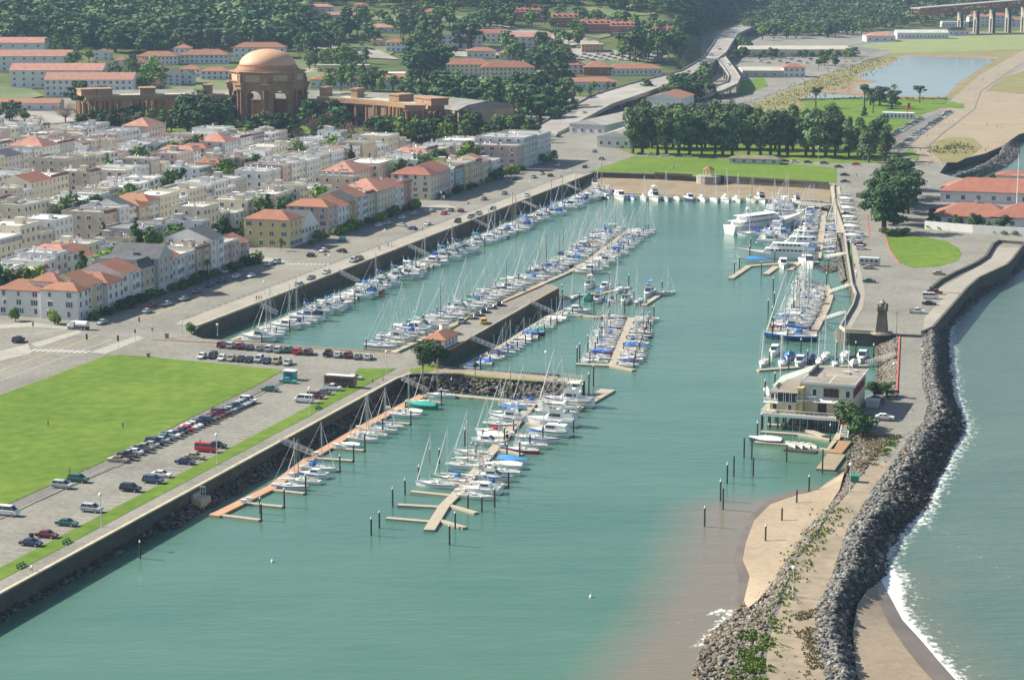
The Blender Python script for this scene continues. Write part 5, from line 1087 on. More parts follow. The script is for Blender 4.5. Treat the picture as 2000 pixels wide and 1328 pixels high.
def car_parts(kind):
 if kind == 'sedan': o = [(-2.3, .3), (2.25, .3), (2.35, .55), (2.2, .78), (1.0, .95), (-1.6, 1.0), (-2.3, .92), (-2.38, .55)]; gb, gt, z0, z1, L_ = (-1.7, 1.15), (-1.05, .35), .93, 1.43, 2.3
 elif kind == 'hatch': o = [(-1.9, .3), (1.95, .3), (2.0, .55), (1.9, .8), (1.0, .98), (-1.8, 1.02), (-1.98, .9), (-1.98, .55)]; gb, gt, z0, z1, L_ = (-1.85, 1.2), (-1.45, .4), .95, 1.5, 2.0
 elif kind == 'suv': o = [(-2.3, .4), (2.3, .4), (2.38, .7), (2.3, 1.0), (1.1, 1.12), (-2.25, 1.15), (-2.38, .95), (-2.35, .55)]; gb, gt, z0, z1, L_ = (-2.2, 1.25), (-1.95, .55), 1.1, 1.78, 2.35
 elif kind == 'van': o = [(-2.6, .4), (2.6, .4), (2.65, .8), (2.5, 1.1), (1.9, 1.3), (-2.6, 1.3), (-2.65, .95), (-2.62, .55)]; gb, gt, z0, z1, L_ = (-2.6, 2.0), (-2.5, 1.25), 1.28, 2.15, 2.6
 else: o = [(-2.65, .45), (2.5, .45), (2.6, .75), (2.5, 1.0), (1.4, 1.1), (.2, 1.12), (-2.6, 1.1), (-2.68, .8)]; gb, gt, z0, z1, L_ = (-.5, 1.4), (-.35, .75), 1.08, 1.75, 2.6
 hw = .88 if kind in ('sedan', 'hatch') else .95; P_ = {}
 b = side_extrude(o, hw)
 y0, y1 = hw * .92, hw * .74
 if kind == 'pickup':   # open bed
  b.box(-2.5, -.7, -hw * .85, hw * .85, 1.105, 1.13, 1)
  for a in ((-2.6, -.6, -hw * .97, -hw * .85), (-2.6, -.6, hw * .85, hw * .97), (-2.65, -2.55, -hw * .97, hw * .97)): b.box(*a, 1.08, 1.32, 0)
 for s_ in (-1, 1):
  for xb, xt in ((gb[0], gt[0]), (gb[1], gt[1]), ((gb[0] + gb[1]) / 2 - .1, (gt[0] + gt[1]) / 2 - .05)): b.tube((xb, s_ * y0, z0), (xt, s_ * y1, z1), .05, 4, 0)
 P_['body'] = b.mesh('body', [PAINT['white'], M['black']])
 r = MB(); r.loft([[(gt[0] - .05, -y1 - .02, z1), (gt[1] + .05, -y1 - .02, z1), (gt[1] + .05, y1 + .02, z1), (gt[0] - .05, y1 + .02, z1)], [(gt[0] + .1, -y1 + .12, z1 + .06), (gt[1] - .1, -y1 + .12, z1 + .06), (gt[1] - .1, y1 - .12, z1 + .06), (gt[0] + .1, y1 - .12, z1 + .06)]]); P_['roof'] = r.mesh('roof', [PAINT['white']])
 e = .01
 P_['windscreen'] = MB().add([(gb[1], -y0 + .05, z0), (gb[1], y0 - .05, z0), (gt[1], y1 - .03, z1), (gt[1], -y1 + .03, z1)], [(0, 1, 2, 3)]).mesh('windscreen', [M['glass']])
 P_['rear_window'] = MB().add([(gb[0], y0 - .05, z0), (gb[0], -y0 + .05, z0), (gt[0], -y1 + .03, z1), (gt[0], y1 - .03, z1)], [(0, 1, 2, 3)]).mesh('rear_window', [M['glass'] if kind != 'pickup' else M['glass']])
 P_['side'] = [MB().add([(gb[0], s_ * y0, z0), (gb[1], s_ * y0, z0), (gt[1], s_ * y1, z1), (gt[0], s_ * y1, z1)], [(0, 1, 2, 3)]).mesh('side_window', [M['glass'] if kind != 'van' else M['glass']]) for s_ in (-1, 1)]
 P_['wx'] = L_ * .62; P_['hw'] = hw; P_['L'] = L_; P_['lz'] = .7 if kind in ('sedan', 'hatch') else .85
 fb = side_extrude(o, hw); fb.loft([[(gb[0], -y0, z0), (gb[1], -y0, z0), (gb[1], y0, z0), (gb[0], y0, z0)], [(gt[0], -y1, z1), (gt[1], -y1, z1), (gt[1], y1, z1), (gt[0], y1, z1)]], 1)
 P_['farbody'] = fb.mesh('body', [PAINT['white'], M['glass']])
 return P_
CP = {k: car_parts(k) for k in ('sedan', 'hatch', 'suv', 'van', 'pickup')}
WH = MB().add([], []).xf(Matrix()); WH.cyl(0, 0, -.11, .11, .34, n=12, m=0); WH.cyl(0, 0, .11, .13, .19, n=8, m=1); WH.cyl(0, 0, -.13, -.11, .19, n=8, m=1)
WH.xf(Matrix.Rotation(math.pi / 2, 4, 'X')); WHEEL = WH.mesh('wheel', [M['tyre'], M['alu']])
HL = MB().box(-.05, .05, -.16, .16, -.07, .07).mesh('headlight', [M['headlight']]); TL = MB().box(-.04, .04, -.14, .14, -.09, .09).mesh('taillight', [M['taillight']])
CARS = []; KN = {'sedan': 'car', 'hatch': 'car', 'suv': 'suv', 'van': 'van', 'pickup': 'pickup truck'}
def car(kind, pos, hd, colour, label, near=True, group=None, z=None, sc=1.0):
 P_ = CP[kind]; loc = (pos[0], pos[1], (pos[2] if z is None else z) + .02)
 t = thing({'sedan': 'parked_car', 'hatch': 'small_car', 'suv': 'sport_utility_car', 'van': 'van', 'pickup': 'pickup_truck'}[kind], label, KN[kind], loc, hd, group, sc=sc)
 pm = PAINT[colour]
 if near:
  setmat(obj('body', P_['body'], t), 0, pm); q = obj('roof', P_['roof'], t); setmat(q, 0, pm)
  obj('windscreen', P_['windscreen'], t); obj('rear_window', P_['rear_window'], t)
  for s_ in P_['side']: obj('side_window', s_, t)
  for a in (-1, 1):
   obj('headlight', HL, t, (P_['L'] + .01, a * P_['hw'] * .72, P_['lz'])); obj('taillight', TL, t, (-P_['L'] - .04, a * P_['hw'] * .78, P_['lz'] + .05))
   for b in (-1, 1): obj('wheel', WHEEL, t, (b * P_['wx'], a * (P_['hw'] - .08), .34))
 else:
  setmat(obj('body', P_['farbody'], t), 0, pm)
  for b in (-1, 1):
   for a in (-1, 1): obj('wheel', WHEEL, t, (b * P_['wx'], a * (P_['hw'] - .08), .34))
 CARS.append(t); return t
rc = random.Random(5)
CCOL = ['white', 'silver', 'silver', 'grey', 'black', 'dark blue', 'maroon', 'tan', 'white', 'grey', 'blue', 'black', 'red', 'green']
rowA = [('suv', 'white'), ('sedan', 'grey'), ('sedan', 'silver'), ('sedan', 'silver'), ('sedan', 'dark blue'), ('sedan', 'dark blue'), ('sedan', 'silver'), ('sedan', 'grey'), ('suv', 'maroon'), ('sedan', 'maroon'), ('sedan', 'maroon'), ('sedan', 'grey'), ('suv', 'dark blue'), ('sedan', 'black'), ('sedan', 'white'), ('sedan', 'white'), ('sedan', 'red'), ('sedan', 'dark blue'), ('sedan', 'grey'), ('pickup', 'white'), ('sedan', 'green'), ('sedan', 'silver'), ('suv', 'dark blue'), ('sedan', 'silver'), ('sedan', 'tan'), ('pickup', 'grey'), ('sedan', 'white'), ('sedan', 'dark blue'), ('pickup', 'brown'), ('sedan', 'tan')]
a, b = G(485, 786), G(228, 902)
for i, (k, c) in enumerate(rowA):
 f = i / (len(rowA) - 1); f = f ** 1.12
 car(k, a + (b - a) * f, ROTC + (math.pi if rc.random() < .5 else 0), c, f'{c} {KN[k]}, {nth(i + 1)} from the far end of the row along the lawn', group='cars parked along the lawn')
for k, c, x, y, hd, lb in (('suv', 'silver', 122, 953, 0, 'silver suv parked by the lawn kerb at the near left'), ('suv', 'green', 153, 941, 0, 'dark green suv beside the silver one at the lawn kerb'), ('van', 'white', 14, 1006, 0, 'white van cut by the left picture edge'), ('sedan', 'silver', 232, 902, 0, 'pale tan sedan at the near end of the lawn row'),
      ('van', 'red', 403, 882, 0, 'bright red van in the middle of the car park'), ('sedan', 'black', 424, 874, 0, 'black car half hidden behind the red van'), ('sedan', 'tan', 381, 896, 0, 'tan hatchback between the red van and dark sedan'), ('sedan', 'dark blue', 362, 906, 0, 'dark navy sedan right of the tan one'), ('sedan', 'white', 316, 931, 0, 'white sedan by the verge in the near car park'), ('suv', 'blue', 299, 943, 0, 'slate blue van-like car by the verge'), ('suv', 'black', 255, 959, 0, 'big black suv in the near car park'),
      ('suv', 'silver', 179, 999, 0, 'grey brown suv next to the lamp post'), ('sedan', 'green', 131, 1026, 0, 'white roofed green taxi near the lower left'), ('sedan', 'maroon', 92, 1049, 0, 'crimson sedan near the lower left'), ('sedan', 'dark blue', 61, 1065, 0, 'dark sedan lowest in the car park'), ('van', 'white', 594, 786, math.pi, 'white van parked across the far car park'), ('suv', 'maroon', 616, 778, 0, 'maroon suv partly hidden behind the white van'), ('sedan', 'grey', 630, 770, math.pi, 'dark grey sedan next to the white pickup'),
      ('pickup', 'white', 648, 762, 0, 'white pickup truck beside the brown bus'), ('sedan', 'silver', 692, 741, 0, 'silver sedan beyond the brown bus by the grass tip'), ('sedan', 'green', 528, 764, 0, 'dark green coupe alone on the lane'), ('sedan', 'teal', 563, 748, 0, 'taxi in pale teal in front of the teal kiosk')):
 o = car(k, G(x, y), ROTC + hd, c, lb)
 if 'taxi' in lb: setmat(o.children[1], 0, PAINT['white'])
z2p = [(110, 252, 'maroon'), (172, 257, 'silver'), (232, 262, 'maroon'), (292, 268, 'dark blue'), (358, 274, 'grey'), (418, 278, 'silver'), (478, 285, 'silver'), (545, 286, 'green'), (603, 296, 'red'), (670, 300, 'brown'), (800, 309, 'black'), (865, 316, 'silver'), (930, 320, 'maroon'), (995, 328, 'grey'), (1060, 331, 'silver')]
for i, (x, y, c) in enumerate(z2p): car(rc.choice(('sedan', 'suv', 'sedan', 'pickup')) if i not in (0, 7, 12) else 'suv', G(400 + x / 3.32, 600 + (y + 6) / 3.32), ROTU + .15, c, f'{c} vehicle, {nth(i + 1)} from left in the row along the basin kerb', group='cars parked along the basin kerb')
for i, (x, y, c) in enumerate([(1310, 325, 'white'), (1380, 325, 'black'), (1440, 337, 'white'), (1500, 341, 'tan'), (1560, 344, 'black'), (1615, 349, 'black'), (1680, 349, 'silver'), (1730, 357, 'dark blue'), (1795, 361, 'tan'), (1865, 369, 'silver')]):
 car('suv' if i in (1, 6, 8) else 'sedan', G(x / 3.32, 600 + (y + 4) / 3.32), ROTU + .15 + math.pi, c, f'{c} vehicle, {nth(i + 1)} from left in the row beside the lawn top', group='cars parked at the top of the lawn')
for i, (k, c, x, y, hd, lb) in enumerate([('sedan', 'silver', 288, 611, 0, 'silver sedan parked by the third white house'), ('sedan', 'red', 296, 600, 0, 'red sedan in shade behind the silver one'), ('sedan', 'silver', 199, 633, 0, 'silver car shaded behind the white truck'), ('sedan', 'silver', 358, 587, 0, 'silver sedan in front of the slate roofed house'), ('sedan', 'dark blue', 410, 560, 0, 'dark car parked before the pointed gable house'), ('pickup', 'blue', 433, 552, 0, 'blue grey pickup truck under the palm'), ('pickup', 'white', 442, 533, 0, 'white pickup parked on the drive near the palm'), ('sedan', 'white', 461, 543, 0, 'white sedan beside the blue grey pickup'), ('sedan', 'white', 490, 542, 0, 'white sedan driving past the first block end'),
  ('suv', 'black', 36, 668, 1.2, 'black suv waiting at the left street corner'), ('sedan', 'silver', 325, 597, 0, 'silver car parked before the slate roofed house'), ('sedan', 'grey', 385, 572, 0, 'grey car in house shade near the gable'), ('suv', 'silver', 585, 560, 0, 'silver suv moving by the harbour kerb'), ('sedan', 'white', 835, 440, 0, 'white car moving in mid boulevard'), ('sedan', 'grey', 985, 380, 0, 'grey car moving by the third block'), ('sedan', 'black', 1075, 345, 0, 'black car moving towards the junction'),
  ('sedan', 'silver', 525, 519, 0, 'blue silver car near the side street'), ('suv', 'silver', 540, 515, 0, 'silver suv near the side street'), ('sedan', 'black', 607, 501, 0, 'black car by the stop line of the side street'), ('sedan', 'white', 631, 492, 0, 'white sedan in front of the yellow house'), ('sedan', 'dark blue', 622, 488, 0, 'dark blue car shaded by the yellow house'), ('sedan', 'black', 667, 493, 0, 'black sedan driving in mid boulevard'), ('sedan', 'teal', 668, 470, 0, 'teal roofed taxi parked at the mauve house'),
  ('pickup', 'silver', 691, 512, 0, 'silver pickup at the harbour side kerb'), ('suv', 'grey', 702, 508, 0, 'grey suv at the harbour side kerb'), ('sedan', 'silver', 638, 535, 0, 'silver sedan at the harbour side below the stop sign'), ('sedan', 'grey', 608, 546, 0, 'grey sedan nearest at the harbour kerb'), ('sedan', 'white', 740, 443, 0, 'white sedan parked by the round bushes'), ('sedan', 'silver', 757, 439, 0, 'silver car beside the round bushes'), ('sedan', 'white', 785, 428, 0, 'white suv before the cream tan house'), ('sedan', 'silver', 784, 442, 0, 'pale sedan driving near the second block'), ('sedan', 'dark blue', 805, 449, 0, 'dark pickup driving towards the camera'),
  ('sedan', 'silver', 808, 420, 0, 'silver parked car at the second block end'), ('sedan', 'silver', 843, 414, 0, 'grey parked car at the second crossing'), ('sedan', 'red', 867, 419, 0, 'red car at the second crossing'), ('sedan', 'grey', 880, 413, 0, 'grey car waiting behind the red car'), ('sedan', 'maroon', 900, 414, 0, 'maroon car waiting at the second crossing'), ('suv', 'black', 894, 435, 0, 'black suv at the harbour kerb in the middle'), ('suv', 'grey', 920, 427, 0, 'dark truck at the harbour kerb'), ('pickup', 'silver', 935, 420, 0, 'silver pickup beyond the dark truck'),
  ('sedan', 'black', 963, 410, 0, 'black car alone at the harbour kerb'), ('sedan', 'grey', 945, 391, 0, 'dark car driving by the third block'), ('sedan', 'white', 1029, 384, 0, 'white sedan at the blue parking bays'), ('sedan', 'tan', 993, 355, 0, 'tan car parked by the third block trees'), ('sedan', 'dark blue', 1008, 351, 0, 'dark car parked by the third block trees'), ('sedan', 'silver', 1042, 348, 0, 'silver sedan near the pinkish apartments'), ('sedan', 'silver', 1058, 341, 0, 'grey sedan near the pinkish apartments'), ('sedan', 'white', 1091, 325, 0, 'white car at the big pale apartments'), ('sedan', 'maroon', 1175, 312, 0, 'maroon car turning by the lawn corner'),
  ('sedan', 'black', 1142, 328, 0, 'black car on the junction before the lawn'), ('sedan', 'grey', 1161, 298, 0, 'grey car at the long shed'), ('sedan', 'black', 1217, 289, 0, 'black car near the grove'), ('suv', 'blue', 1091, 268, 0, 'blue white van by the viaduct foot')]):
 car(k, G(x, y), ROTU + (math.pi if i % 3 else 0) if i not in (21, 30, 31) else ROTU + 1.2, c, lb, near=y > 400)
for i, (x, c) in enumerate(((1251, 'black'), (1273, 'silver'), (1298, 'white'), (1325, 'black'), (1343, 'silver'), (1372, 'dark blue'), (1390, 'dark blue'), (1533, 'black'), (1553, 'white'), (1578, 'black'), (1610, 'blue'))):
 car('sedan', G(x, 303 + (x - 1251) * .05), ROTC + .2, c, f'{c} car, {nth(i + 1)} from left in the line under the eucalyptus grove', near=False)
for k, c, x, y, lb in (('suv', 'silver', 901, 631, 'silver suv nearest on the long pier'), ('sedan', 'tan', 921, 622, 'cream old sedan on the pier'), ('sedan', 'grey', 934, 616, 'grey sedan behind the cream one on the pier'), ('sedan', 'dark blue', 946, 610, 'blue grey sedan in the middle of the pier row'), ('sedan', 'silver', 959, 602, 'silver sedan in the pier row'), ('sedan', 'black', 976, 597, 'black sedan farthest in the pier row'), ('suv', 'gold', 945, 632, 'yellow suv alone on the pier')):
 car(k, G(x, y), ROTU + .3, c, lb)
for k, c, x, y, hd, lb in (('suv', 'white', 1681, 463, 0, 'white suv at the top of the mole parking'), ('sedan', 'maroon', 1680, 480, 0, 'dark red car above the second white suv'), ('suv', 'white', 1683, 488, 0, 'second white suv in the mole parking'), ('sedan', 'tan', 1698, 526, 0, 'tan car beside the grey motorhome'), ('sedan', 'green', 1698, 552, 0, 'dark green sedan alone by the mole walk'), ('sedan', 'tan', 1834, 537, 0, 'tan sedan driving near the zigzag wall'), ('pickup', 'maroon', 1826, 575, 0, 'red brown pickup at the short barrier'), ('van', 'white', 1817, 584, 0, 'white van parked near the bay seawall'),
      ('sedan', 'black', 1815, 596, 0, 'black sedan below the white van'), ('pickup', 'white', 1790, 612, 0, 'white pickup truck near the lighthouse'), ('sedan', 'blue', 1712, 784, 0, 'pale blue car in the shade of the cypress'), ('sedan', 'white', 1728, 819, 0, 'white old sedan near the clubhouse'), ('sedan', 'white', 1773, 411, 0, 'white car near the big cypress'), ('sedan', 'silver', 1789, 398, 0, 'silver suv right of the big cypress'), ('sedan', 'dark blue', 1654, 421, 0, 'dark blue car among the boat trailers'), ('sedan', 'dark blue', 1638, 328, 0, 'dark car at the lawn corner'), ('sedan', 'red', 1672, 323, 0, 'red car under the trees at the lawn corner'), ('sedan', 'black', 1650, 344, 0, 'black car right of the head lawn'), ('sedan', 'black', 1651, 357, 0, 'second black car right of the head lawn')):
 car(k, G(x, y), ROTC + hd + .1, c, lb)
for (p0, p1, n, nm) in (((1856, 220), (1744, 297), 40, 'right row'), ((1800, 234), (1742, 267), 16, 'left row')):
 a, b = G(*p0), G(*p1)
 for i in range(n):
  if nm == 'right row' and rc.random() < .06: continue
  c = rc.choice(CCOL); car(rc.choice(('sedan', 'sedan', 'suv')), a + (b - a) * i / (n - 1), ROTC - .15, c, f'{c} car, {nth(i + 1)} from the far end of the {nm}, beach car park', near=False, group='cars in the beach car park')
for n, poly, nm in ((26, (600, 93, 735, 108), 'left car park below the ridge'), (34, (1112, 110, 1296, 121), 'car park below the brick barracks'), (22, (1475, 112, 1640, 126), 'shopping building car park')):
 for i in range(n):
  x = poly[0] + (poly[2] - poly[0]) * ((i + .5) / n); y = poly[1] + (poly[3] - poly[1]) * ((i * 3 % 5) / 4)
  p = GT(x, y); c = rc.choice(CCOL); car('sedan', (p.x, p.y, hgt(p.x, p.y) + .45), rc.uniform(0, .5), c, f'{c} car, {nth(i + 1)} from left in the {nm}', near=False, group='cars in the far car parks')
for i, (x, y) in enumerate(((1375, 112), (1390, 108), (1406, 98), (1424, 128), (1274, 148), (1141, 223), (1360, 120), (1345, 142))):
 p = G(x, y, 12.3); car('sedan', p, ROTU - .3 + math.pi * (i % 2), rc.choice(CCOL), f'distant car on the elevated highway, {nth(i + 1)} counted from {"the fork" if i < 4 else "the ramp"}', near=False, z=12.3)
print('cars', len(CARS))
def wheels(t, xs_, hw, r=.5):
 for x in xs_:
  for s_ in (-1, 1): obj('wheel', WHEEL, t, (x, s_ * hw, r), 0, (r / .34, 1.6, r / .34))
t = thing('tank_truck', 'white street cleaning truck at the crossing by the corner house', 'truck', tuple(G(154, 643)), ROTC + math.pi)
obj('cab', MB().loft([[(1.2, -1.1, .7), (1.2, 1.1, .7), (1.2, 1.05, 2.5), (1.2, -1.05, 2.5)], [(2.6, -1.1, .7), (2.6, 1.1, .7), (2.4, 1.0, 2.4), (2.4, -1.0, 2.4)], [(2.7, -1.1, .7), (2.7, 1.1, .7), (2.65, 1.05, 1.5), (2.65, -1.05, 1.5)], [(3.7, -1.0, .7), (3.7, 1.0, .7), (3.6, .95, 1.4), (3.6, -.95, 1.4)]]).mesh('cab', [M['gelcoat']]), t)
tk = MB(); tk.loft([[(x, 1.15 * k * math.cos(a), 1.75 + .95 * k * math.sin(a)) for a in [2 * math.pi * j / 12 for j in range(12)]] for x, k in ((-3.4, .6), (-3.1, 1), (.7, 1), (1.0, .6))]); obj('tank', tk.mesh('tank', [M['gelcoat']], False), t)
obj('chassis', MB().box(-3.3, 3.5, -.9, .9, .55, .85).mesh('chassis', [M['black']]), t); obj('windscreen', MB().add([(2.62, -.95, 1.6), (2.62, .95, 1.6), (2.46, .9, 2.3), (2.46, -.9, 2.3)], [(0, 1, 2, 3)]).mesh('windscreen', [M['glass']]), t); wheels(t, (-2.6, -1.5, 2.9), .95)
def coach(name, label, cat, p, hd, L_, h, col, roofc, wins):
 t = thing(name, label, cat, tuple(p), hd); b = MB(); b.loft([[(x, -1.2 * k, .5), (x, 1.2 * k, .5), (x, 1.2 * k, h - .15), (x, 1.0 * k, h), (x, -1.0 * k, h), (x, -1.2 * k, h - .15)] for x, k in ((-L_ / 2, .96), (-L_ / 2 + .15, 1), (L_ / 2 - .3, 1), (L_ / 2, .93))])
 obj('body', b.mesh('body', [col]), t); obj('roof', MB().box(-L_ / 2 + .2, L_ / 2 - .3, -1.05, 1.05, h, h + .1).mesh('roof', [roofc]), t)
 for i in range(wins):
  for s_ in (-1, 1): obj('window', MB().box(-.45, .45, -.03, .03, 0, .8).mesh('window', [M['glass']]) if i == 0 and s_ == -1 else bpy.data.meshes['window_c' + name] if False else WINC, t, (-L_ / 2 + (i + .7) * (L_ - .6) / wins, s_ * 1.2, h * .52))
 obj('windscreen', MB().box(L_ / 2 - .02, L_ / 2 + .03, -.95, .95, h * .45, h * .82).mesh('windscreen', [M['glass']]), t); wheels(t, (-L_ * .3, L_ * .32), 1.05, .45); return t
WINC = MB().box(-.45, .45, -.03, .03, 0, .8).mesh('window', [M['glass']])
coach('coach', 'dark brown bus with pale roof at the grass strip', 'bus', G(665, 755), ROTC + math.pi, 8.6, 3.1, PAINT['brown'], M['deck'], 7)
coach('motorhome', 'grey motorhome parked by the mole walk', 'motorhome', G(1698, 519), ROTC, 7.5, 3.0, PAINT['silver'], M['gelcoat'], 4)
t = thing('kiosk', 'small teal and white kiosk at the tip of the lawn', 'kiosk', tuple(G(567, 741)), ROTC)
obj('wall', MB().box(-1.6, 1.6, -1.1, 1.1, 0, 2.4).mesh('wall', [PAINT['teal']]), t); obj('roof', MB().box(-1.8, 1.8, -1.3, 1.3, 2.4, 2.6).mesh('roof', [M['gelcoat']]), t); obj('hatch', MB().box(-.9, .9, -1.15, -1.1, 1.0, 2.0).mesh('hatch', [M['wglass']]), t)
# ------------------------------------------------------------ lamps, signals, signs, benches, bins
def lamp(p, h, label, heads=1, z=4.0):
 t = thing('street_lamp', label, 'lamp post', (p[0], p[1], z), ROTU)
 obj('pole', MB().cyl(0, 0, 0, .25, .22, .2, 8).cyl(0, 0, .25, h, .11, .07, 7).mesh('pole', [M['alu']]), t)
 obj('lamp_head', MB().cyl(0, 0, h, h + .15, .15, .42, 8).cyl(0, 0, h + .15, h + .5, .42, .38, 8).cyl(0, 0, h + .5, h + .7, .42, .05, 8).mesh('lamp_head', [M['gelcoat']]), t)
for x, y, h, lb in ((198, 1029, 6.6, 'tall lamp post at the verge, near left'), (424, 906, 6.6, 'lamp post beside the red van'), (605, 811, 6.6, 'lamp post by the white van'), (755, 731, 6.0, 'lamp post at the far tip of the grass verge'), (1751, 653, 6.2, 'lamp post at the start of the breakwater road'), (1687, 790, 7.5, 'lamp post right of the clubhouse'), (1660, 957, 5.8, 'slender pole beside the green bin on the breakwater'), (1549, 1163, 5.4, 'slender pole in the weeds on the breakwater'), (1745, 755, 6, 'lamp post left of the red kerb'), (1598, 318, 8, 'lamp post on the head lawn'), (1661, 500, 5, 'lamp on the mole wall, far one'), (1672, 560, 5, 'lamp on the mole wall, near one'),
     (355, 650, 3, 'low lamp near the basin corner'), (425, 655, 3, 'low white lamp inside the basin corner'), (752, 481, 6, 'pair of lamps on the boulevard promenade, near one'), (1035, 383, 6, 'lamp on the boulevard promenade, far one'), (644, 528, 5, 'lamp at the promenade below the crosswalk'), (862, 404, 6, 'lamp by the stop sign in the middle of the row'), (516, 575, 4, 'lamp at the promenade beside the group of people')):
 lamp(G(x, y), h, lb, z=4.0 if y < 900 or x < 1000 else 3.7)
t = G(1066, 771, .5); lamp(t, 11.5, 'tall lamp post standing on the dock under the rock mole', z=.5)
def sign(p, h, label, plates, z=4.0):
 t = thing('traffic_sign', label, 'sign', (p[0], p[1], z), ROTU + math.pi); obj('pole', MB().cyl(0, 0, 0, h, .07, n=6).mesh('pole', [M['alu']]), t)
 for (w_, h_, zz, m_) in plates: obj('plate', MB().box(.08, .13, -w_ / 2, w_ / 2, zz, zz + h_).mesh('plate', [m_]), t)
 return t
def stop_sign(p, label):
 t = thing('stop_sign', label, 'sign', (p[0], p[1], 4), ROTU + math.pi); obj('pole', MB().cyl(0, 0, 0, 2.5, .06, n=6).mesh('pole', [M['alu']]), t)
 o = MB(); o.cyl(0, 0, 0, .04, .5, n=8); o.xf(Matrix.Translation((.08, 0, 2.4)) @ Matrix.Rotation(math.pi / 2, 4, 'Y') @ Matrix.Rotation(math.pi / 8, 4, 'Z')); obj('plate', o.mesh('plate', [PAINT['red']]), t)
 cu = bpy.data.curves.new('lettering', 'FONT'); cu.body = 'STOP'; cu.size = .42; cu.align_x = 'CENTER'; cu.align_y = 'CENTER'; cu.extrude = .005; cu.materials.append(M['white'])
 tmp = bpy.data.objects.new('lettering', cu); COL.objects.link(tmp); bpy.context.view_layer.update()
 lm = bpy.data.meshes.new_from_object(tmp.evaluated_get(bpy.context.evaluated_depsgraph_get())); bpy.data.objects.remove(tmp)
 obj('lettering', lm, t, (.14, 0, 2.4), rot=(math.pi / 2, 0, math.pi / 2))
stop_sign(G(636, 510), 'red stop sign in the middle of the near crossing'); stop_sign(G(915, 408), 'red stop sign in the middle of the far crossing')
GRN = mat('green_sign', (.02, .22, .14), .5)
for x, y, h, lb, pl in ((120, 617, 5.5, 'green street name sign before the corner house', [(2.6, .5, 4.8, GRN)]), (178, 622, 4.0, 'green sign right of the corner house', [(1.2, .5, 3.4, GRN)]), (273, 652, 5, 'traffic signal at the harbour corner, left one', [(.5, 1.3, 3.7, M['black'])]), (298, 659, 6, 'slender signal pole at the harbour corner', [(.4, 1.0, 2.0, M['black'])]), (265, 674, 5, 'traffic signal at the pale crossing', [(.45, 1.2, 3.6, M['black'])]), (232, 694, 6, 'traffic signal at the top corner of the lawn', [(.6, 1.6, 4.2, M['black'])]), (171, 691, 6, 'traffic signal between the crosswalks', [(.6, 1.6, 4.2, M['black'])]),
     (66, 660, 5, 'traffic signal on the left street island', [(.5, 1.3, 3.6, M['black'])]), (280, 590, 7, 'pole with small green sign by the white gable house', [(.5, .8, 5, GRN)]), (565, 480, 5, 'green street sign at the yellow house', [(1.8, .45, 4.4, GRN)]), (867, 404, 5, 'round white street clock sign at the second crossing', [(1.1, 1.1, 3.9, M['white'])]), (1400, 100, 9, 'dark gantry sign by the highway fork', [(6, 1.6, 7.2, M['gelcoat'])])):
 sign(G(x, y), h, lb, pl)
def bench(p, hd, label):
 t = thing('park_bench', label, 'bench', tuple(p), hd); g = mat('green_bench_paint', (.03, .22, .12), .6)
 for k in range(3): obj('slat', MB().box(-1.4, 1.4, -.22 + k * .16, -.1 + k * .16, .44, .49).mesh('slat', [g]), t)
 for k in range(2): obj('slat', MB().box(-1.4, 1.4, .3, .35, .6 + k * .2, .74 + k * .2).mesh('slat', [g]), t)
 for x in (-1.2, 0, 1.2): obj('leg', MB().box(x - .05, x + .05, -.2, .3, 0, .44).box(x - .05, x + .05, .25, .32, .44, .95).mesh('leg', [M['black']]), t)
bench(G(42, 1108), ROTU, 'green park bench on the promenade at lower left'); bench(G(131, 1061), ROTU, 'green bench behind a pale plinth on the promenade'); bench(G(622, 799), ROTU, 'green bench near the far lamp post of the promenade')
def bin_(p, h, w_, m_, label, z=4):
 t = thing('litter_bin', label, 'bin', (p[0], p[1], z), ROTC); obj('body', MB().loft([[(-w_ * k, -w_ * k * .7, zz), (w_ * k, -w_ * k * .7, zz), (w_ * k, w_ * k * .7, zz), (-w_ * k, w_ * k * .7, zz)] for zz, k in ((0, .42), (h * .85, .5))]).mesh('body', [m_]), t); obj('lid', MB().box(-w_ * .54, w_ * .54, -w_ * .4, w_ * .4, h * .85, h).mesh('lid', [m_]), t)
bin_(G(1668, 940, 3.7), 1.5, 2.2, GRN, 'green waste skip beside the breakwater road', 3.68); bin_(G(62, 1052), 1.2, .8, M['pile'], 'dark bin at the verge near the lowest bench'); bin_(G(290, 698), 1.3, .9, mat('grey_green_bin', (.2, .25, .2)), 'grey green bin at the top edge of the lawn'); bin_(G(326, 661), 1.6, 1.0, mat('grey_green_bin2', (.22, .27, .22)), 'grey green utility cabinet at the basin corner'); bin_(G(1704, 792), 2.0, 3.4, WALLS['pale grey'], 'pale grey container in the shade by the clubhouse', 3.7)
t = thing('outfall_block', 'concrete outfall block with a white railing below the near seawall', 'outfall', tuple(G(385, 990, 0)), ROTC)
obj('block', MB().box(-4.5, 0, -1.8, 1.8, -1, 3.2).box(0, 2.2, -2.4, 2.4, -1, 2.2).mesh('block', [M['coping']]), t)
mb = MB();
for i in range(7): mb.box(-2.5 + i * .6, -2.42 + i * .6, 1.9, 1.98, 2.2, 4.2)
mb.box(-2.5, 1.2, 1.9, 1.98, 4.1, 4.25); mb.box(-2.5, 1.2, 1.9, 1.98, 3.0, 3.1); obj('railing', mb.mesh('railing', [M['gelcoat']]), t)
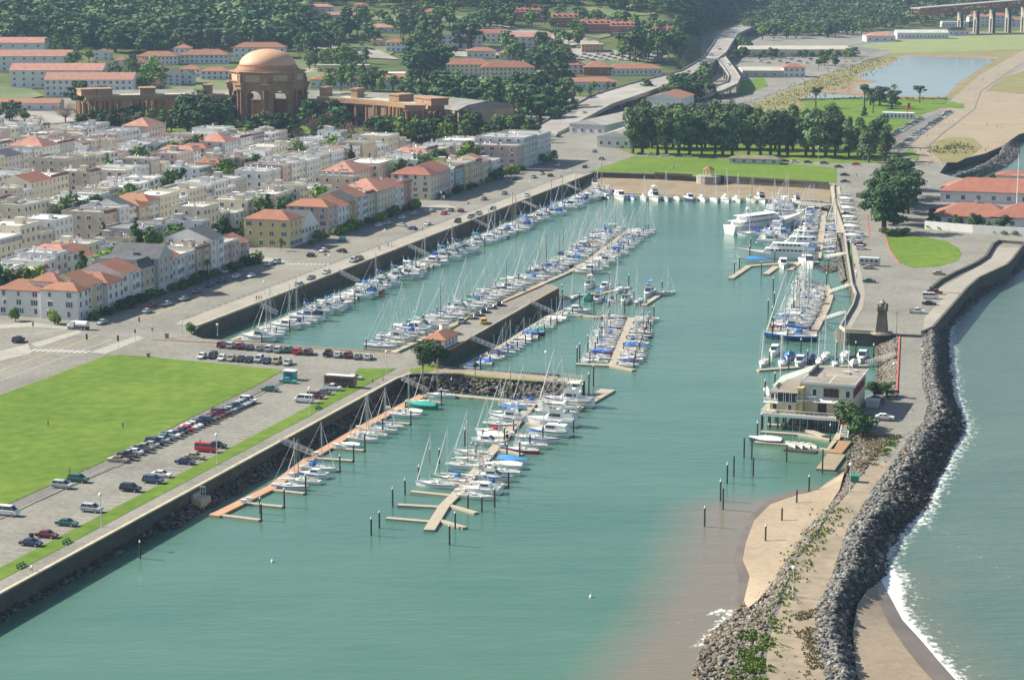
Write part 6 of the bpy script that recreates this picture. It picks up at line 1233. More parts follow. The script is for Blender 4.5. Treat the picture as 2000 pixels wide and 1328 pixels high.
# ------------------------------------------------------------ people
def person_mesh(walk):
 V = [(0, 0, .95), (0, 0, 1.15), (0, 0, 1.42), (0, 0, 1.52), (0, .01, 1.66), (0, .01, 1.76), (-.18, 0, 1.40), (-.24, .04 * walk, 1.12), (-.23, .14 * walk, .88), (.18, 0, 1.40), (.24, -.04 * walk, 1.12), (.23, -.02 * walk, .88), (-.1, 0, .9), (-.11, -.10 * walk, .5), (-.11, -.26 * walk, .08), (-.11, -.14 * walk, .04), (.1, 0, .9), (.11, .12 * walk, .5), (.11, .14 * walk, .08), (.11, .28 * walk + .02, .04)]
 E = [(0, 1), (1, 2), (2, 3), (3, 4), (4, 5), (2, 6), (6, 7), (7, 8), (2, 9), (9, 10), (10, 11), (0, 12), (12, 13), (13, 14), (14, 15), (0, 16), (16, 17), (17, 18), (18, 19)]
 Rr = [.15, .14, .16, .06, .10, .08, .07, .05, .04, .07, .05, .04, .10, .07, .05, .045, .10, .07, .05, .045]
 me = bpy.data.meshes.new('person_rig'); me.from_pydata(V, E, []); o = bpy.data.objects.new('person_rig', me); COL.objects.link(o)
 md = o.modifiers.new('s', 'SKIN');
 for i, r in enumerate(Rr): me.skin_vertices[0].data[i].radius = (r, r * .85)
 me.skin_vertices[0].data[0].use_root = True
 o.modifiers.new('u', 'SUBSURF').levels = 1
 bpy.context.view_layer.update(); ev = o.evaluated_get(bpy.context.evaluated_depsgraph_get()); nm = bpy.data.meshes.new_from_object(ev)
 bpy.data.objects.remove(o); nm.name = 'person'
 nm.materials.clear()
 for m_ in (M['deck'], M['navy'], SKIN): nm.materials.append(m_)
 for p in nm.polygons: p.material_index = 1 if p.center.z < .92 else (2 if p.center.z > 1.5 or (abs(p.center.x) > .2 and p.center.z < 1.0) else 0)
 return nm
SKIN = mat('skin', (.50, .32, .22), .6)
PM = [person_mesh(1), person_mesh(.2)]
HAIR = MB().loft([[(.1 * k * math.cos(a), .01 + .11 * k * math.sin(a), z) for a in [2 * math.pi * j / 8 for j in range(8)]] for z, k in ((1.70, 1.05), (1.78, .95), (1.84, .5))]).mesh('hair', [M['trunk']])
def person(p, hd, shirt, trousers, label, z=None, pose=0):
 o = tag(obj('person', PM[pose], None, (p[0], p[1], (p[2] if z is None else z) + .05), hd), label, 'person'); setmat(o, 0, M.get(shirt) or PAINT[shirt]); setmat(o, 1, M.get(trousers) or PAINT[trousers])
 obj('hair', HAIR, o); return o
for x, y, sh, tr, lb, ps in ((94, 834, 'tilepale', 'grey', 'person in pink top standing on the lawn at left', 1), (240, 837, 'teal', 'dark blue', 'person in dark teal standing on the lawn', 1), (136, 927, 'gold', 'grey', 'person in orange walking at the lawn edge', 0), (391, 872, 'black', 'black', 'person in black beside the red van', 1), (62, 1118, 'white', 'grey', 'person in white walking past the lowest bench', 0), (728, 749, 'maroon', 'black', 'person in dark red walking on the promenade, left of two', 0), (748, 746, 'red', 'grey', 'person in red walking on the promenade, right of two', 0),
       (825, 452, 'black', 'black', 'dark clothed person crossing the boulevard', 0), (758, 483, 'black', 'dark blue', 'person at the promenade lamps, left of three', 1), (765, 483, 'white', 'black', 'person at the promenade lamps, middle of three', 0), (741, 490, 'black', 'black', 'person standing apart on the promenade', 0), (501, 588, 'black', 'grey', 'person by the wall railing, leftmost of the group', 1), (506, 587, 'maroon', 'black', 'person by the wall railing, middle of the group', 1), (511, 586, 'white', 'black', 'person by the wall railing, rightmost of the group', 1),
       (1673, 545, 'black', 'black', 'person in black on the mole walkway', 0), (1669, 524, 'red', 'black', 'person in red farther along the mole walkway', 0), (1673, 346, 'black', 'grey', 'person on the asphalt right of the head lawn', 0), (1118, 335, 'black', 'black', 'person at the basin head corner', 0), (1095, 348, 'maroon', 'black', 'person on the promenade near the basin head', 0), (1316, 331, 'dark blue', 'black', 'person on the head lawn, left of a pair', 1), (1323, 331, 'white', 'black', 'person on the head lawn, right of a pair', 1),
       (1805, 293, 'black', 'black', 'walker on the shoreline promenade near its fork', 0), (1804, 303, 'white', 'black', 'walker in white on the shoreline promenade fork', 0), (1811, 268, 'red', 'black', 'walker in red on the shoreline promenade', 0), (1854, 241, 'black', 'grey', 'walker on the promenade by the car park', 0), (1861, 239, 'blue', 'grey', 'walker in blue on the promenade by the car park', 0), (1878, 205, 'black', 'black', 'walker where the promenade widens', 0), (1893, 176, 'white', 'black', 'walker in white far along the promenade', 0), (1920, 158, 'black', 'black', 'walker far along the promenade', 0), (1953, 134, 'black', 'black', 'farthest walker on the promenade', 0),
       (1928, 246, 'black', 'grey', 'person on the wide beach, left one', 0), (1947, 251, 'blue', 'grey', 'person on the wide beach, middle one', 0), (1957, 252, 'maroon', 'grey', 'person on the wide beach, right one', 0), (1925, 296, 'black', 'black', 'person by the dune fence', 0)):
 person(G(x, y), R.uniform(0, 6.28), sh, tr, lb, pose=ps)
person(G(1549, 1164, 3.7), 2.5, 'silver', 'grey', 'person in pale clothes walking on the breakwater', z=3.7)
# ------------------------------------------------------------ stone lighthouse on the mole
t = thing('stone_lighthouse', 'small tapering grey stone lighthouse tower on a round base', 'lighthouse', tuple(G(1722, 652)), ROTC)
M['ashlar'] = mat('weathered_ashlar', (.11, .095, .075), .95, scale=.5, col2=(.24, .205, .16), coord='World', scale2=2.2, bump=.4)
obj('base', MB().cyl(0, 0, 0, .35, 3.3, 3.3, 16).cyl(0, 0, .35, .7, 2.6, 2.6, 16).mesh('base', [M['concrete']]), t)
rk = random.Random(3)
for k in range(11):      # courses of stone blocks, each block a piece
 z = .7 + k * .62; r = 1.62 - k * .05; n = 4
 for s_ in range(4):
  for i in range(3):
   nn = 3; wv = 2 * r / nn; x0 = -r + i * wv + (.12 if k % 2 else 0) * (i > 0)
   b = MB().box(x0 + .02, -r + (i + 1) * wv - .02 + (.12 if k % 2 and i < 2 else 0), -r - rk.uniform(0, .06), -r + .5, z + .02, z + .6).xf(Matrix.Rotation(s_ * math.pi / 2, 4, 'Z'))
   obj('stone', b.mesh('stone', [M['ashlar']]), t)
obj('core', MB().box(-1.1, 1.1, -1.1, 1.1, .7, 7.5).mesh('core', [M['rubble']]), t)
obj('cornice', MB().box(-1.5, 1.5, -1.5, 1.5, 7.52, 7.9).box(-1.3, 1.3, -1.3, 1.3, 7.9, 8.3).mesh('cornice', [M['ashlar']]), t)
for x in (-1.15, 1.15):
 for y in (-1.15, 1.15): obj('turret', MB().cyl(x, y, 6.8, 8.9, .36, .36, 8).cyl(x, y, 8.9, 9.3, .4, .05, 8).mesh('turret', [M['ashlar']]), t)
obj('lantern', MB().cyl(0, 0, 8.3, 9.5, .95, .95, 10).mesh('lantern', [M['ashlar']]), t); obj('lantern_cap', MB().cyl(0, 0, 9.5, 10.1, 1.1, .5, 10).cyl(0, 0, 10.1, 10.8, .3, .12, 8).mesh('lantern_cap', [M['concrete']]), t)
# ------------------------------------------------------------ clubhouse on piles
def railing(parent, pts, z, h=1.05, m='gelcoat'):
 mb = MB()
 for p, q in zip(pts[:-1], pts[1:]):
  p = Vector((*p, 0)); q = Vector((*q, 0)); L_ = (q - p).length; n = max(1, int(L_ / 1.2))
  for zz in (h, h * .55, h * .15): mb.tube((p.x, p.y, z + zz), (q.x, q.y, z + zz), .05 if zz == h else .03, 4)
  for i in range(n + 1): c = p + (q - p) * i / n; mb.tube((c.x, c.y, z), (c.x, c.y, z + h), .045, 4)
 return obj('railing', mb.mesh('railing', [M[m]]), parent)
cu_, cw_ = toUW(G(1664, 812))
print('club', cu_, cw_)
club = thing('clubhouse', 'yellow and white waterside clubhouse on piles with grey flat roof and green sloped roof', 'clubhouse', tuple(W(cu_, cw_, 4)), ROTC)
CR_ = pmat('off_white_stucco', (.60, .56, .46)); CLUBROOF = mat('tan_gravel_roof', (.22, .19, .155), .9, scale=.3, col2=(.29, .255, .21), coord='World'); YEL, WHT = WALLS['yellow'], WALLS['white']; YW = pmat('pale_butter_stucco', (.62, .52, .32))
def part(n, mb, mats, par=club, loc=(0, 0, 0), rz=0): return obj(n, mb.mesh(n, mats), par, loc, rz)
part('deck', MB().box(-22.5, .5, -4.0, 21, -.35, 0), [M['dockwood']])
part('wall', MB().box(-12.2, 0, 0, 20, .02, 7.6), [YW]); part('upper_band', MB().box(-12.26, .06, -.06, 20.06, 3.4, 7.62), [CR_])
part('roof', MB().box(-12.8, .6, -.6, 20.6, 7.64, 8.0), [CLUBROOF]); part('roof_edge', MB().box(-12.9, .7, -.72, -.6, 7.5, 8.12).box(.6, .72, -.6, 20.7, 7.5, 8.12).box(-12.9, -12.78, -.6, 20.7, 7.5, 8.12), [M['gelcoat']])
for x, y, hh, w_ in ((-4, 12, .9, .8), (-3.6, 13.2, .6, 1.2), (-8.5, 7, 1.4, .3), (-2, 16, .5, .8)): part('roof_unit', MB().box(x - w_ / 2, x + w_ / 2, y - w_ / 2, y + w_ / 2, 8.0, 8.0 + hh), [M['gelcoat']])
part('roof_seam', MB().box(-12, 0, 9.9, 10.1, 8.0, 8.04).box(-6.1, -5.9, 0, 10, 8.0, 8.04), [M['gelcoat']])
REDF = mat('red_window_frame', (.35, .05, .06), .6)
def framed(w, h, n, fm):
 mb = MB().box(-w / 2, w / 2, -.05, .02, 0, h, 1)
 for a in ((-w / 2 - .15, -w / 2, -.15, h + .15), (w / 2, w / 2 + .15, -.15, h + .15), (-w / 2, w / 2, -.15, 0), (-w / 2, w / 2, h, h + .15)): mb.box(a[0], a[1], -.12, .02, a[2], a[3], 0)
 for k in range(1, n): mb.box(-w / 2 + w * k / n - .05, -w / 2 + w * k / n + .05, -.1, -.05, 0, h, 0)
 return mb.mesh('window', [fm, M['glass']])
WR, WW, WB = framed(3.6, 2.0, 3, REDF), framed(1.0, 1.6, 1, M['gelcoat']), framed(1.9, 2.6, 1, M['gelcoat'])
obj('window', WR, club, (-5.4, -.07, 4.5)); obj('window', WW, club, (-9.6, -.07, 4.6)); obj('window', WW, club, (-1.2, -.07, 4.6)); obj('window', WW, club, (-3.0, -.02, 1.1))
for i in range(9): obj('window', framed(1.3, 1.9, 1, REDF) if i == 0 else bpy.data.meshes[WRS], club, (.07, 1.5 + i * 2.1, 4.4), math.pi / 2); WRS = [c for c in club.children if c.name.startswith('window')][-1].data.name
obj('door', MB().box(-1.1, 1.1, -.06, .02, 0, 2.6).mesh('door', [M['black']]), club, (-7.6, -.02, 0))
part('awning', MB().add([(-11, -1.6, 3.2), (-3, -1.6, 3.2), (-3, -.07, 3.9), (-11, -.07, 3.9), (-11, -.07, 3.1), (-3, -.07, 3.1)], [(0, 1, 2, 3), (0, 3, 4), (1, 5, 2), (0, 4, 5, 1)]), [WALLS['pale grey']])
part('balcony', MB().box(-12.2, -9.0, -1.4, -.07, 3.2, 3.4), [M['gelcoat']]); railing(club, [(-12.2, -1.35), (-9.0, -1.35)], 3.4)
part('yellow_block', MB().box(-13.9, -12.3, -1.4, 12, 0, 6.6), [YEL]);
part('lounge', MB().box(-18.5, -13.9, -2.2, 6, 0, 5.6), [YW])
for i in range(3): obj('window', WB, club, (-17.6 + i * 1.55, -2.22, 2.9)) if True else None
for i in range(3): obj('window', framed(1.0, 1.3, 1, M['gelcoat']) if i == 0 else club.children[-1].data, club, (-15.4 + 0 * i, -2.22, .9)) if i == 0 else None
COPPER = mat('pale_green_metal_roof', (.34, .39, .33), .5, var=.12, scale=.4)
rb_ = MB(); rb_.add([(-18.9, -2.8, 5.4), (-13.5, -2.8, 5.4), (-13.5, 2.5, 7.8), (-17.2, 2.5, 7.8), (-18.9, 6, 5.4), (-13.5, 6, 7.8)], [(0, 1, 2, 3), (0, 3, 4), (3, 2, 5, 4), (0, 4, 5, 1), (1, 5, 2)]); part('lounge_roof', rb_, [CLUBROOF])
part('rear_wing', MB().box(-21.0, -12.4, 6.1, 19, 0, 5.2), [YEL])
rw = MB(); rw.add([(-21.6, 5.6, 5.1), (-12.4, 5.6, 5.1), (-12.4, 19.6, 5.1), (-21.6, 19.6, 5.1), (-12.4, 9.0, 9.0), (-12.4, 17.5, 9.0)], [(0, 1, 4), (0, 4, 5, 3), (2, 3, 5), (1, 2, 5, 4), (0, 3, 2, 1)]); part('green_roof', rw, [COPPER])
part('dark_ridge', MB().box(-12.4, -11.9, 6.9, 18.6, 8.0, 9.1), [M['flatdark']])
part('turret', MB().box(-20.8, -18.5, -.6, 6.05, 0, 5.0), [YEL]); obj('window', WW, club, (-20.1, -.62, 2.9)); obj('window', WW, club, (-19.1, -.62, 2.9)); obj('window', WW, club, (-19.6, -.62, .6))
rt = MB(); hip(rt, -21.1, -18.2, -1.0, 6.2, 5.0, 1.4, 0); part('turret_roof', rt, [M['flatroof']])
part('upper_balcony', MB().box(-22.3, -18.5, -2.4, -.62, 2.3, 2.5), [M['gelcoat']]); railing(club, [(-22.2, -.6), (-22.2, -2.3), (-18.5, -2.3)], 2.5); railing(club, [(-13.9, -2.6), (-12.3, -2.6), (-12.3, -1.4)], 3.6)
part('rear_deck_wing', MB().box(-13.9, -12.3, -2.6, -1.4, 3.4, 3.6), [M['gelcoat']])
railing(club, [(-22.4, 12), (-22.4, -3.9), (-1.5, -3.9)], 0); part('fascia', MB().box(-22.6, .5, -4.12, -4.0, -.7, .05), [M['gelcoat']])
for i in range(12):
 for y in (-3.6, 4, 12, 19): part('pile', MB().cyl(-22 + i * 1.95, y, -6, -.36, .2, n=6), [M['pile']])
st_ = MB()
for i in range(10): st_.box(-1.4, .6, -4.1 - i * .55 - .55, -4.1 - i * .55, -.35 - i * .33, -.25 - i * .33)
for s_ in (-1.4, .6): st_.tube((s_, -4.1, -.1), (s_, -9.6, -3.3), .1, 4); st_.tube((s_, -4.1, 1.0), (s_, -9.6, -2.2), .07, 4); [st_.tube((s_, -4.1 - k * 1.3, -.1 - k * .76), (s_, -4.1 - k * 1.3, 1.0 - k * .76), .05, 4) for k in range(5)]
part('stairs', st_, [M['gelcoat']])
for x, y in ((-20.5, -2.9), (-19.2, -3.0)): part('deck_table', MB().cyl(x, y, 0, .7, .08, n=5).cyl(x, y, .7, .76, .6, n=10), [M['gelcoat']])
t = thing('flagpole', 'tall white flagpole in front of the clubhouse', 'flagpole', tuple(G(1655, 792, 4))); obj('pole', MB().cyl(0, 0, 0, 16, .13, .06, 6).tube((0, -2.5, 11.5), (0, 2.5, 11.5), .06, 4).mesh('pole', [M['gelcoat']]), t)
t = thing('flagpole', 'white flagpole standing in the boats left of the clubhouse', 'flagpole', tuple(G(1524, 742, .5))); obj('pole', MB().cyl(0, 0, 0, 13, .11, .06, 6).mesh('pole', [M['gelcoat']]), t)
flat('car_park', [(1640, 805), (1700, 770), (1752, 770), (1812, 790), (1803, 825), (1770, 850), (1735, 860), (1690, 842), (1655, 838)], M['asphalt'], z=3.6, dz=.13, label='asphalt parking beside the clubhouse')
# ------------------------------------------------------------ tiled waterfront club at right
def wing(name, label, p, Lx, D, h, rise, rz, wallm, roofm, roof='hip', nwin=6, cat='building', z=4.0, chim=0, floors=1, sidewin=0, over=.8, dz0=-2):
 t = thing(name, label, cat, (p[0], p[1], z), rz); obj('wall', MB().box(0, Lx, 0, D, dz0, h).mesh('wall', [wallm]), t)
 rb = MB()
 if roof == 'hip': hip(rb, -over, Lx + over, -over, D + over, h, rise, 0)
 elif roof == 'gable': gable(rb, -over / 2, Lx + over / 2, -over, D + over, h, rise, 0, 'x', 1)
 elif roof == 'gabley': gable(rb, -over, Lx + over, -over / 2, D + over / 2, h, rise, 0, 'y', 1)
 else: rb.box(-.2, Lx + .2, -.2, D + .2, h, h + .4, 0)
 obj('roof', rb.mesh('roof', [roofm, wallm]), t)
 for f in range(floors):
  zz = (h / floors) * f + (h / floors) * .28; hh = min(1.7, h / floors * .5)
  for i in range(nwin): obj('window', WIN[0] if Lx / max(1, nwin) < 4 else WIN[2], t, (Lx * (i + .5) / nwin, 0, zz), 0, (1, 1, hh / 1.5))
  for i in range(sidewin): obj('window', WIN[0], t, (0, D * (i + .5) / sidewin, zz), -math.pi / 2, (1, 1, hh / 1.5))
 for i in range(chim): obj('chimney', CHIM, t, (Lx * (i + .5) / chim, D / 2, h + rise), 0, 1.2)
 return t
wing('yacht_club_wing', 'long two tier red tile roofed wing of the waterfront club, rear', G(1836, 394), 60, 22, 5.0, 5.2, ROTC + .03, WHT, M['tile'], nwin=9)
wing('yacht_club_wing', 'red tile roofed front wing of the waterfront club behind the trees', G(1822, 440), 32, 20, 4.2, 4.6, ROTC, WHT, M['tile'], nwin=7, chim=1)
wing('yacht_club_wing', 'right front wing of the waterfront club with red tiles', G(1935, 445), 34, 20, 4.6, 5.0, ROTC, WHT, M['tile'], nwin=6, chim=1)
wing('yacht_club_wing', 'raised rear tower block of the waterfront club with flat roof units', G(1945, 372), 30, 12, 7.0, 2.0, ROTC, WHT, M['tile'], nwin=5)
wall_thing('garden_wall', [(1806, 447), (1900, 455), (2020, 462)], 3.2, .4, WHT, 'white garden wall in front of the waterfront club', 'wall')
t = thing('signal_mast', 'tall white signal mast at the waterfront club', 'mast', tuple(G(1985, 420))); obj('pole', MB().cyl(0, 0, 0, 26, .25, .1, 6).tube((-3, 0, 17), (3, 0, 17), .1, 4).mesh('pole', [M['gelcoat']]), t)
wing('pier_hut', 'white hut with bright red tile roof at the root of the long pier', W(*toUW(G(868, 683)), 4), 11.5, 6, 2.9, 1.8, ROTU, WHT, M['tile'], nwin=4, sidewin=2, chim=0)
t = thing('tank_hut', 'small round white tank beside the red roofed hut', 'tank', tuple(G(868, 652))); obj('body', MB().cyl(0, 0, 0, 3, 1.5, n=12).mesh('body', [M['gelcoat']]), t); obj('lid', MB().cyl(0, 0, 3, 3.3, 1.6, n=12).mesh('lid', [M['concrete']]), t)
t = thing('gazebo', 'small stone gazebo with red roof on the rounded wall bastion', 'gazebo', tuple(G(1384, 347)))
obj('bastion', MB().cyl(0, -1, -5, .3, 6.2, 6.0, 16).cyl(0, -1, .3, 1.1, 6.1, 6.1, 16).mesh('bastion', [M['concrete']]), t); obj('roof', MB().cyl(0, 0, 4.0, 5.8, 3.0, .2, 8).mesh('roof', [M['tile']]), t)
for i in range(6): a = i * math.pi / 3; obj('column', MB().cyl(2.2 * math.cos(a), 2.2 * math.sin(a), 1, 4.0, .25, n=6).mesh('column', [M['coping']]), t)
wing('lavatory_building', 'low building with mossy grey roof on the head lawn', G(1424, 319), 26, 8, 2.6, 1.6, ROTC + .02, WALLS['pale grey'], mat('mossy_roof', (.13, .12, .085), .9, scale=.3, col2=(.21, .19, .14), coord='World'), nwin=5)
t = wing('round_pavilion', 'long low white pavilion in the park with a red flag mast', G(1722, 232), 20, 8, 3.4, .3, ROTC + .05, WHT, M['flatwhite'], 'flat', nwin=8)
obj('flag_mast', MB().cyl(16, 2, 3, 10, .25, n=6).box(16, 17.6, 1.95, 2.05, 6, 10).mesh('flag_mast', [PAINT['red']]), t)
# ------------------------------------------------------------ domed rotunda
RC = G(525, 237); RT = M['terracotta']; RP = M['terrapink']
rot = thing('rotunda', 'huge domed ochre rotunda with arches and paired columns', 'rotunda', tuple(RC), ROTU + math.pi / 8, sc=(1.03, 1.03, .91))
R0 = 21.0
def ring(n, r, z): return [(r * math.cos(2 * math.pi * i / n), r * math.sin(2 * math.pi * i / n), z) for i in range(n)]
obj('plinth', MB().loft([ring(8, 25.5, 0), ring(8, 25.5, 1.5)]).loft([ring(8, 24.5, 1.5), ring(8, 24.5, 2.4)]).mesh('plinth', [RT]), rot)
def arch_panel(w, h, ow, spring, thick, x0):
 """flat wall with a round headed opening, facing +x at distance x0"""
 mb = MB(); n = 12; r = ow / 2; arc = [(-r * math.cos(math.pi * i / n), spring + r * math.sin(math.pi * i / n)) for i in range(n + 1)]
 for x in (x0, x0 - thick):
  k = len(mb.v); pts = [(-w / 2, 0), (-r, 0)] + arc + [(r, 0), (w / 2, 0), (w / 2, h), (-w / 2, h)]
  vs = [(x, p[0], p[1]) for p in pts]; tri = tessellate_polygon([[Vector((p[0], p[1], 0)) for p in pts]]); mb.add(vs, [tuple(t_) for t_ in tri])
 pr = [(-r, 0)] + arc + [(r, 0)]
 for p, q in zip(pr[:-1], pr[1:]): mb.add([(x0, p[0], p[1]), (x0, q[0], q[1]), (x0 - thick, q[0], q[1]), (x0 - thick, p[0], p[1])], [(0, 1, 2, 3)])
 return mb
side = 2 * R0 * math.tan(math.pi / 8)
AW = arch_panel(side, 25, 9.6, 15, 3.0, R0)
for i in range(8):
 a = i * math.pi / 4; Rm = Matrix.Rotation(a + math.pi / 8, 4, 'Z')
 mb = MB(); mb.v = list(AW.v); mb.f = list(AW.f); mb.m = list(AW.m); mb.xf(Matrix.Translation((0, 0, 2.4)) @ Rm); obj('arch_wall', mb.mesh('arch_wall', [RT]), rot)
 for s_ in (-1, 1):
  for rr in (23.2,):
   th_ = a + s_ * .062; x, y = rr * math.cos(th_), rr * math.sin(th_)
   obj('column', MB().cyl(x, y, 2.4, 3.6, 1.15, n=10, m=0).cyl(x, y, 3.6, 21.5, .95, .8, 12, 0).cyl(x, y, 21.5, 23.4, .85, 1.25, 10, 1).mesh('column', [RP, RT]), rot)
 e = MB().box(20, 24.8, -2.9, 2.9, 23.4, 26.2).box(19.8, 25.4, -3.3, 3.3, 26.2, 27.2).xf(Matrix.Rotation(a, 4, 'Z')); obj('entablature', e.mesh('entablature', [RT]), rot)
 f = MB().box(21.6, 23.8, -1.1, 1.1, 27.2, 30.4).box(21.9, 23.3, -.6, .6, 30.4, 33.0).xf(Matrix.Rotation(a, 4, 'Z')); obj('attic_statue', f.mesh('attic_statue', [RT]), rot)
 g_ = MB().box(R0 - .1, R0 + .25, -4.6, 4.6, 28.8, 33.0).xf(Rm); obj('relief_panel', g_.mesh('relief_panel', [mat('relief_stone', (.36, .27, .18), .95, scale=1.0, col2=(.50, .40, .28), coord='World', bump=.8)]), rot)
rr_ = R0 / math.cos(math.pi / 8)
obj('cornice', MB().loft([ring(8, rr_ + .1, 27.3), ring(8, rr_ + .1, 28.2)]).loft([ring(8, rr_ + 1.3, 28.2), ring(8, rr_ + 1.3, 28.6)]).xf(Matrix()).mesh('cornice', [RT]), rot)
obj('attic', MB().loft([ring(8, rr_ - .3, 28.6), ring(8, rr_ - .3, 34.4)]).loft([ring(8, rr_ + .9, 34.4), ring(8, rr_ + .9, 35.2)]).mesh('attic', [RT]), rot)
obj('drum', MB().loft([ring(32, 19.5, 35.2), ring(32, 19.5, 36.4)]).loft([ring(32, 18.4, 36.4), ring(32, 18.0, 38.4)]).mesh('drum', [RT]), rot)
dm = MB(); dm.loft([ring(40, 17.2 * math.cos(a_), 38.4 + 11.2 * math.sin(a_)) for a_ in [math.pi / 2 * k / 12 * .995 for k in range(13)]]); obj('dome', dm.mesh('dome', [M['dome']], True), rot)
cc_u, cc_w = 1068, 556
def arc_pt(phi, r): return W(cc_u + r * math.cos(phi), cc_w + r * math.sin(phi))
for side_, nm in ((1, 'left'), (-1, 'right')):
 t = thing('colonnade', f'{nm} curved colonnade of ochre columns beside the rotunda', 'colonnade', tuple(arc_pt(side_ * .3, 172)))
 inv = Vector(t.location)
 def L_(p, z): return (p.x - inv.x, p.y - inv.y, z)
 for k in range(12):
  ph = side_ * (.155 + k * .052)
  for r in (168, 176):
   p = arc_pt(ph, r); x, y, _ = L_(p, 0); obj('column', MB().cyl(x, y, 0, 1.2, 1.2, n=8, m=1).cyl(x, y, 1.2, 12.2, .95, .8, 10, 0).cyl(x, y, 12.2, 13.6, .85, 1.2, 8, 1).mesh('column', [RP, RT]), t)
 sec = []
 for k in range(25):
  ph = side_ * (.14 + k * .025); sec.append([L_(arc_pt(ph, 166.5), 13.6), L_(arc_pt(ph, 177.5), 13.6), L_(arc_pt(ph, 177.5), 16.4), L_(arc_pt(ph, 166.5), 16.4)])
 obj('entablature', MB().loft(sec).mesh('entablature', [RT]), t)
 sec = [[(p[0], p[1], p[2] - 13.6 + 2.8 * 0 + 16.4 if i < 2 else 17.0) for i, p in enumerate(s)] for s in sec]
 obj('cornice', MB().loft(sec).mesh('cornice', [M['coping']]), t)
 for ph0 in (.16, .30, .52, .68, .74):
  p = arc_pt(side_ * ph0, 172); a = ROTU + side_ * ph0; big = 9.5 if ph0 in (.52, .68, .74) else 5
  h0 = 20.5 if big > 6 else 22
  b = MB().box(-big / 2 - 1, big / 2 + 1, -big / 2, big / 2, 17.0, h0).box(-big / 2 - 1.5, big / 2 + 1.5, -big / 2 - .5, big / 2 + .5, h0, h0 + .8)
  if big > 6:
   for s_ in (-1, 1):
    for q in (-1, 0, 1): b.cyl(s_ * (big / 2 + 1.2), q * 3.6, 0, 13.6, 1.0, .85, 8); b.cyl(q * 4, s_ * (big / 2 + .6), 0, 13.6, 1.0, .85, 8)
  o = obj('planter_box', b.mesh('planter_box', [RT]), t, (p.x - inv.x, p.y - inv.y, 0), a)
hall = thing('exhibition_hall', 'long curved exhibition hall with grey roof behind the colonnade', 'building', tuple(arc_pt(0, 215)))
inv = Vector(hall.location)
def L2(p, z): return (p.x - inv.x, p.y - inv.y, z)
NP = 36; PH = [-.66 + 1.33 * k / NP for k in range(NP + 1)]
obj('wall', MB().loft([[L2(arc_pt(ph, 196), 0), L2(arc_pt(ph, 236), 0), L2(arc_pt(ph, 236), 11.5), L2(arc_pt(ph, 196), 11.5)] for ph in PH]).mesh('wall', [mat('hall_plaster', (.36, .25, .18), .9, var=.15, scale=.1, coord='World')]), hall)
obj('roof', MB().loft([[L2(arc_pt(ph, 195), 11.5), L2(arc_pt(ph, 237), 11.5), L2(arc_pt(ph, 230), 14.5), L2(arc_pt(ph, 216), 16.5), L2(arc_pt(ph, 202), 14.5)] for ph in PH]).mesh('roof', [mat('hall_roof', (.17, .16, .15), .9, scale=.1, col2=(.25, .24, .22), coord='World')], False), hall)
for ph in (-.15, -.1, .05, .1): obj('skylight', MB().box(-4, 4, -9, 9, 15.2, 15.9).mesh('skylight', [COPPER]), hall, L2(arc_pt(ph, 209), 0), ROTU + ph)
for k in range(0, NP, 2):
 ph = PH[k] + .02; obj('pilaster', MB().box(-.6, .6, -1.2, 1.2, 0, 11.4).mesh('pilaster', [RT]), hall, L2(arc_pt(ph, 195.5), 0), ROTU + ph)
t = thing('stage_house', 'tall bare plaster block closing the right end of the colonnade', 'building', tuple(G(812, 272)), ROTU + .3)
b = MB().box(-6, 6, -5.5, 5.5, 0, 19).box(-6.5, 6.5, -6, 6, 19, 20)
obj('wall', b.mesh('wall', [RT]), t)
for q in (-4.5, -1.5, 1.5, 4.5):
 obj('column', MB().cyl(-6.8, q, 0, 15.5, 1.0, .85, 8).cyl(-6.8, q, 15.5, 16.8, .9, 1.2, 8).mesh('column', [RP]), t); obj('column', MB().cyl(q, -6.3, 0, 15.5, 1.0, .85, 8).cyl(q, -6.3, 15.5, 16.8, .9, 1.2, 8).mesh('column', [RP]), t)
# ------------------------------------------------------------ long sheds and the white halls
SH = mat('shed_roof', (.36, .33, .27), .9, scale=.1, col2=(.46, .42, .36), coord='World')
def px_build(x0, y0, x1, h, label, wallm, roofm, roof='hip', rise=None, depth=14, nwin=6, floors=2, rz=None, **k):
 a = GT(x0, y0); w_ = (x1 - x0) * a.length / FPX; z = min(a.z, hgt(a.x + w_, a.y)); rzz = 0 if rz is None else rz
 return wing('far_building', label, (a.x, a.y), w_, depth, h, rise or min(w_, depth) * .2, rzz, wallm, roofm, roof, nwin=nwin, floors=floors, z=z, **k)
WL, PR = WALLS['white'], M['tilepale']; CR = WALLS['cream']; BK = M['brick']; TL_ = M['tile']
wing('long_shed', 'long white shed with grey gable roof beside the road junction', G(1166, 288), 19, 60, 6, 3.2, -.32, WL, SH, 'gabley', nwin=4, over=1, sidewin=4)
wing('long_shed', 'second grey roofed shed behind, below the viaduct', G(1112, 262), 22, 90, 6, 3.0, -.42, WALLS['pale grey'], SH, 'gabley', nwin=4, over=1)
wing('long_shed', 'red roofed shed below the viaduct right of the sheds', G(1262, 212), 24, 40, 7, 3.6, -.3, WL, TL_, 'gabley', nwin=4)
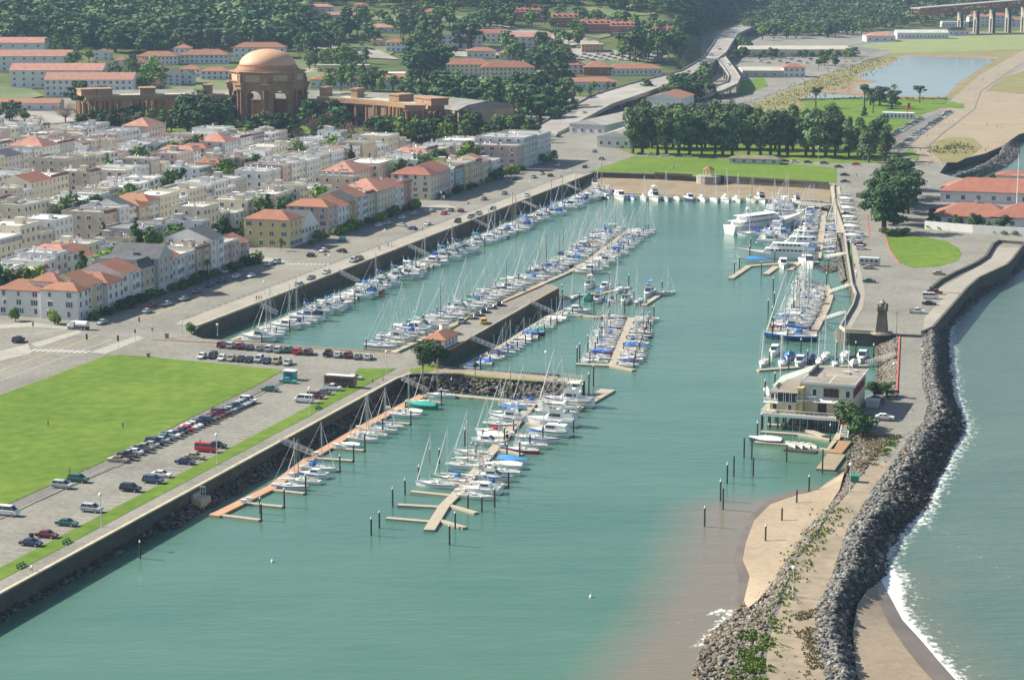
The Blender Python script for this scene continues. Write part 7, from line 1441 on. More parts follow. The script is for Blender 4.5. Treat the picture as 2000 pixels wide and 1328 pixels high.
for a in (
(-70, 246 - 29, 110, 5, 'long low building with bright red roof at the left edge', WL, TL_, 'gable', 2.5, 16, 8, 1), (88, 189, 256, 12, 'white institutional hall with red roof, nearest of the row at left', WL, PR, 'gable', 4.5, 24, 14, 3), (20, 172, 196, 13, 'white institutional hall with red roof, second of the row', WL, PR, 'gable', 4.5, 24, 10, 3), (-60, 140, 130, 12, 'white institutional hall with red roof, third of the row', WL, PR, 'gable', 4.5, 24, 10, 3), (-60, 108, 82, 10, 'white institutional hall with red roof, fourth of the row', WL, PR, 'gable', 4.5, 22, 6, 2),
(-40, 86, 48, 7, 'pale red roofed hall at the far upper left', WL, PR, 'hip', 3, 16, 4, 1), (268, 128, 345, 7, 'long hospital block with orange hip roof, left half', WL, TL_, 'hip', 4, 16, 10, 2), (352, 126, 445, 7, 'long hospital block with orange hip roof, right half', WL, TL_, 'hip', 4, 16, 10, 2), (340, 116, 372, 9, 'raised middle of the orange roofed hospital', WL, TL_, 'hip', 3, 14, 3, 2),
(350, 152, 392, 6, 'low house with red roof left of the rotunda', WL, TL_, 'hip', 3, 14, 4, 2), (392, 158, 448, 6.5, 'grey white house with red roof touching the rotunda outline', WL, TL_, 'hip', 3, 14, 5, 2), (316, 170, 352, 8, 'white gabled house with dark red roof, nearest the colonnade', WL, TL_, 'gabley', 4, 12, 3, 3), (350, 166, 378, 7, 'white gabled house with dark red roof, just right of its twin', WL, TL_, 'gabley', 4, 12, 2, 2), (290, 150, 322, 7, 'white gabled house among the bare trees', WL, TL_, 'gabley', 4, 12, 2, 2), (255, 138, 288, 6, 'red roofed cottage behind the bare trees', WL, TL_, 'hip', 3, 12, 3, 2), (222, 134, 250, 6, 'red roofed cottage right of the white halls', WL, TL_, 'hip', 3, 12, 2, 2), (180, 118, 215, 6, 'white cottage with red gable at the wood edge', WL, TL_, 'gabley', 3, 12, 2, 2),
(456, 116, 556, 9, 'long building with dark red roof behind the dome', WL, TL_, 'hip', 4, 16, 8, 2), (606, 172, 700, 6, 'red roofed building right of the rotunda, left one', WL, TL_, 'hip', 3.5, 20, 7, 1), (706, 172, 806, 6.5, 'red roofed building with three gables right of the rotunda', WL, TL_, 'gable', 4, 18, 6, 1), (748, 160, 815, 6, 'flat roofed white building behind the three gables', WL, M['flatwhite'], 'flat', .4, 14, 6, 1),
(620, 142, 720, 6, 'pale yellow flat roofed building among trees', WALLS['yellow'], M['flatroof'], 'flat', .4, 14, 8, 1), (872, 150, 960, 9, 'pale barracks with dark red hip roof, left one of two', CR, TL_, 'hip', 4.5, 16, 10, 3), (940, 158, 1042, 10, 'pale barracks with dark red hip roof, right one of two', CR, TL_, 'hip', 4.5, 16, 12, 3), (912, 116, 968, 6, 'red roofed building behind the pale barracks', WL, TL_, 'hip', 3, 14, 5, 1), (975, 118, 1018, 5, 'small red roofed building behind the right barracks', WL, TL_, 'hip', 3, 12, 4, 1),
(862, 98, 942, 11, 'white flat roofed block among tall trees', WL, M['flatwhite'], 'flat', .5, 20, 7, 3), (980, 94, 1076, 9, 'long white building with pale red roof by the parade ground', WL, PR, 'gable', 3.5, 16, 8, 2), (938, 84, 990, 8, 'white building with brown red gable behind the flat block', WL, TL_, 'gable', 3.5, 14, 5, 2), (994, 110, 1026, 5, 'small white annex with red roof', WL, TL_, 'hip', 2.5, 12, 3, 1), (754, 102, 792, 8, 'white building with red hip roof in the middle distance', WL, TL_, 'hip', 3, 14, 4, 2), (724, 92, 754, 5, 'small cream house with red roof', CR, TL_, 'hip', 2.5, 10, 2, 1), (720, 66, 826, 5, 'long pale building with brown red roof on the slope', WL, PR, 'gable', 3, 14, 8, 1),
(824, 32, 870, 5, 'red roofed lodge near the top edge', WL, TL_, 'hip', 3, 14, 4, 1), (690, 20, 718, 4.5, 'tiny red roofed house at the top edge', WL, TL_, 'hip', 2.5, 10, 2, 1), (600, 26, 650, 6, 'pale red roofed house on the hilltop, left one', WL, PR, 'hip', 2.5, 12, 4, 1), (606, 42, 700, 5.5, 'long cream building on the hilltop', CR, PR, 'gable', 2.5, 12, 8, 1), (560, 14, 610, 5, 'white hilltop house at the upper edge', WL, PR, 'hip', 2.5, 12, 3, 1),
(1096, 146, 1140, 7, 'red roofed white building left of the brick pair', WL, TL_, 'hip', 3.5, 14, 4, 2), (1140, 148, 1194, 6, 'brick building with pyramid red roof', BK, TL_, 'hip', 4.5, 18, 4, 1), (1186, 147, 1292, 5, 'long white building with red roof under the highway', WL, TL_, 'hip', 3.5, 16, 12, 1), (1108, 176, 1204, 5.5, 'white arcaded building with faded red roof by the viaduct', WL, TL_, 'hip', 3, 18, 10, 1), (1012, 196, 1082, 4.5, 'low white building with grey roof in the trees', WL, M['flatroof'], 'flat', .4, 16, 6, 1), (1136, 106, 1178, 7, 'half built tan timber building by the car park', mat('raw_timber', (.50, .33, .16)), mat('raw_timber_roof', (.46, .32, .17)), 'flat', .4, 16, 6, 2),
(1449, 112, 1656, 7, 'large tan shopping building with grey roof', CR, SH, 'gable', 2.5, 36, 14, 1), (1450, 152, 1556, 5.5, 'low grey roofed store with tan wall', WALLS['grey'], SH, 'gable', 2, 34, 6, 1), (1530, 153, 1572, 8, 'white two storey entrance block with red roof', WL, TL_, 'hip', 3, 14, 4, 2), (1692, 82, 1748, 6, 'white hangar with pale red hip roof', WL, PR, 'hip', 3.5, 26, 4, 1), (1752, 77, 1850, 6.5, 'long white arched hangars row', WL, M['flatroof'], 'gable', 3, 18, 14, 1), (1852, 70, 1893, 6, 'white hangar with red roof by the airfield', WL, TL_, 'hip', 3, 18, 4, 1),
(1840, 54, 1900, 6, 'long white barracks below the bridge approach', WL, M['flatroof'], 'flat', .4, 12, 10, 1), (1892, 54, 1930, 12, 'white barracks with red roof, left wing below the bridge', WL, TL_, 'hip', 3.5, 14, 5, 3), (1930, 52, 1968, 12, 'white barracks with red roof, right wing below the bridge', WL, TL_, 'hip', 3.5, 14, 5, 3), (1972, 52, 2016, 7, 'small white house with red roof at the right edge', WL, TL_, 'hip', 3, 12, 3, 2), (1421, 18, 1450, 5, 'tiny white house on the wooded slope, left one', WL, PR, 'hip', 2.5, 10, 2, 1), (1484, 24, 1506, 5, 'tiny white house on the wooded slope, right one', WL, TL_, 'hip', 2.5, 10, 2, 1)):
 px_build(a[0], a[1], a[2], a[3], a[4], a[5], a[6], a[7], a[8], a[9], a[10], a[11], rz=0, sidewin=2 if a[9] > 13 else 0)
for i, (x0, y, x1) in enumerate(((985, 42, 1032), (1034, 43, 1070), (1076, 54, 1128), (1132, 67, 1192), (1192, 72, 1238), (1254, 83, 1312))):
 a = GT(x0, y); w_ = (x1 - x0) * a.length / FPX; b = Vector((a.x + w_, a.y, hgt(a.x + w_, a.y)))
 t = wing('brick_barracks', f'red brick barracks with dormered red roof, {nth(i + 1)} from left in the row', (a.x, a.y), w_, 15, 9, 4.5, -.05, BK, TL_, 'gable', nwin=9, floors=2, z=min(a.z, b.z), chim=3)
 for k in range(5): obj('dormer', MB().box(-.9, .9, 0, 2.5, 0, 1.6).mesh('dormer', [BK]), t, (w_ * (k + .5) / 5, 1.2, 10.2))
 pr = MB().box(w_ * .12, w_ * .88, -2.6, -.02, 3.1, 3.3)
 for k in range(8): x = w_ * (.13 + .74 * k / 7); pr.box(x - .12, x + .12, -2.5, -2.25, 0, 3.1)
 obj('porch', pr.mesh('porch', [M['gelcoat']]), t)
# ------------------------------------------------------------ elevated highway
def ribbon(name, label, L_pts, R_pts, zs, thick, m, par=None):
 A = []; B = []
 for i in range(len(L_pts)): A.append(G(*L_pts[i], zs[i])); B.append(G(*R_pts[i], zs[i]))
 mb = MB(); mb.loft([[tuple(a), tuple(b), (b.x, b.y, b.z - thick), (a.x, a.y, a.z - thick)] for a, b in zip(A, B)]); return mb.mesh(name, [m]), A, B
t = thing('viaduct', 'long elevated concrete highway on columns running to the wooded hills', 'viaduct')
Lp = [(1040, 252), (1156, 188), (1230, 165), (1330, 140), (1374, 114), (1392, 88), (1407, 64), (1440, 50), (1487, 38), (1540, 20)]
Rp = [(1090, 262), (1195, 206), (1265, 182), (1335, 156), (1392, 124), (1418, 104), (1440, 68), (1458, 60), (1495, 44), (1548, 24)]
ZS = [4.3, 9, 12, 12, 12, 12, 12, 12, 13, 16]
me_, A_, B_ = ribbon('deck', '', Lp, Rp, ZS, 1.4, M['far_road']); obj('deck', me_, t)
for C_, nm in ((A_, 'l'), (B_, 'r')):
 mb = MB();
 for a, b in zip(C_[:-1], C_[1:]): mb.loft([[(p.x - .2, p.y, p.z + .01), (p.x + .2, p.y, p.z + .01), (p.x + .2, p.y, p.z + 1.1), (p.x - .2, p.y, p.z + 1.1)] for p in (a, b)])
 obj('parapet', mb.mesh('parapet', [M['concrete']]), t)
mb = MB();
for a0, b0, a1, b1 in zip(A_[1:-1], B_[1:-1], A_[2:], B_[2:]):
 n = max(1, int((a1 - a0).length / 22))
 for k in range(n):
  for f in (.15, .5, .85):
   p = (a0 + (a1 - a0) * k / n) * (1 - f) + (b0 + (b1 - b0) * k / n) * f
   obj('pier', MB().box(-.6, .6, -.6, .6, -1, p.z - 1.3).mesh('pier', [M['concrete']]), t, (p.x, p.y, 0), ROTU)
  q0 = a0 + (a1 - a0) * k / n; q1 = b0 + (b1 - b0) * k / n; obj('cross_beam', seg_mesh(q0, q1, 1.4, q0.z - 2.4, q0.z - 1.42).mesh('cross_beam', [M['concrete']]), t)
t = thing('viaduct_ramp', 'curving ramp that leaves the elevated highway at the fork', 'ramp')
me_, A_, B_ = ribbon('deck', '', [(1400, 116), (1415, 135), (1424, 150), (1421, 162), (1400, 170), (1330, 190)], [(1416, 112), (1436, 138), (1446, 154), (1440, 166), (1412, 179), (1345, 198)], [12, 12, 11.5, 11, 9, 5], 1.2, M['far_road']); obj('deck', me_, t)
for C_ in (A_, B_):
 mb = MB()
 for a, b in zip(C_[:-1], C_[1:]): mb.loft([[(p.x - .2, p.y, p.z + .01), (p.x + .2, p.y, p.z + .01), (p.x + .2, p.y, p.z + 1.1), (p.x - .2, p.y, p.z + 1.1)] for p in (a, b)])
 obj('parapet', mb.mesh('parapet', [M['concrete']]), t)
for i in range(5):
 for C_ in (A_, B_):
  p, q = C_[i], C_[min(5, i + 1)]
  for f in (0, .5): r = p + (q - p) * f; obj('pier', MB().box(-.6, .6, -.6, .6, -1, r.z - 1.1).mesh('pier', [M['concrete']]), t, (r.x, r.y, 0), 0)
flat('meadow', [(1444, 160), (1490, 150), (1500, 168), (1478, 186), (1440, 196)], M['grass'], dz=.14)
br = thing('bridge_approach', 'red steel bridge approach on grey arched concrete piers at top right', 'bridge')
RED = mat('orange_red_steel', (.30, .085, .06), .6, var=.1, scale=.1)
a, b = G(1786, 26, 34), G(2080, 4, 34); a.y = 2560; a.x = (1786 - 1000) / FPX * 2560; b.y = 2600; b.x = (2080 - 1000) / FPX * 2600
za = 40
def onray(px, py, y):
 aa = (px - 1000) / FPX; bb = (py - 664) / FPX; dy = math.cos(TH) - bb * math.sin(TH); dz = -math.sin(TH) - bb * math.cos(TH); k = y / dy; return Vector((aa * k, y, HC + dz * k))
a, b = onray(1788, 16, 2440), onray(2060, -6, 2520)
d = b - a; n_ = Vector((-d.y, d.x, 0)).normalized() * 9
obj('deck', MB().loft([[tuple(p - n_ + Vector((0, 0, k))) for p, k in ((a, 0),)] + [tuple(a + n_), tuple(a + n_ - Vector((0, 0, 1.2))), tuple(a - n_ - Vector((0, 0, 1.2)))], [tuple(b - n_), tuple(b + n_), tuple(b + n_ - Vector((0, 0, 1.2))), tuple(b - n_ - Vector((0, 0, 1.2)))]]).mesh('deck', [M['concrete']]), br)
tr = MB()
for s_ in (-.8, .8):
 for k in range(2): tr.tube(a + n_ * s_ - Vector((0, 0, 1.4 + k * 6)), b + n_ * s_ - Vector((0, 0, 1.4 + k * 6)), .6, 4)
 for i in range(26):
  p = a + d * (i / 26) + n_ * s_; q = a + d * ((i + 1) / 26) + n_ * s_; tr.tube(p - Vector((0, 0, 1.4 if i % 2 else 7.4)), q - Vector((0, 0, 7.4 if i % 2 else 1.4)), .35, 4); tr.tube(p - Vector((0, 0, 1.4)), p - Vector((0, 0, 7.4)), .3, 4)
obj('truss', tr.mesh('truss', [RED]), br)
for i in range(6):
 p = a + d * (.32 + i * .115)
 pm_ = arch_panel(16, p.z - 8.2, 7, (p.z - 8.2) * .55, 3, 1.5); obj('pier', pm_.mesh('pier', [M['concrete']]), br, (p.x, p.y, 0), math.atan2(d.y, d.x) + math.pi / 2 + 1.2)
# ------------------------------------------------------------ trees
def leaves(mb, c, r, n, size, rng, squash=1.0, shell=.55, m=0, up=.3):
 for _ in range(n):
  while True:
   d = Vector((rng.uniform(-1, 1), rng.uniform(-1, 1), rng.uniform(-1, 1)))
   if .05 < d.length <= 1: break
  d.normalize(); k = rng.uniform(shell, 1.0)
  p = Vector(c) + Vector((d.x * r * k, d.y * r * k, d.z * r * k * squash))
  nn = (d + Vector((rng.gauss(0, .5), rng.gauss(0, .5), rng.gauss(0, .5) + up))).normalized()
  a = nn.orthogonal().normalized(); a.rotate(Matrix.Rotation(rng.uniform(0, 6.28), 3, nn)); b = nn.cross(a)
  s = size * rng.uniform(.6, 1.3); a *= s * .5; b *= s * rng.uniform(.3, .55)
  mb.add([p - a, p + b * .9, p + a, p - b], [(0, 1, 2, 3)], m)
def tree_parts(kind, seed, lod):
 """unit tree about 10 m tall; returns trunk and crown meshes"""
 g = random.Random(seed); t = MB(); c = MB(); N = (1.3 if lod else .34); S_ = (.5 if lod else 1.0)
 if kind == 'euc':
  t.cyl(0, 0, -.5, 5.5, .32, .16, 6);
  for i in range(13):
   z = 3.0 + i * .5; a = g.uniform(0, 6.28); rr = g.uniform(.3, 2.0) * (1 - abs(z - 6.5) / 7); x, y = rr * math.cos(a), rr * math.sin(a)
   if i % 3 == 0: t.tube((0, 0, z - 1.2), (x, y, z), .1, 4)
   leaves(c, (x, y, z), g.uniform(.9, 1.5), int(105 * N), S_, g, .9)
 elif kind == 'cyp':
  t.cyl(0, 0, -.5, 4.5, .5, .3, 6)
  for i in range(15):
   a = g.uniform(0, 6.28); rr = g.uniform(.2, 4.0) * (1 if i < 9 else .55); z = g.uniform(2.6, 6.0) if i < 9 else g.uniform(6.0, 8.8); x, y = rr * math.cos(a), rr * math.sin(a)
   t.tube((0, 0, 2.5 + .1 * i), (x, y, z - .4), .12, 4); leaves(c, (x, y, z), g.uniform(1.4, 2.2), int(120 * N), S_ * 1.2, g, .5, up=.7)
 elif kind == 'pine':      # bare trunk, flat umbrella
  t.cyl(0, 0, -.5, 7, .35, .2, 6)
  for i in range(9):
   a = g.uniform(0, 6.28); rr = g.uniform(.3, 2.6); z = g.uniform(7, 9.2); x, y = rr * math.cos(a), rr * math.sin(a)
   t.tube((0, 0, 5), (x, y, z - .2), .13, 4); leaves(c, (x, y, z), g.uniform(.9, 1.5), int(90 * N), S_, g, .5, up=.7)
 elif kind == 'con':
  t.cyl(0, 0, -.5, 9, .3, .06, 6)
  for i in range(14):
   z = 1.2 + i * .62; r = 2.9 * (1 - z / 10.6)
   for j in range(3 if i < 10 else 1):
    a = g.uniform(0, 6.28); leaves(c, (r * .55 * math.cos(a), r * .55 * math.sin(a), z), max(.4, r * .72), int(85 * N) + 3, S_ * .9, g, .6)
 elif kind == 'round':
  t.cyl(0, 0, -.5, 4, .3, .2, 6)
  for i in range(12):
   a = g.uniform(0, 6.28); rr = g.uniform(.2, 2.5); z = g.uniform(3.6, 8.2); k = 1 - abs(z - 5.5) / 7; x, y = rr * k * math.cos(a), rr * k * math.sin(a)
   if i % 3 == 0: t.tube((0, 0, 3), (x, y, z - .5), .14, 4)
   leaves(c, (x, y, z), g.uniform(1.3, 1.9), int(110 * N), S_, g, .85)
 elif kind == 'bare':
  t.cyl(0, 0, -.5, 3, .3, .2, 6)
  for i in range(22):
   a = g.uniform(0, 6.28); e = g.uniform(.5, 1.3); d = Vector((math.cos(a) * math.cos(e), math.sin(a) * math.cos(e), math.sin(e))); q = Vector((0, 0, 2)) + d * g.uniform(3.5, 6.5)
   t.tube((0, 0, 2), q, .1, 3, r2=.03)
   for j in range(int(60 * N) + 4):
    p = Vector((0, 0, 2)) + d * g.uniform(1.5, 6.8) + Vector((g.gauss(0, .6), g.gauss(0, .6), g.gauss(0, .6))); w = Vector((g.gauss(0, 1), g.gauss(0, 1), abs(g.gauss(0, 1)))).normalized() * g.uniform(.5, 1.1); s = w.orthogonal().normalized() * (.05 if lod else .12)
    c.add([p - s, p + s, p + w + s * .3, p + w - s * .3], [(0, 1, 2, 3)])
 elif kind == 'palm':
  t.cyl(0, 0, -.3, 8, .28, .2, 7)
  for i in range(26):
   a = i * 2.4; e = .9 - (i / 26) * 1.5; pts = []
   for k in range(5): s = k * .62; pts.append(Vector((math.cos(a) * s * math.cos(e * .6), math.sin(a) * s * math.cos(e * .6), 8 + s * math.sin(e) - .16 * s * s)))
   sd = Vector((-math.sin(a), math.cos(a), 0)) * .28
   for p, q in zip(pts[:-1], pts[1:]): c.add([p - sd, p + sd, q + sd * .8, q - sd * .8], [(0, 1, 2, 3)])
 else:   # bush, unit 10 wide-ish
  t.cyl(0, 0, -.5, 3, .5, .3, 5)
  for i in range(9):
   a = g.uniform(0, 6.28); rr = g.uniform(.5, 3.4); z = g.uniform(2.2, 6.5); leaves(c, (rr * math.cos(a), rr * math.sin(a), z), g.uniform(2.2, 3.2), int(120 * N), S_ * 1.9, g, .85)
 return t, c
LEAF = {'euc': 'leaf_euc', 'cyp': 'leaf_cyp', 'pine': 'leaf_cyp', 'con': 'leaf_cyp', 'round': 'leaf_mid', 'bare': 'leaf_bare', 'palm': 'leaf_mid', 'bush': 'leaf_mid', 'light': 'leaf_light'}
TN = {'euc': ('eucalyptus_tree', 'eucalyptus'), 'cyp': ('cypress_tree', 'cypress'), 'pine': ('pine_tree', 'pine'), 'con': ('conifer_tree', 'conifer'), 'round': ('broadleaf_tree', 'leafy tree'), 'bare': ('bare_tree', 'leafless tree'), 'palm': ('palm_tree', 'palm'), 'bush': ('bush', 'bush')}
TP = {}
for k_ in TN:
 for lod in (1, 0):
  for v in range(4 if k_ in ('euc', 'cyp', 'round', 'con') else 2):
   t_, c_ = tree_parts(k_, 40 + v * 7 + hash(k_ == 'euc') % 3, lod); TP[k_, lod, v] = (t_.mesh('trunk', [M['trunk']]), c_.mesh('crown', [M[LEAF[k_]]]), t_, c_)
rt_ = random.Random(99)
def tree(kind, p, h, label, lod=0, wide=1.0, leaf=None, group=None, z=None):
 v = rt_.randrange(4 if kind in ('euc', 'cyp', 'round', 'con') else 2); s = h / (10 if kind != 'bush' else 8)
 t = thing(TN[kind][0], label, 'bush' if kind == 'bush' else 'tree', (p[0], p[1], (p[2] if len(p) > 2 else 4) if z is None else z), rt_.uniform(0, 6.28), group, sc=(s * wide, s * wide, s))
 tr, cr = TP[kind, lod, v][:2]; obj('trunk', tr, t); c = obj('crown', cr, t)
 if leaf: setmat(c, 0, M[leaf])
 return t
def inpoly(x, y, P_):
 c = False
 for i in range(len(P_)):
  x1, y1 = P_[i]; x2, y2 = P_[i - 1]
  if (y1 > y) != (y2 > y) and x < (x2 - x1) * (y - y1) / (y2 - y1) + x1: c = not c
 return c
def grove(poly, n, kinds, hr, where, lod=0, wide=(.9, 1.3), leaf=None, dist=0, group=None):
 xs_ = [p[0] for p in poly]; ys_ = [p[1] for p in poly]; pts = []; tries = 0
 while len(pts) < n and tries < n * 40:
  tries += 1; x, y = rt_.uniform(min(xs_), max(xs_)), rt_.uniform(min(ys_), max(ys_))
  if inpoly(x, y, poly) and all(abs(x - a) * 1.0 + abs(y - b) * 3 > dist for a, b in pts): pts.append((x, y))
 cnt_ = {}
 for x, y in sorted(pts):
  k = rt_.choice(kinds); lf = leaf
  if isinstance(k, tuple): k, lf = k
  cnt_[k] = cnt_.get(k, 0) + 1
  tree(k, GT(x, y), rt_.uniform(*hr) * (.7 if k in ('round', 'bare') and hr[0] > 12 else 1), f'{TN[k][1]}, {nth(cnt_[k])} from left {where}', lod, rt_.uniform(*wide), lf, group or ('trees ' + where))
xs_ = [(1237 + i * 22 + rt_.uniform(-7, 7), 302 + i * .25 + rt_.uniform(-3, 2), 0) for i in range(19)] + [(1246 + i * 22 + rt_.uniform(-8, 8), 290 + i * .2 + rt_.uniform(-3, 3), 1) for i in range(19)] + [(1260 + i * 24 + rt_.uniform(-8, 8), 277 + rt_.uniform(-3, 3), 2) for i in range(16)]
for i, (x, y, r) in enumerate(sorted(xs_)): tree('euc', G(x, y), rt_.uniform(21, 26) - max(0, (x - 1480)) * .014 - r * 1, f'tall eucalyptus, {nth(i + 1)} from left in the grove, {("front", "middle", "rear")[r]} row', 1, rt_.uniform(1.0, 1.4), group='eucalyptus grove at the basin head')
grove([(1635, 318), (1735, 322), (1730, 285), (1650, 280)], 11, ['euc', 'cyp', 'euc'], (15, 21), 'at the right end of the grove', 1, dist=14)
for i, (x, y, h, w) in enumerate(((1726, 456, 21, 1.15), (1748, 438, 20, 1.25), (1772, 418, 18, 1.3), (1736, 404, 20, 1.3), (1762, 388, 20, 1.35), (1716, 428, 19, 1.1), (1782, 400, 17, 1.2), (1745, 372, 18, 1.2))):
 tree('cyp', G(x, y), h, f'large dark cypress of the clump above the teardrop lawn, {nth(i + 1)} counted from the near side', 1, w, group='cypress clump by the teardrop lawn')
for x, y, h, w, k, lb in ((1735, 461, 3.5, 1.5, 'bush', 'dark bush at the foot of the nearest big cypress'), (1762, 460, 3.2, 1.6, 'bush', 'dark bush at the top of the teardrop lawn'), (1748, 462, 3, 1.6, 'bush', 'dark bush between its two neighbours at the teardrop lawn'), (826, 729, 9.5, 1.1, 'round', 'round dark pine at the root of the long pier'), (852, 712, 7, 1.2, 'bush', 'lower dark tree right of the pier root pine'), (928, 739, 4.8, .7, 'pine', 'thin small tree on the rock mole'),
      (1664, 836, 6.6, 1.25, 'bush', 'spreading green cypress in front of the clubhouse'), (1682, 848, 5.0, 1.2, 'bush', 'second low cypress touching the clubhouse stairs tree'), (1708, 778, 5.0, 1.5, 'cyp', 'flat wind blown cypress beside the clubhouse wall'), (1732, 774, 4.6, 1.5, 'cyp', 'flat cypress nearest the red kerb'),
      (374, 652, 3.6, .8, 'bush', 'olive bush at the basin corner'), (30, 627, 4.4, .7, 'bush', 'round clipped tree left of the corner house'), (107, 633, 4.6, .75, 'bush', 'round clipped tree in front of the corner house'), (406, 545, 8, .8, 'palm', 'slender palm at the beige house'), (435, 300, 12, 1.3, 'palm', 'big palm near the rotunda pond'),
      (205, 515, 16, .8, 'con', 'feathery conifer behind the slate roofed house, left'), (232, 512, 12, .9, 'con', 'smaller conifer between the two big ones'), (268, 516, 18, 1.15, 'con', 'broad dark conifer behind the slate roofed house, right'), (110, 545, 5, 1.6, 'round', 'wide low tree behind the white corner house'), (150, 540, 5, 1.5, 'round', 'second wide low tree behind the corner house'), (25, 575, 6, 1.2, 'round', 'dark tree at the left edge behind the terrace'),
      (549, 490, 5.5, .7, 'round', 'small street tree growing before the yellow house'), (687, 340, 15, .9, 'con', 'tall conifer among the back rows'), (722, 345, 12, .8, 'con', 'ragged conifer right of the tall one'), (782, 340, 11, .8, 'con', 'blue green conifer in the third block yards'), (815, 332, 9, 1.2, 'round', 'olive tree in the third block yards, left'), (840, 328, 8, 1.3, 'round', 'dark tree in the third block yards, middle'), (862, 325, 8, 1.2, 'round', 'dark tree in the third block yards, right'),
      (1820, 440, 8, .9, 'cyp', 'dark tree in front of the tile roofed club, leftmost'), (1870, 445, 6, 1.0, 'cyp', 'tree in front of the tile roofed club, second'), (1905, 450, 8, 1.1, 'cyp', 'tree in front of the tile roofed club, third'), (1960, 452, 7.5, 1.2, 'cyp', 'tree in front of the tile roofed club, fourth'), (1930, 455, 5.5, 1.0, 'round', 'bushy tree between the third and fourth at the club'), (1912, 368, 8, 1.3, 'cyp', 'wide flat cypress behind the club roofs, left'), (1938, 366, 7, 1.2, 'cyp', 'wide flat cypress behind the club roofs, right')):
 tree(k, G(x, y) if y < 755 or x < 1600 else G(x, y, 3.7), h, lb, 1, w, leaf='leaf_light' if (x, y) in ((30, 627), (107, 633)) else ('leaf_cyp' if x in (826, 852, 1664, 1682, 1735, 1762, 1748) else None))
for i in range(9): tree('bush', G(1815 + i * 21, 447 + i * 1.6), 1.8, f'clipped hedge plant, {nth(i + 1)} from left at the club garden wall', 0, 1.5, group='hedge at the club garden wall')
for i, px in enumerate([178, 190, 205, 215, 228, 243, 252, 268, 281, 296, 308, 318, 336, 350, 366, 375, 392, 415, 428, 446, 455, 470, 482, 492, 500]):
 u = u_at(px, 332); tree('bush', W(u, 331.5 + rt_.uniform(-.8, .8)), rt_.uniform(1.8, 4.2), f'green front garden bush, {nth(i + 1)} from left along the first block', 0, rt_.uniform(.9, 1.4), rt_.choice((None, None, 'leaf_cyp')), 'front garden bushes of the first block')
for i, px in enumerate([604, 622, 634, 652, 662, 676, 688, 699, 711, 722, 738, 748, 756, 763, 772, 785, 797, 806, 812]):
 u = u_at(px, 332); tree('bush', W(u, 331.0 + rt_.uniform(-.8, .8)), rt_.uniform(1.8, 4.4), f'green front garden bush, {nth(i + 1)} from left along the second block', 0, rt_.uniform(.9, 1.3), rt_.choice((None, 'leaf_light', 'leaf_cyp')), 'front garden bushes of the second block')
for i, px in enumerate([862, 870, 884, 897, 912, 926, 940, 952, 965, 975, 985, 993, 1001, 1010, 1018, 1060, 1070, 1078]):
 u = u_at(px, 332); tree('bush', W(u, 331.0 + rt_.uniform(-.8, .8)), rt_.uniform(2, 5.6 if px > 960 else 4), f'green bush, {nth(i + 1)} from left along the third block', 0, rt_.uniform(.9, 1.2), rt_.choice((None, 'leaf_light', 'leaf_cyp')), 'front garden bushes of the third block')
n_ = 0
for w0, w1 in ((356, 368), (429, 442), (500, 514), (572, 586), (644, 658), (716, 730)):
 for b0, b1 in blocks:
  for j in range(13 if w0 < 440 else 9):
   p = W(rt_.uniform(b0 + 3, b1 - 3), rt_.uniform(w0, w1))
   if not inframe(p, 20): continue
   n_ += 1; k = rt_.choice(('round', 'round', 'con', 'cyp', 'bush')); tree(k, p, rt_.uniform(11, 17.5) if k != 'bush' else 6, f'{TN[k][1]} in the back yards, row {"abcdef"[[356, 429, 500, 572, 644, 716].index(w0)]}, {nth(j + 1)} of its block', 0, rt_.uniform(.8, 1.2), rt_.choice((None, None, 'leaf_light')) if k != 'cyp' else None, 'trees in the back yards')
grove([(350, 236), (470, 222), (470, 262), (420, 268), (350, 264)], 20, ['cyp', 'round', 'cyp'], (15, 21), 'in the dark clump left of the rotunda', 0, (1.0, 1.3), dist=12)
grove([(485, 262), (570, 258), (575, 272), (490, 274)], 10, ['cyp', 'cyp', 'round'], (11, 15), 'before the rotunda arches', 0, (1.0, 1.3), dist=12)
grove([(600, 245), (680, 240), (700, 275), (610, 278)], 18, ['bare', 'cyp', 'cyp', ('round', 'leaf_dry')], (14, 20), 'right of the rotunda', 0, dist=12)
for x, y, h, lb in ((708, 286, 12, 'large pinkish leafless tree at the pond edge'), (585, 276, 9, 'wide leafless tree below the rotunda'), (128, 240, 14, 'leafless brown tree at the left colonnade end, upper'), (75, 252, 9, 'leafless brown tree at the left colonnade end, lower'), (325, 258, 8, 'leafless purple grey tree by the pond'), (300, 262, 7, 'low leafless tree by the pond'), (1045, 265, 6, 'wide leafless thicket near the big apartments')): tree('bare', G(x, y), h, lb, 1, 1.25)
grove([(720, 262), (840, 268), (850, 284), (730, 284)], 26, ['cyp', 'cyp', 'round'], (11, 16), 'in the dark belt below the right colonnade', 0, (1.0, 1.3), dist=9)
grove([(850, 250), (960, 262), (1050, 262), (1050, 280), (860, 284)], 28, ['cyp', 'round', ('round', 'leaf_light'), 'euc'], (11, 17), 'in the belt behind the third block', 0, dist=9)
grove([(150, 232), (350, 244), (345, 266), (150, 258)], 30, ['cyp', 'bare', 'round', 'cyp'], (9, 14), 'below the left colonnade', 0, dist=10)
grove([(400, 255), (470, 262), (470, 272), (400, 270)], 5, [('round', 'leaf_light')], (6, 9), 'of bright green at the pond', 0, (1.2, 1.5), dist=10)
grove([(790, 192), (950, 196), (1140, 205), (1060, 244), (960, 236), (800, 214)], 56, ['euc', 'cyp', 'euc', 'round'], (17, 24), 'in the belt between hall and barracks', 0, (1.2, 1.6), dist=8)
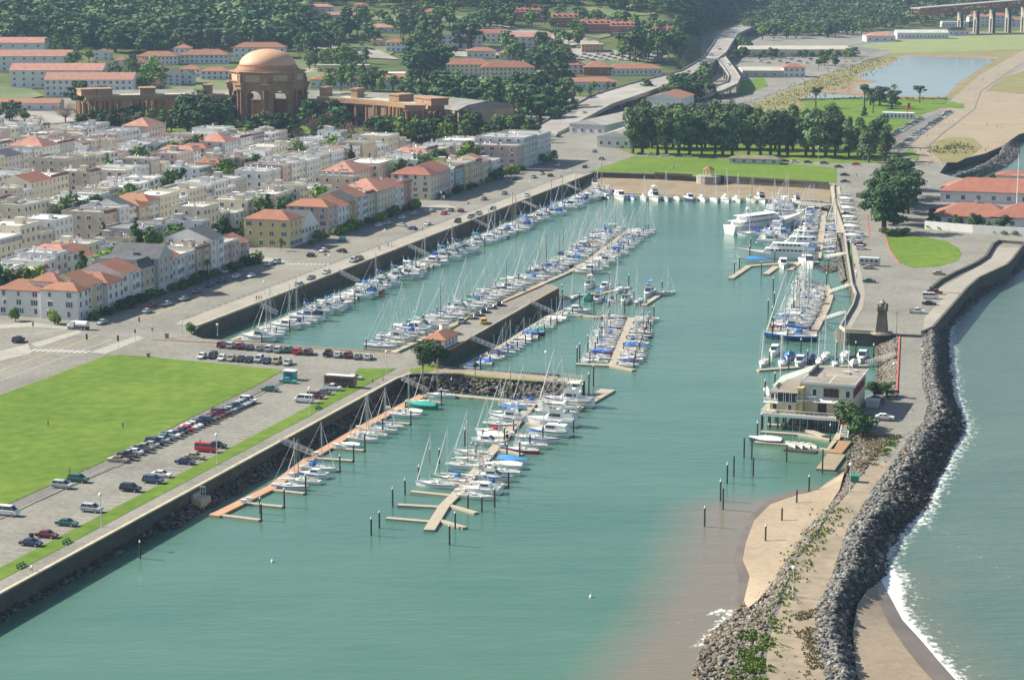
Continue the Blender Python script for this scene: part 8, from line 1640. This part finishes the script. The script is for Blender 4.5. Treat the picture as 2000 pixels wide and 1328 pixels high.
grove([(1060, 238), (1140, 205), (1180, 186), (1180, 196), (1100, 240)], 12, ['round', 'round', 'euc'], (6, 9), 'along the highway foot', 0, (1.1, 1.5), dist=6)
grove([(1080, 196), (1190, 170), (1230, 160), (1180, 186), (1090, 210)], 10, ['round', 'euc'], (6, 9), 'left of the highway', 0, (1.1, 1.5), dist=6)
grove([(800, 130), (880, 130), (880, 150), (800, 152)], 12, ['cyp', 'euc', 'cyp'], (18, 24), 'in the dark clump left of the pale barracks', 0, (1.1, 1.4), dist=12)
grove([(1040, 132), (1100, 128), (1110, 168), (1040, 170)], 14, ['cyp', 'euc', 'cyp'], (16, 22), 'right of the pale barracks', 0, (1.1, 1.4), dist=9)
for poly, n, ks, hr, wh in (([(740, 60), (780, 60), (870, 96), (860, 104), (800, 96)], 14, ['euc', 'round'], (20, 28), 'in the tall group above the car park'), ([(890, 86), (950, 88), (950, 100), (890, 100)], 5, ['cyp', 'pine'], (20, 28), 'before the white flat block'), ([(930, 44), (1010, 48), (1010, 58), (930, 56)], 14, ['euc', 'round'], (18, 24), 'left of the brick barracks'),
       ([(1040, 90), (1130, 80), (1140, 92), (1060, 100)], 9, ['round', 'pine'], (15, 24), 'on the parade ground edge'), ([(1196, 96), (1330, 90), (1340, 122), (1210, 126)], 34, ['euc', 'pine', 'round'], (17, 26), 'around the lower car park'), ([(600, 122), (640, 118), (760, 126), (700, 140), (600, 140)], 24, ['euc', 'round', ('round', 'leaf_light')], (10, 16), 'right behind the dome'),
       ([(640, 150), (720, 150), (800, 184), (640, 186)], 26, ['euc', 'round', 'round'], (11, 16), 'around the three gabled building'), ([(180, 146), (290, 140), (330, 168), (300, 190), (200, 180)], 40, ['bare', ('round', 'leaf_light'), 'round', 'euc'], (11, 17), 'between the white halls and the cottages'), ([(0, 218), (60, 226), (50, 248), (0, 250)], 7, ['cyp', 'bare', 'round'], (8, 12), 'at the left edge by the low red roof'),
       ([(150, 205), (220, 210), (220, 225), (150, 222)], 6, ['cyp', 'cyp', 'pine'], (14, 20), 'behind the left colonnade end'), ([(1345, 170), (1390, 155), (1400, 205), (1300, 212), (1260, 190)], 24, ['cyp', 'round', 'euc'], (12, 18), 'inside the highway curve'), ([(1440, 84), (1470, 100), (1450, 130), (1432, 120)], 12, ['cyp', 'round'], (9, 14), 'right of the highway fork'), ([(1480, 104), (1680, 108), (1680, 118), (1480, 118)], 18, ['round', 'cyp'], (6, 10), 'in the shopping car park'),
       ([(1570, 118), (1640, 120), (1680, 104), (1680, 112), (1640, 134), (1580, 136)], 9, ['cyp', 'round'], (8, 12), 'along the lagoon road'), ([(560, 100), (740, 84), (740, 92), (580, 112)], 14, ['cyp', 'round', 'euc'], (14, 20), 'on the meadow above the dome')):
 grove(poly, n, ks, hr, wh, 0, (1.0, 1.35), dist=9)
for i, (x, y, h, k) in enumerate(((1593, 211, 15, 'pine'), (1688, 212, 17, 'pine'), (1705, 222, 12, 'pine'), (1718, 208, 15, 'cyp'), (1742, 213, 14, 'cyp'), (1700, 206, 13, 'cyp'), (1745, 196, 13, 'palm'), (1796, 202, 13, 'pine'), (1688, 228, 8, 'con'))): tree(k, G(x, y), h, f'dark windswept {TN[k][1]} in the park by the lagoon, {nth(i + 1)} counted from left', 1, 1.15)
grove([(130, 96), (300, 112), (450, 108), (560, 98), (560, 88), (130, 86)], 44, ['euc', 'cyp', 'euc', 'round'], (18, 24), 'on the front edge of the wooded ridge', 0, (1.2, 1.7), dist=9)
grove([(560, 80), (700, 70), (700, 82), (570, 96)], 12, ['cyp', 'euc'], (16, 22), 'at the ridge end above the dome', 0, (1.2, 1.6), dist=9)
grove([(1330, 92), (1400, 58), (1440, 44), (1440, 36), (1340, 60)], 20, ['cyp', 'euc'], (14, 20), 'left of the highway where it enters the wood', 0, (1.2, 1.6), dist=7)
grove([(1460, 82), (1560, 76), (1690, 72), (1690, 66), (1480, 66)], 30, ['cyp', 'euc', ('round', 'leaf_light')], (12, 18), 'at the wood edge above the shopping building', 0, (1.2, 1.6), dist=7)
def wood(label, poly, step, kinds, hr):
 """far wood that reads as one mass"""
 mb = MB(); xs_ = [p[0] for p in poly]; ys_ = [p[1] for p in poly]; y = max(ys_); n = 0
 while y > min(ys_):
  x = min(xs_) + rt_.uniform(0, step)
  while x < max(xs_):
   if inpoly(x, y, poly) and rt_.random() < .94:
    p = GT(x + rt_.uniform(-4, 4), y + rt_.uniform(-2, 2)); k = rt_.choice(kinds); v = rt_.randrange(2); h = rt_.uniform(*hr); s = h / 10; w_ = s * rt_.uniform(1.3, 1.9)
    Mx = Matrix.Translation((p.x, p.y, p.z - .5)) @ Matrix.Rotation(rt_.uniform(0, 6.28), 4, 'Z') @ Matrix.Diagonal((w_, w_, s, 1)); src = TP[k, 0, v][3]; o = len(mb.v); st = 2
    arr = np.array(src.v).reshape(-1, 4, 3)[rt_.randrange(st)::st].reshape(-1, 3); arr = arr @ np.array(Mx.to_3x3()).T * 1.0 + np.array(Mx.translation)
    mb.v.extend(map(tuple, arr.tolist())); q = len(arr) // 4; mi = rt_.choice((0, 0, 1, 1, 2)); mb.f.extend([(o + 4 * i, o + 4 * i + 1, o + 4 * i + 2, o + 4 * i + 3) for i in range(q)]); mb.m.extend([mi] * q); n += 1
   x += step
  y -= step * .30
 tag(obj('woodland', mb.mesh('woodland', [M['leaf_euc'], M['leaf_cyp'], leafmat('wood_mix', (.12, .15, .06), 0)])), label, 'woodland', None, 'stuff'); print(label, n)
wood('dense dark wood covering the ridge at upper left', [(-60, 92), (130, 96), (560, 92), (600, 70), (580, 20), (600, -20), (-60, -20), (-60, 60)], 20, ['euc', 'cyp', 'euc', 'round'], (16, 32))
wood('wood along the top edge above the meadows', [(600, 12), (700, 14), (880, 22), (960, 20), (1130, 10), (1330, 40), (1340, 60), (1440, 34), (1440, -20), (600, -20)], 17, ['euc', 'cyp', 'round'], (12, 20))
wood('dark wood on the hillside left of the bridge approach', [(1440, 36), (1462, 70), (1560, 74), (1690, 66), (1800, 52), (1850, 40), (2060, 36), (2060, -30), (1440, -30)], 15, ['cyp', 'euc', 'round'], (12, 20))
for poly, n, wh in (([(600, 60), (1000, 60), (1000, 44), (700, 40)], 34, 'over the upper meadows'), ([(0, 92), (130, 98), (200, 120), (190, 140), (140, 150)], 10, 'between the white halls'), ([(1000, 60), (1330, 84), (1330, 62), (1060, 34)], 26, 'behind the brick barracks'), ([(1000, 130), (1110, 124), (1120, 108), (960, 100)], 16, 'below the parade ground')):
 grove(poly, n, ['euc', 'round', 'round'], (12, 20), wh, 0, (1.1, 1.5), dist=8)
def tufts(label, pts, width, n, size, m, z, cat='weeds'):
 mb = MB(); P_ = [G(x, y, z) for x, y in pts]; tot = sum((b - a).length for a, b in zip(P_[:-1], P_[1:]))
 for _ in range(n):
  p, d = along(P_, rt_.uniform(0, tot)); q = p + Vector((-d.y, d.x, 0)) * rt_.gauss(0, width / 2); s = size * rt_.uniform(.5, 1.5)
  if noise.noise(q / 3.5) < -.08: continue
  for k in range(4):
   a = rt_.uniform(0, 6.28); w_ = Vector((math.cos(a), math.sin(a), 0)) * s * .5; up = Vector((rt_.gauss(0, .3) * s, rt_.gauss(0, .3) * s, s)); mb.add([q - w_, q + w_, q + w_ * .6 + up, q - w_ * .6 + up], [(0, 1, 2, 3)])
 tag(obj('weeds', mb.mesh('weeds', [m])), label, cat, None, 'stuff')
GW = leafmat('fresh_weeds', (.13, .19, .03), 0); SCR = leafmat('marsh_scrub', (.12, .12, .05), 0); DW = leafmat('dry_scrub', (.25, .21, .13), 0)
tufts('fresh green weeds on the harbour side verge of the breakwater', [(1640, 990), (1605, 1040), (1562, 1090), (1548, 1130), (1532, 1176), (1505, 1225), (1488, 1290), (1478, 1420)], 3.4, 1500, .26, GW, 3.7)
tufts('green bank of weeds at the lower end of the breakwater', [(1500, 1235), (1482, 1290), (1474, 1330), (1460, 1430)], 5, 2800, .32, GW, 3.3)
tufts('dry scrub along the rock side of the breakwater path', [(1580, 1190), (1582, 1250), (1600, 1300), (1612, 1350)], 2.4, 1100, .3, DW, 3.7)
tufts('dry scrub bank below the clubhouse parking', [(1745, 845), (1722, 862), (1700, 895), (1688, 915)], 2.6, 1200, .35, DW, 3.6)
tufts('green weeds beside the scrub bank', [(1750, 850), (1738, 868), (1720, 890)], 1.5, 450, .3, GW, 3.7)
tufts('grey green scrub around the lagoon', [(1440, 215), (1520, 200), (1560, 190), (1640, 150), (1720, 112)], 22, 2600, .5, SCR, 4.1)
tufts('scrub between the park and the lagoon', [(1560, 196), (1700, 192), (1850, 194)], 7, 1200, .5, SCR, 4.1)
tufts('dune plants behind the beach promenade', [(1840, 300), (1860, 285), (1900, 285)], 14, 700, .4, SCR, 4.2)
# ------------------------------------------------------------ rocks
rq = random.Random(17)
def rock_geo(sub, seed):
 bm = bmesh.new(); bmesh.ops.create_icosphere(bm, subdivisions=sub, radius=.5); g = random.Random(seed); ax = [g.uniform(.75, 1.25) for _ in range(3)]
 for v in bm.verts:
  n = noise.noise(v.co * 2.2 + Vector((seed * 3.1, 0, 0))); v.co *= 1 + n * .55; v.co = Vector([round(c * 4.5) / 4.5 * .35 + c * .65 for c in v.co]); v.co.x *= ax[0]; v.co.y *= ax[1]; v.co.z *= ax[2] * .8
 vs = [tuple(v.co) for v in bm.verts]; fs = [tuple(x.index for x in f.verts) for f in bm.faces]; bm.free(); return vs, fs
RK = [rock_geo(2, i) for i in range(6)]; RKL = [rock_geo(1, i) for i in range(8)]
RKM = []
for m_ in ('rock', 'rockbrown'):
 for v, f in RK: mb = MB(); mb.add(v, f); RKM.append(mb.mesh('rock', [M[m_]]))
RL = [np.array(v) for v, f in RKL]
def merged_rocks(name, label, places, mats):
 mb = MB()
 for p, s, mi in places:
  k = rq.randrange(8); a = rq.uniform(0, 6.28); ca, sa = math.cos(a), math.sin(a); A3 = RL[k] * np.array([s, s * rq.uniform(.7, 1.1), s * rq.uniform(.7, 1)]); A3 = A3 @ np.array([[ca, -sa, 0], [sa, ca, 0], [0, 0, 1]]) + np.array(p)
  o = len(mb.v); mb.v.extend(map(tuple, A3.tolist())); mb.f.extend([tuple(i + o for i in f) for f in RKL[k][1]]); mb.m.extend([mi] * len(RKL[k][1]))
 return tag(obj(name, mb.mesh(name, mats)), label, 'rocks', None, 'stuff')
outer = []; inner = []
for a, b in zip(BW[:-1], BW[1:]):
 A = [G(*a[0], -.2), G(*a[1], 3.5), G(*a[2], 3.7), G(*a[3], -.4)]; B = [G(*b[0], -.2), G(*b[1], 3.5), G(*b[2], 3.7), G(*b[3], -.4)]
 L_ = max((A[2] - B[2]).length, (A[3] - B[3]).length); wd = ((A[3] - A[2]).length + (B[3] - B[2]).length) / 2
 for _ in range(int(L_ * wd * 2.0)):
  f, g = rq.random(), rq.uniform(.03, 1.05); p = (A[2] * (1 - f) + B[2] * f) * (1 - g) + (A[3] * (1 - f) + B[3] * f) * g
  gg = min(1, max(0, g)); p.z = (3.5 + .55 * gg / .38 if gg < .38 else 4.05 - 4.5 * (gg - .38) / .62) + rq.uniform(-.35, .55); s = rq.uniform(.55, 1.25) * (1.35 if rq.random() < .15 else 1); outer.append((p, s, g))
 L_ = (A[1] - B[1]).length; wd = ((A[1] - A[0]).length + (B[1] - B[0]).length) / 2
 big = BW.index(a) >= 8
 for _ in range(int(L_ * wd * (1.7 if big else 1.0))):
  f, g = rq.random(), rq.uniform(0, .9 if big else 1); p = (A[0] * (1 - f) + B[0] * f) * (1 - g) + (A[1] * (1 - f) + B[1] * f) * g; p.z += rq.uniform(0, .35)
  inner.append((p, rq.uniform(.45, 1.15 if big else .8), g))
print('rocks', len(outer), len(inner))
key = lambda r: -(r[1] / r[0].y) * (1 if inframe(r[0], 0) else 0)
outer.sort(key=key); inner.sort(key=key)
def rock_set(name, label, lst, brownp):
 t = tag(obj(name, None), label, 'rocks'); t.location = (lst[0][0].x, lst[0][0].y, 0)
 for p, s, g in lst[:290]:
  o = obj('rock', RKM[rq.randrange(6) + (6 if rq.random() < brownp else 0)], t, (p.x - t.location.x, p.y - t.location.y, p.z), sc=(s, s * rq.uniform(.7, 1.1), s * rq.uniform(.7, 1))); o.rotation_euler = (rq.uniform(-.5, .5), rq.uniform(-.5, .5), rq.uniform(0, 6.28))
 return t
M['rockpale'] = mat('pale_rubble', (.20, .19, .165), .9, scale=.9, col2=(.33, .31, .27), coord='World', bump=.4)
M['rockgrey'] = mat('grey_blue_rock', (.075, .076, .074), .9, scale=.9, col2=(.22, .215, .20), coord='World', bump=.5)
M['rocktan'] = mat('tan_rubble', (.11, .085, .062), .9, scale=.9, col2=(.22, .175, .13), coord='World', bump=.5)
rock_set('breakwater_boulders', 'large grey boulders on the bay side of the breakwater', outer, .15)
def mo(g): return 3 if g > .5 + rq.uniform(-.15, .15) else (0 if rq.random() < .78 else rq.choice((1, 2)))  # dark rock low down: wet by the water, plus slope shade painted in
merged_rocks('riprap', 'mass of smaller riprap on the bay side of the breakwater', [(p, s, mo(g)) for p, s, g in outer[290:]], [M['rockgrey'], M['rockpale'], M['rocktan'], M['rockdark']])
rock_set('breakwater_stones', 'brown and pale rubble stones on the harbour side of the breakwater', inner, .65)
merged_rocks('riprap', 'mass of rubble on the harbour side of the breakwater', [(p, s, rq.choice((2, 2, 0, 1)) if g > .25 else rq.choice((3, 2, 2))) for p, s, g in inner[290:]], [M['rockgrey'], M['rockpale'], M['rocktan'], M['rockdark']])
def band(name, label, top, bot, zt, zb, dens, sz, mats, mi):
 L = []
 for i in range(len(top) - 1):
  A, B, C_, D_ = G(*top[i], zt), G(*top[i + 1], zt), G(*bot[i], zb), G(*bot[i + 1], zb); ar = max((A - B).length, (C_ - D_).length) * ((A - C_).length + (B - D_).length) / 2
  for _ in range(int(ar * dens)):
   f, g = rq.random(), rq.random(); p = (A * (1 - f) + B * f) * (1 - g) + (C_ * (1 - f) + D_ * f) * g; L.append((p, rq.uniform(*sz), mi(g)))
 merged_rocks(name, label, L, mats); strip('rubble_slope', top, bot, zt - .1, zb - .3, M['rubble'])
R4 = [M['rockgrey'], M['rockpale'], M['rocktan'], M['rockdark']]
band('riprap', 'dark riprap on the near face of the short mole', [(796, 739), (880, 733), (960, 741), (1088, 749), (1110, 752)], [(800, 764), (880, 768), (965, 776), (1080, 786), (1130, 782)], 3.6, -.2, 1.5, (.8, 1.6), R4, lambda g: 3 if g > .75 or rq.random() < .3 else rq.choice((2, 2, 0)))
band('riprap', 'rubble at the foot of the far side of the short mole', [(890, 723), (990, 728), (1088, 734)], [(895, 722), (990, 727), (1090, 732)], 1.5, -.1, 1.5, (.6, 1.0), R4, lambda g: 3)
def wallfoot(u0, u1, wd, label, dens, sz, hi=1.6, mm=(3,)):
 L = []
 for _ in range(int((u1 - u0) * wd * dens)):
  f = rq.random(); g = rq.random(); wv = wd * (.6 + .4 * noise.noise(Vector((f * 14, 3, 0)))); p = W(u0 + (u1 - u0) * f, Wn - .2 - g * wv, hi * (1 - g) - .15 + rq.uniform(0, .3)); L.append((p, rq.uniform(*sz), rq.choice(mm)))
 merged_rocks('riprap', label, L, R4)
wallfoot(392, 530, 6.5, 'dark rocks below the near seawall behind the reddish dock', 2.0, (.5, 1.2), 1.5, (3, 3, 3, 2))
wallfoot(300, 392, 3.6, 'dark rocks at the waterline of the near seawall', 1.3, (.5, 1.2), .7, (3, 3, 3, 3, 2))
band('riprap', 'dark rocks along the bay seawall at right', [(1812, 655), (1856, 618), (1900, 576), (1930, 553), (1986, 518), (2004, 490)], [(1850, 656), (1872, 625), (1914, 588), (1940, 566), (1996, 530), (2016, 500)], .8, -.3, .8, (.7, 1.5), R4, lambda g: 3 if rq.random() < .8 else 0)
band('riprap', 'long spit of grey rocks beyond the tile roofed club', [(1858, 345), (1890, 336), (1930, 318), (1955, 300), (1962, 285), (1972, 278)], [(1885, 350), (1925, 342), (1965, 326), (1988, 306), (1990, 288), (1985, 276)], 3.4, -.2, .55, (1.2, 2.6), R4, lambda g: rq.choice((0, 0, 2, 3)))
band('riprap', 'rocky slope below the mole wall', [(1634, 460), (1643, 500), (1652, 545)], [(1626, 462), (1634, 502), (1642, 552)], 2.0, -.2, 1.2, (.6, 1.2), R4, lambda g: rq.choice((2, 3, 0)))
band('riprap', 'rubble slope beside the breakwater road', [(1748, 660), (1750, 700), (1750, 750)], [(1712, 672), (1714, 705), (1714, 748)], 3.4, -.1, 1.2, (.4, .9), R4, lambda g: rq.choice((2, 2, 0, 1)) if g < .85 else 3)
band('riprap', 'small debris island beside the right trawler', [(1600, 520), (1622, 516), (1632, 520)], [(1602, 530), (1622, 532), (1634, 528)], .5, .2, .9, (.7, 1.4), R4, lambda g: rq.choice((2, 3)))
for i, (x, y) in enumerate(((1154, 1166), (532, 1097))):
 t = thing('buoy', ['small white mooring buoy in the open near basin', 'tiny white buoy in the water left of centre'][i], 'buoy', tuple(G(x, y, 0))); obj('float', MB().loft([[(.3 * k * math.cos(a), .3 * k * math.sin(a), z) for a in [2 * math.pi * j / 10 for j in range(10)]] for z, k in ((-.2, .5), (0, 1), (.3, .95), (.5, .4))]).mesh('float', [M['gelcoat']]), t); obj('shaft', MB().cyl(0, 0, .5, .9, .06, n=6).mesh('shaft', [M['alu']]), t)
t = thing('flag', 'red flag on a leaning staff at the clubhouse docks', 'flag', tuple(G(1636, 850, .5))); obj('staff', MB().tube((0, 0, 0), (.4, 0, 4.2), .05, 5).mesh('staff', [M['gelcoat']]), t)
fv = [(.4 + i * .3, .12 * math.sin(i * 1.3), 4.1 - j * .35 - i * .18) for j in range(4) for i in range(5)]; fm = MB().add(fv, [(j * 5 + i, j * 5 + i + 1, j * 5 + i + 6, j * 5 + i + 5) for j in range(3) for i in range(4)]); obj('cloth', fm.mesh('cloth', [PAINT['red']]), t)
# ------------------------------------------------------------ labels: one description per thing
import collections
tops = [o for o in SC.objects if o.parent is None and o.get('label') and not o.get('kind')]
for o in tops:
 w_ = o['label'].split()
 if len(w_) > 13: o['label'] = ' '.join(w_)
dup_ = collections.defaultdict(list)
for o in tops: dup_[o['label']].append(o)
for lb, os_ in dup_.items():
 if len(os_) < 2: continue
 os_.sort(key=lambda o: PX(o.matrix_basis.translation)[0]); base = ' '.join(lb.split()[:12]).rstrip(',')
 for i, o in enumerate(os_): o['label'] = f'{base}, {nth(i + 1)} from left'
for o in tops:
 w_ = o['label'].split()
 if len(w_) > 16:
  s_ = o['label'].replace(' with blue sail cover', ', blue sail cover').replace(' the ', ' ').replace(' with ', ', ').replace(' and ', ', '); o['label'] = ' '.join(s_.split()[:16]).replace(',,', ',')
HAZE = 0.000055
# ------------------------------------------------------------ air
hz = bpy.data.materials.new('haze'); hz.use_nodes = True; hn = hz.node_tree.nodes; hn.clear()
pv = hn.new('ShaderNodeVolumePrincipled'); pv.inputs['Density'].default_value = HAZE
pv.inputs['Color'].default_value = (.50, .72, 1.0, 1); pv.inputs['Anisotropy'].default_value = 0.0
ho = hn.new('ShaderNodeOutputMaterial'); hz.node_tree.links.new(pv.outputs[0], ho.inputs['Volume'])
tag(obj('haze', MB().box(-3600, 3600, -60, 6100, -7, 165).mesh('haze', [hz])), 'thin blue haze over the whole place', None, None, 'stuff')
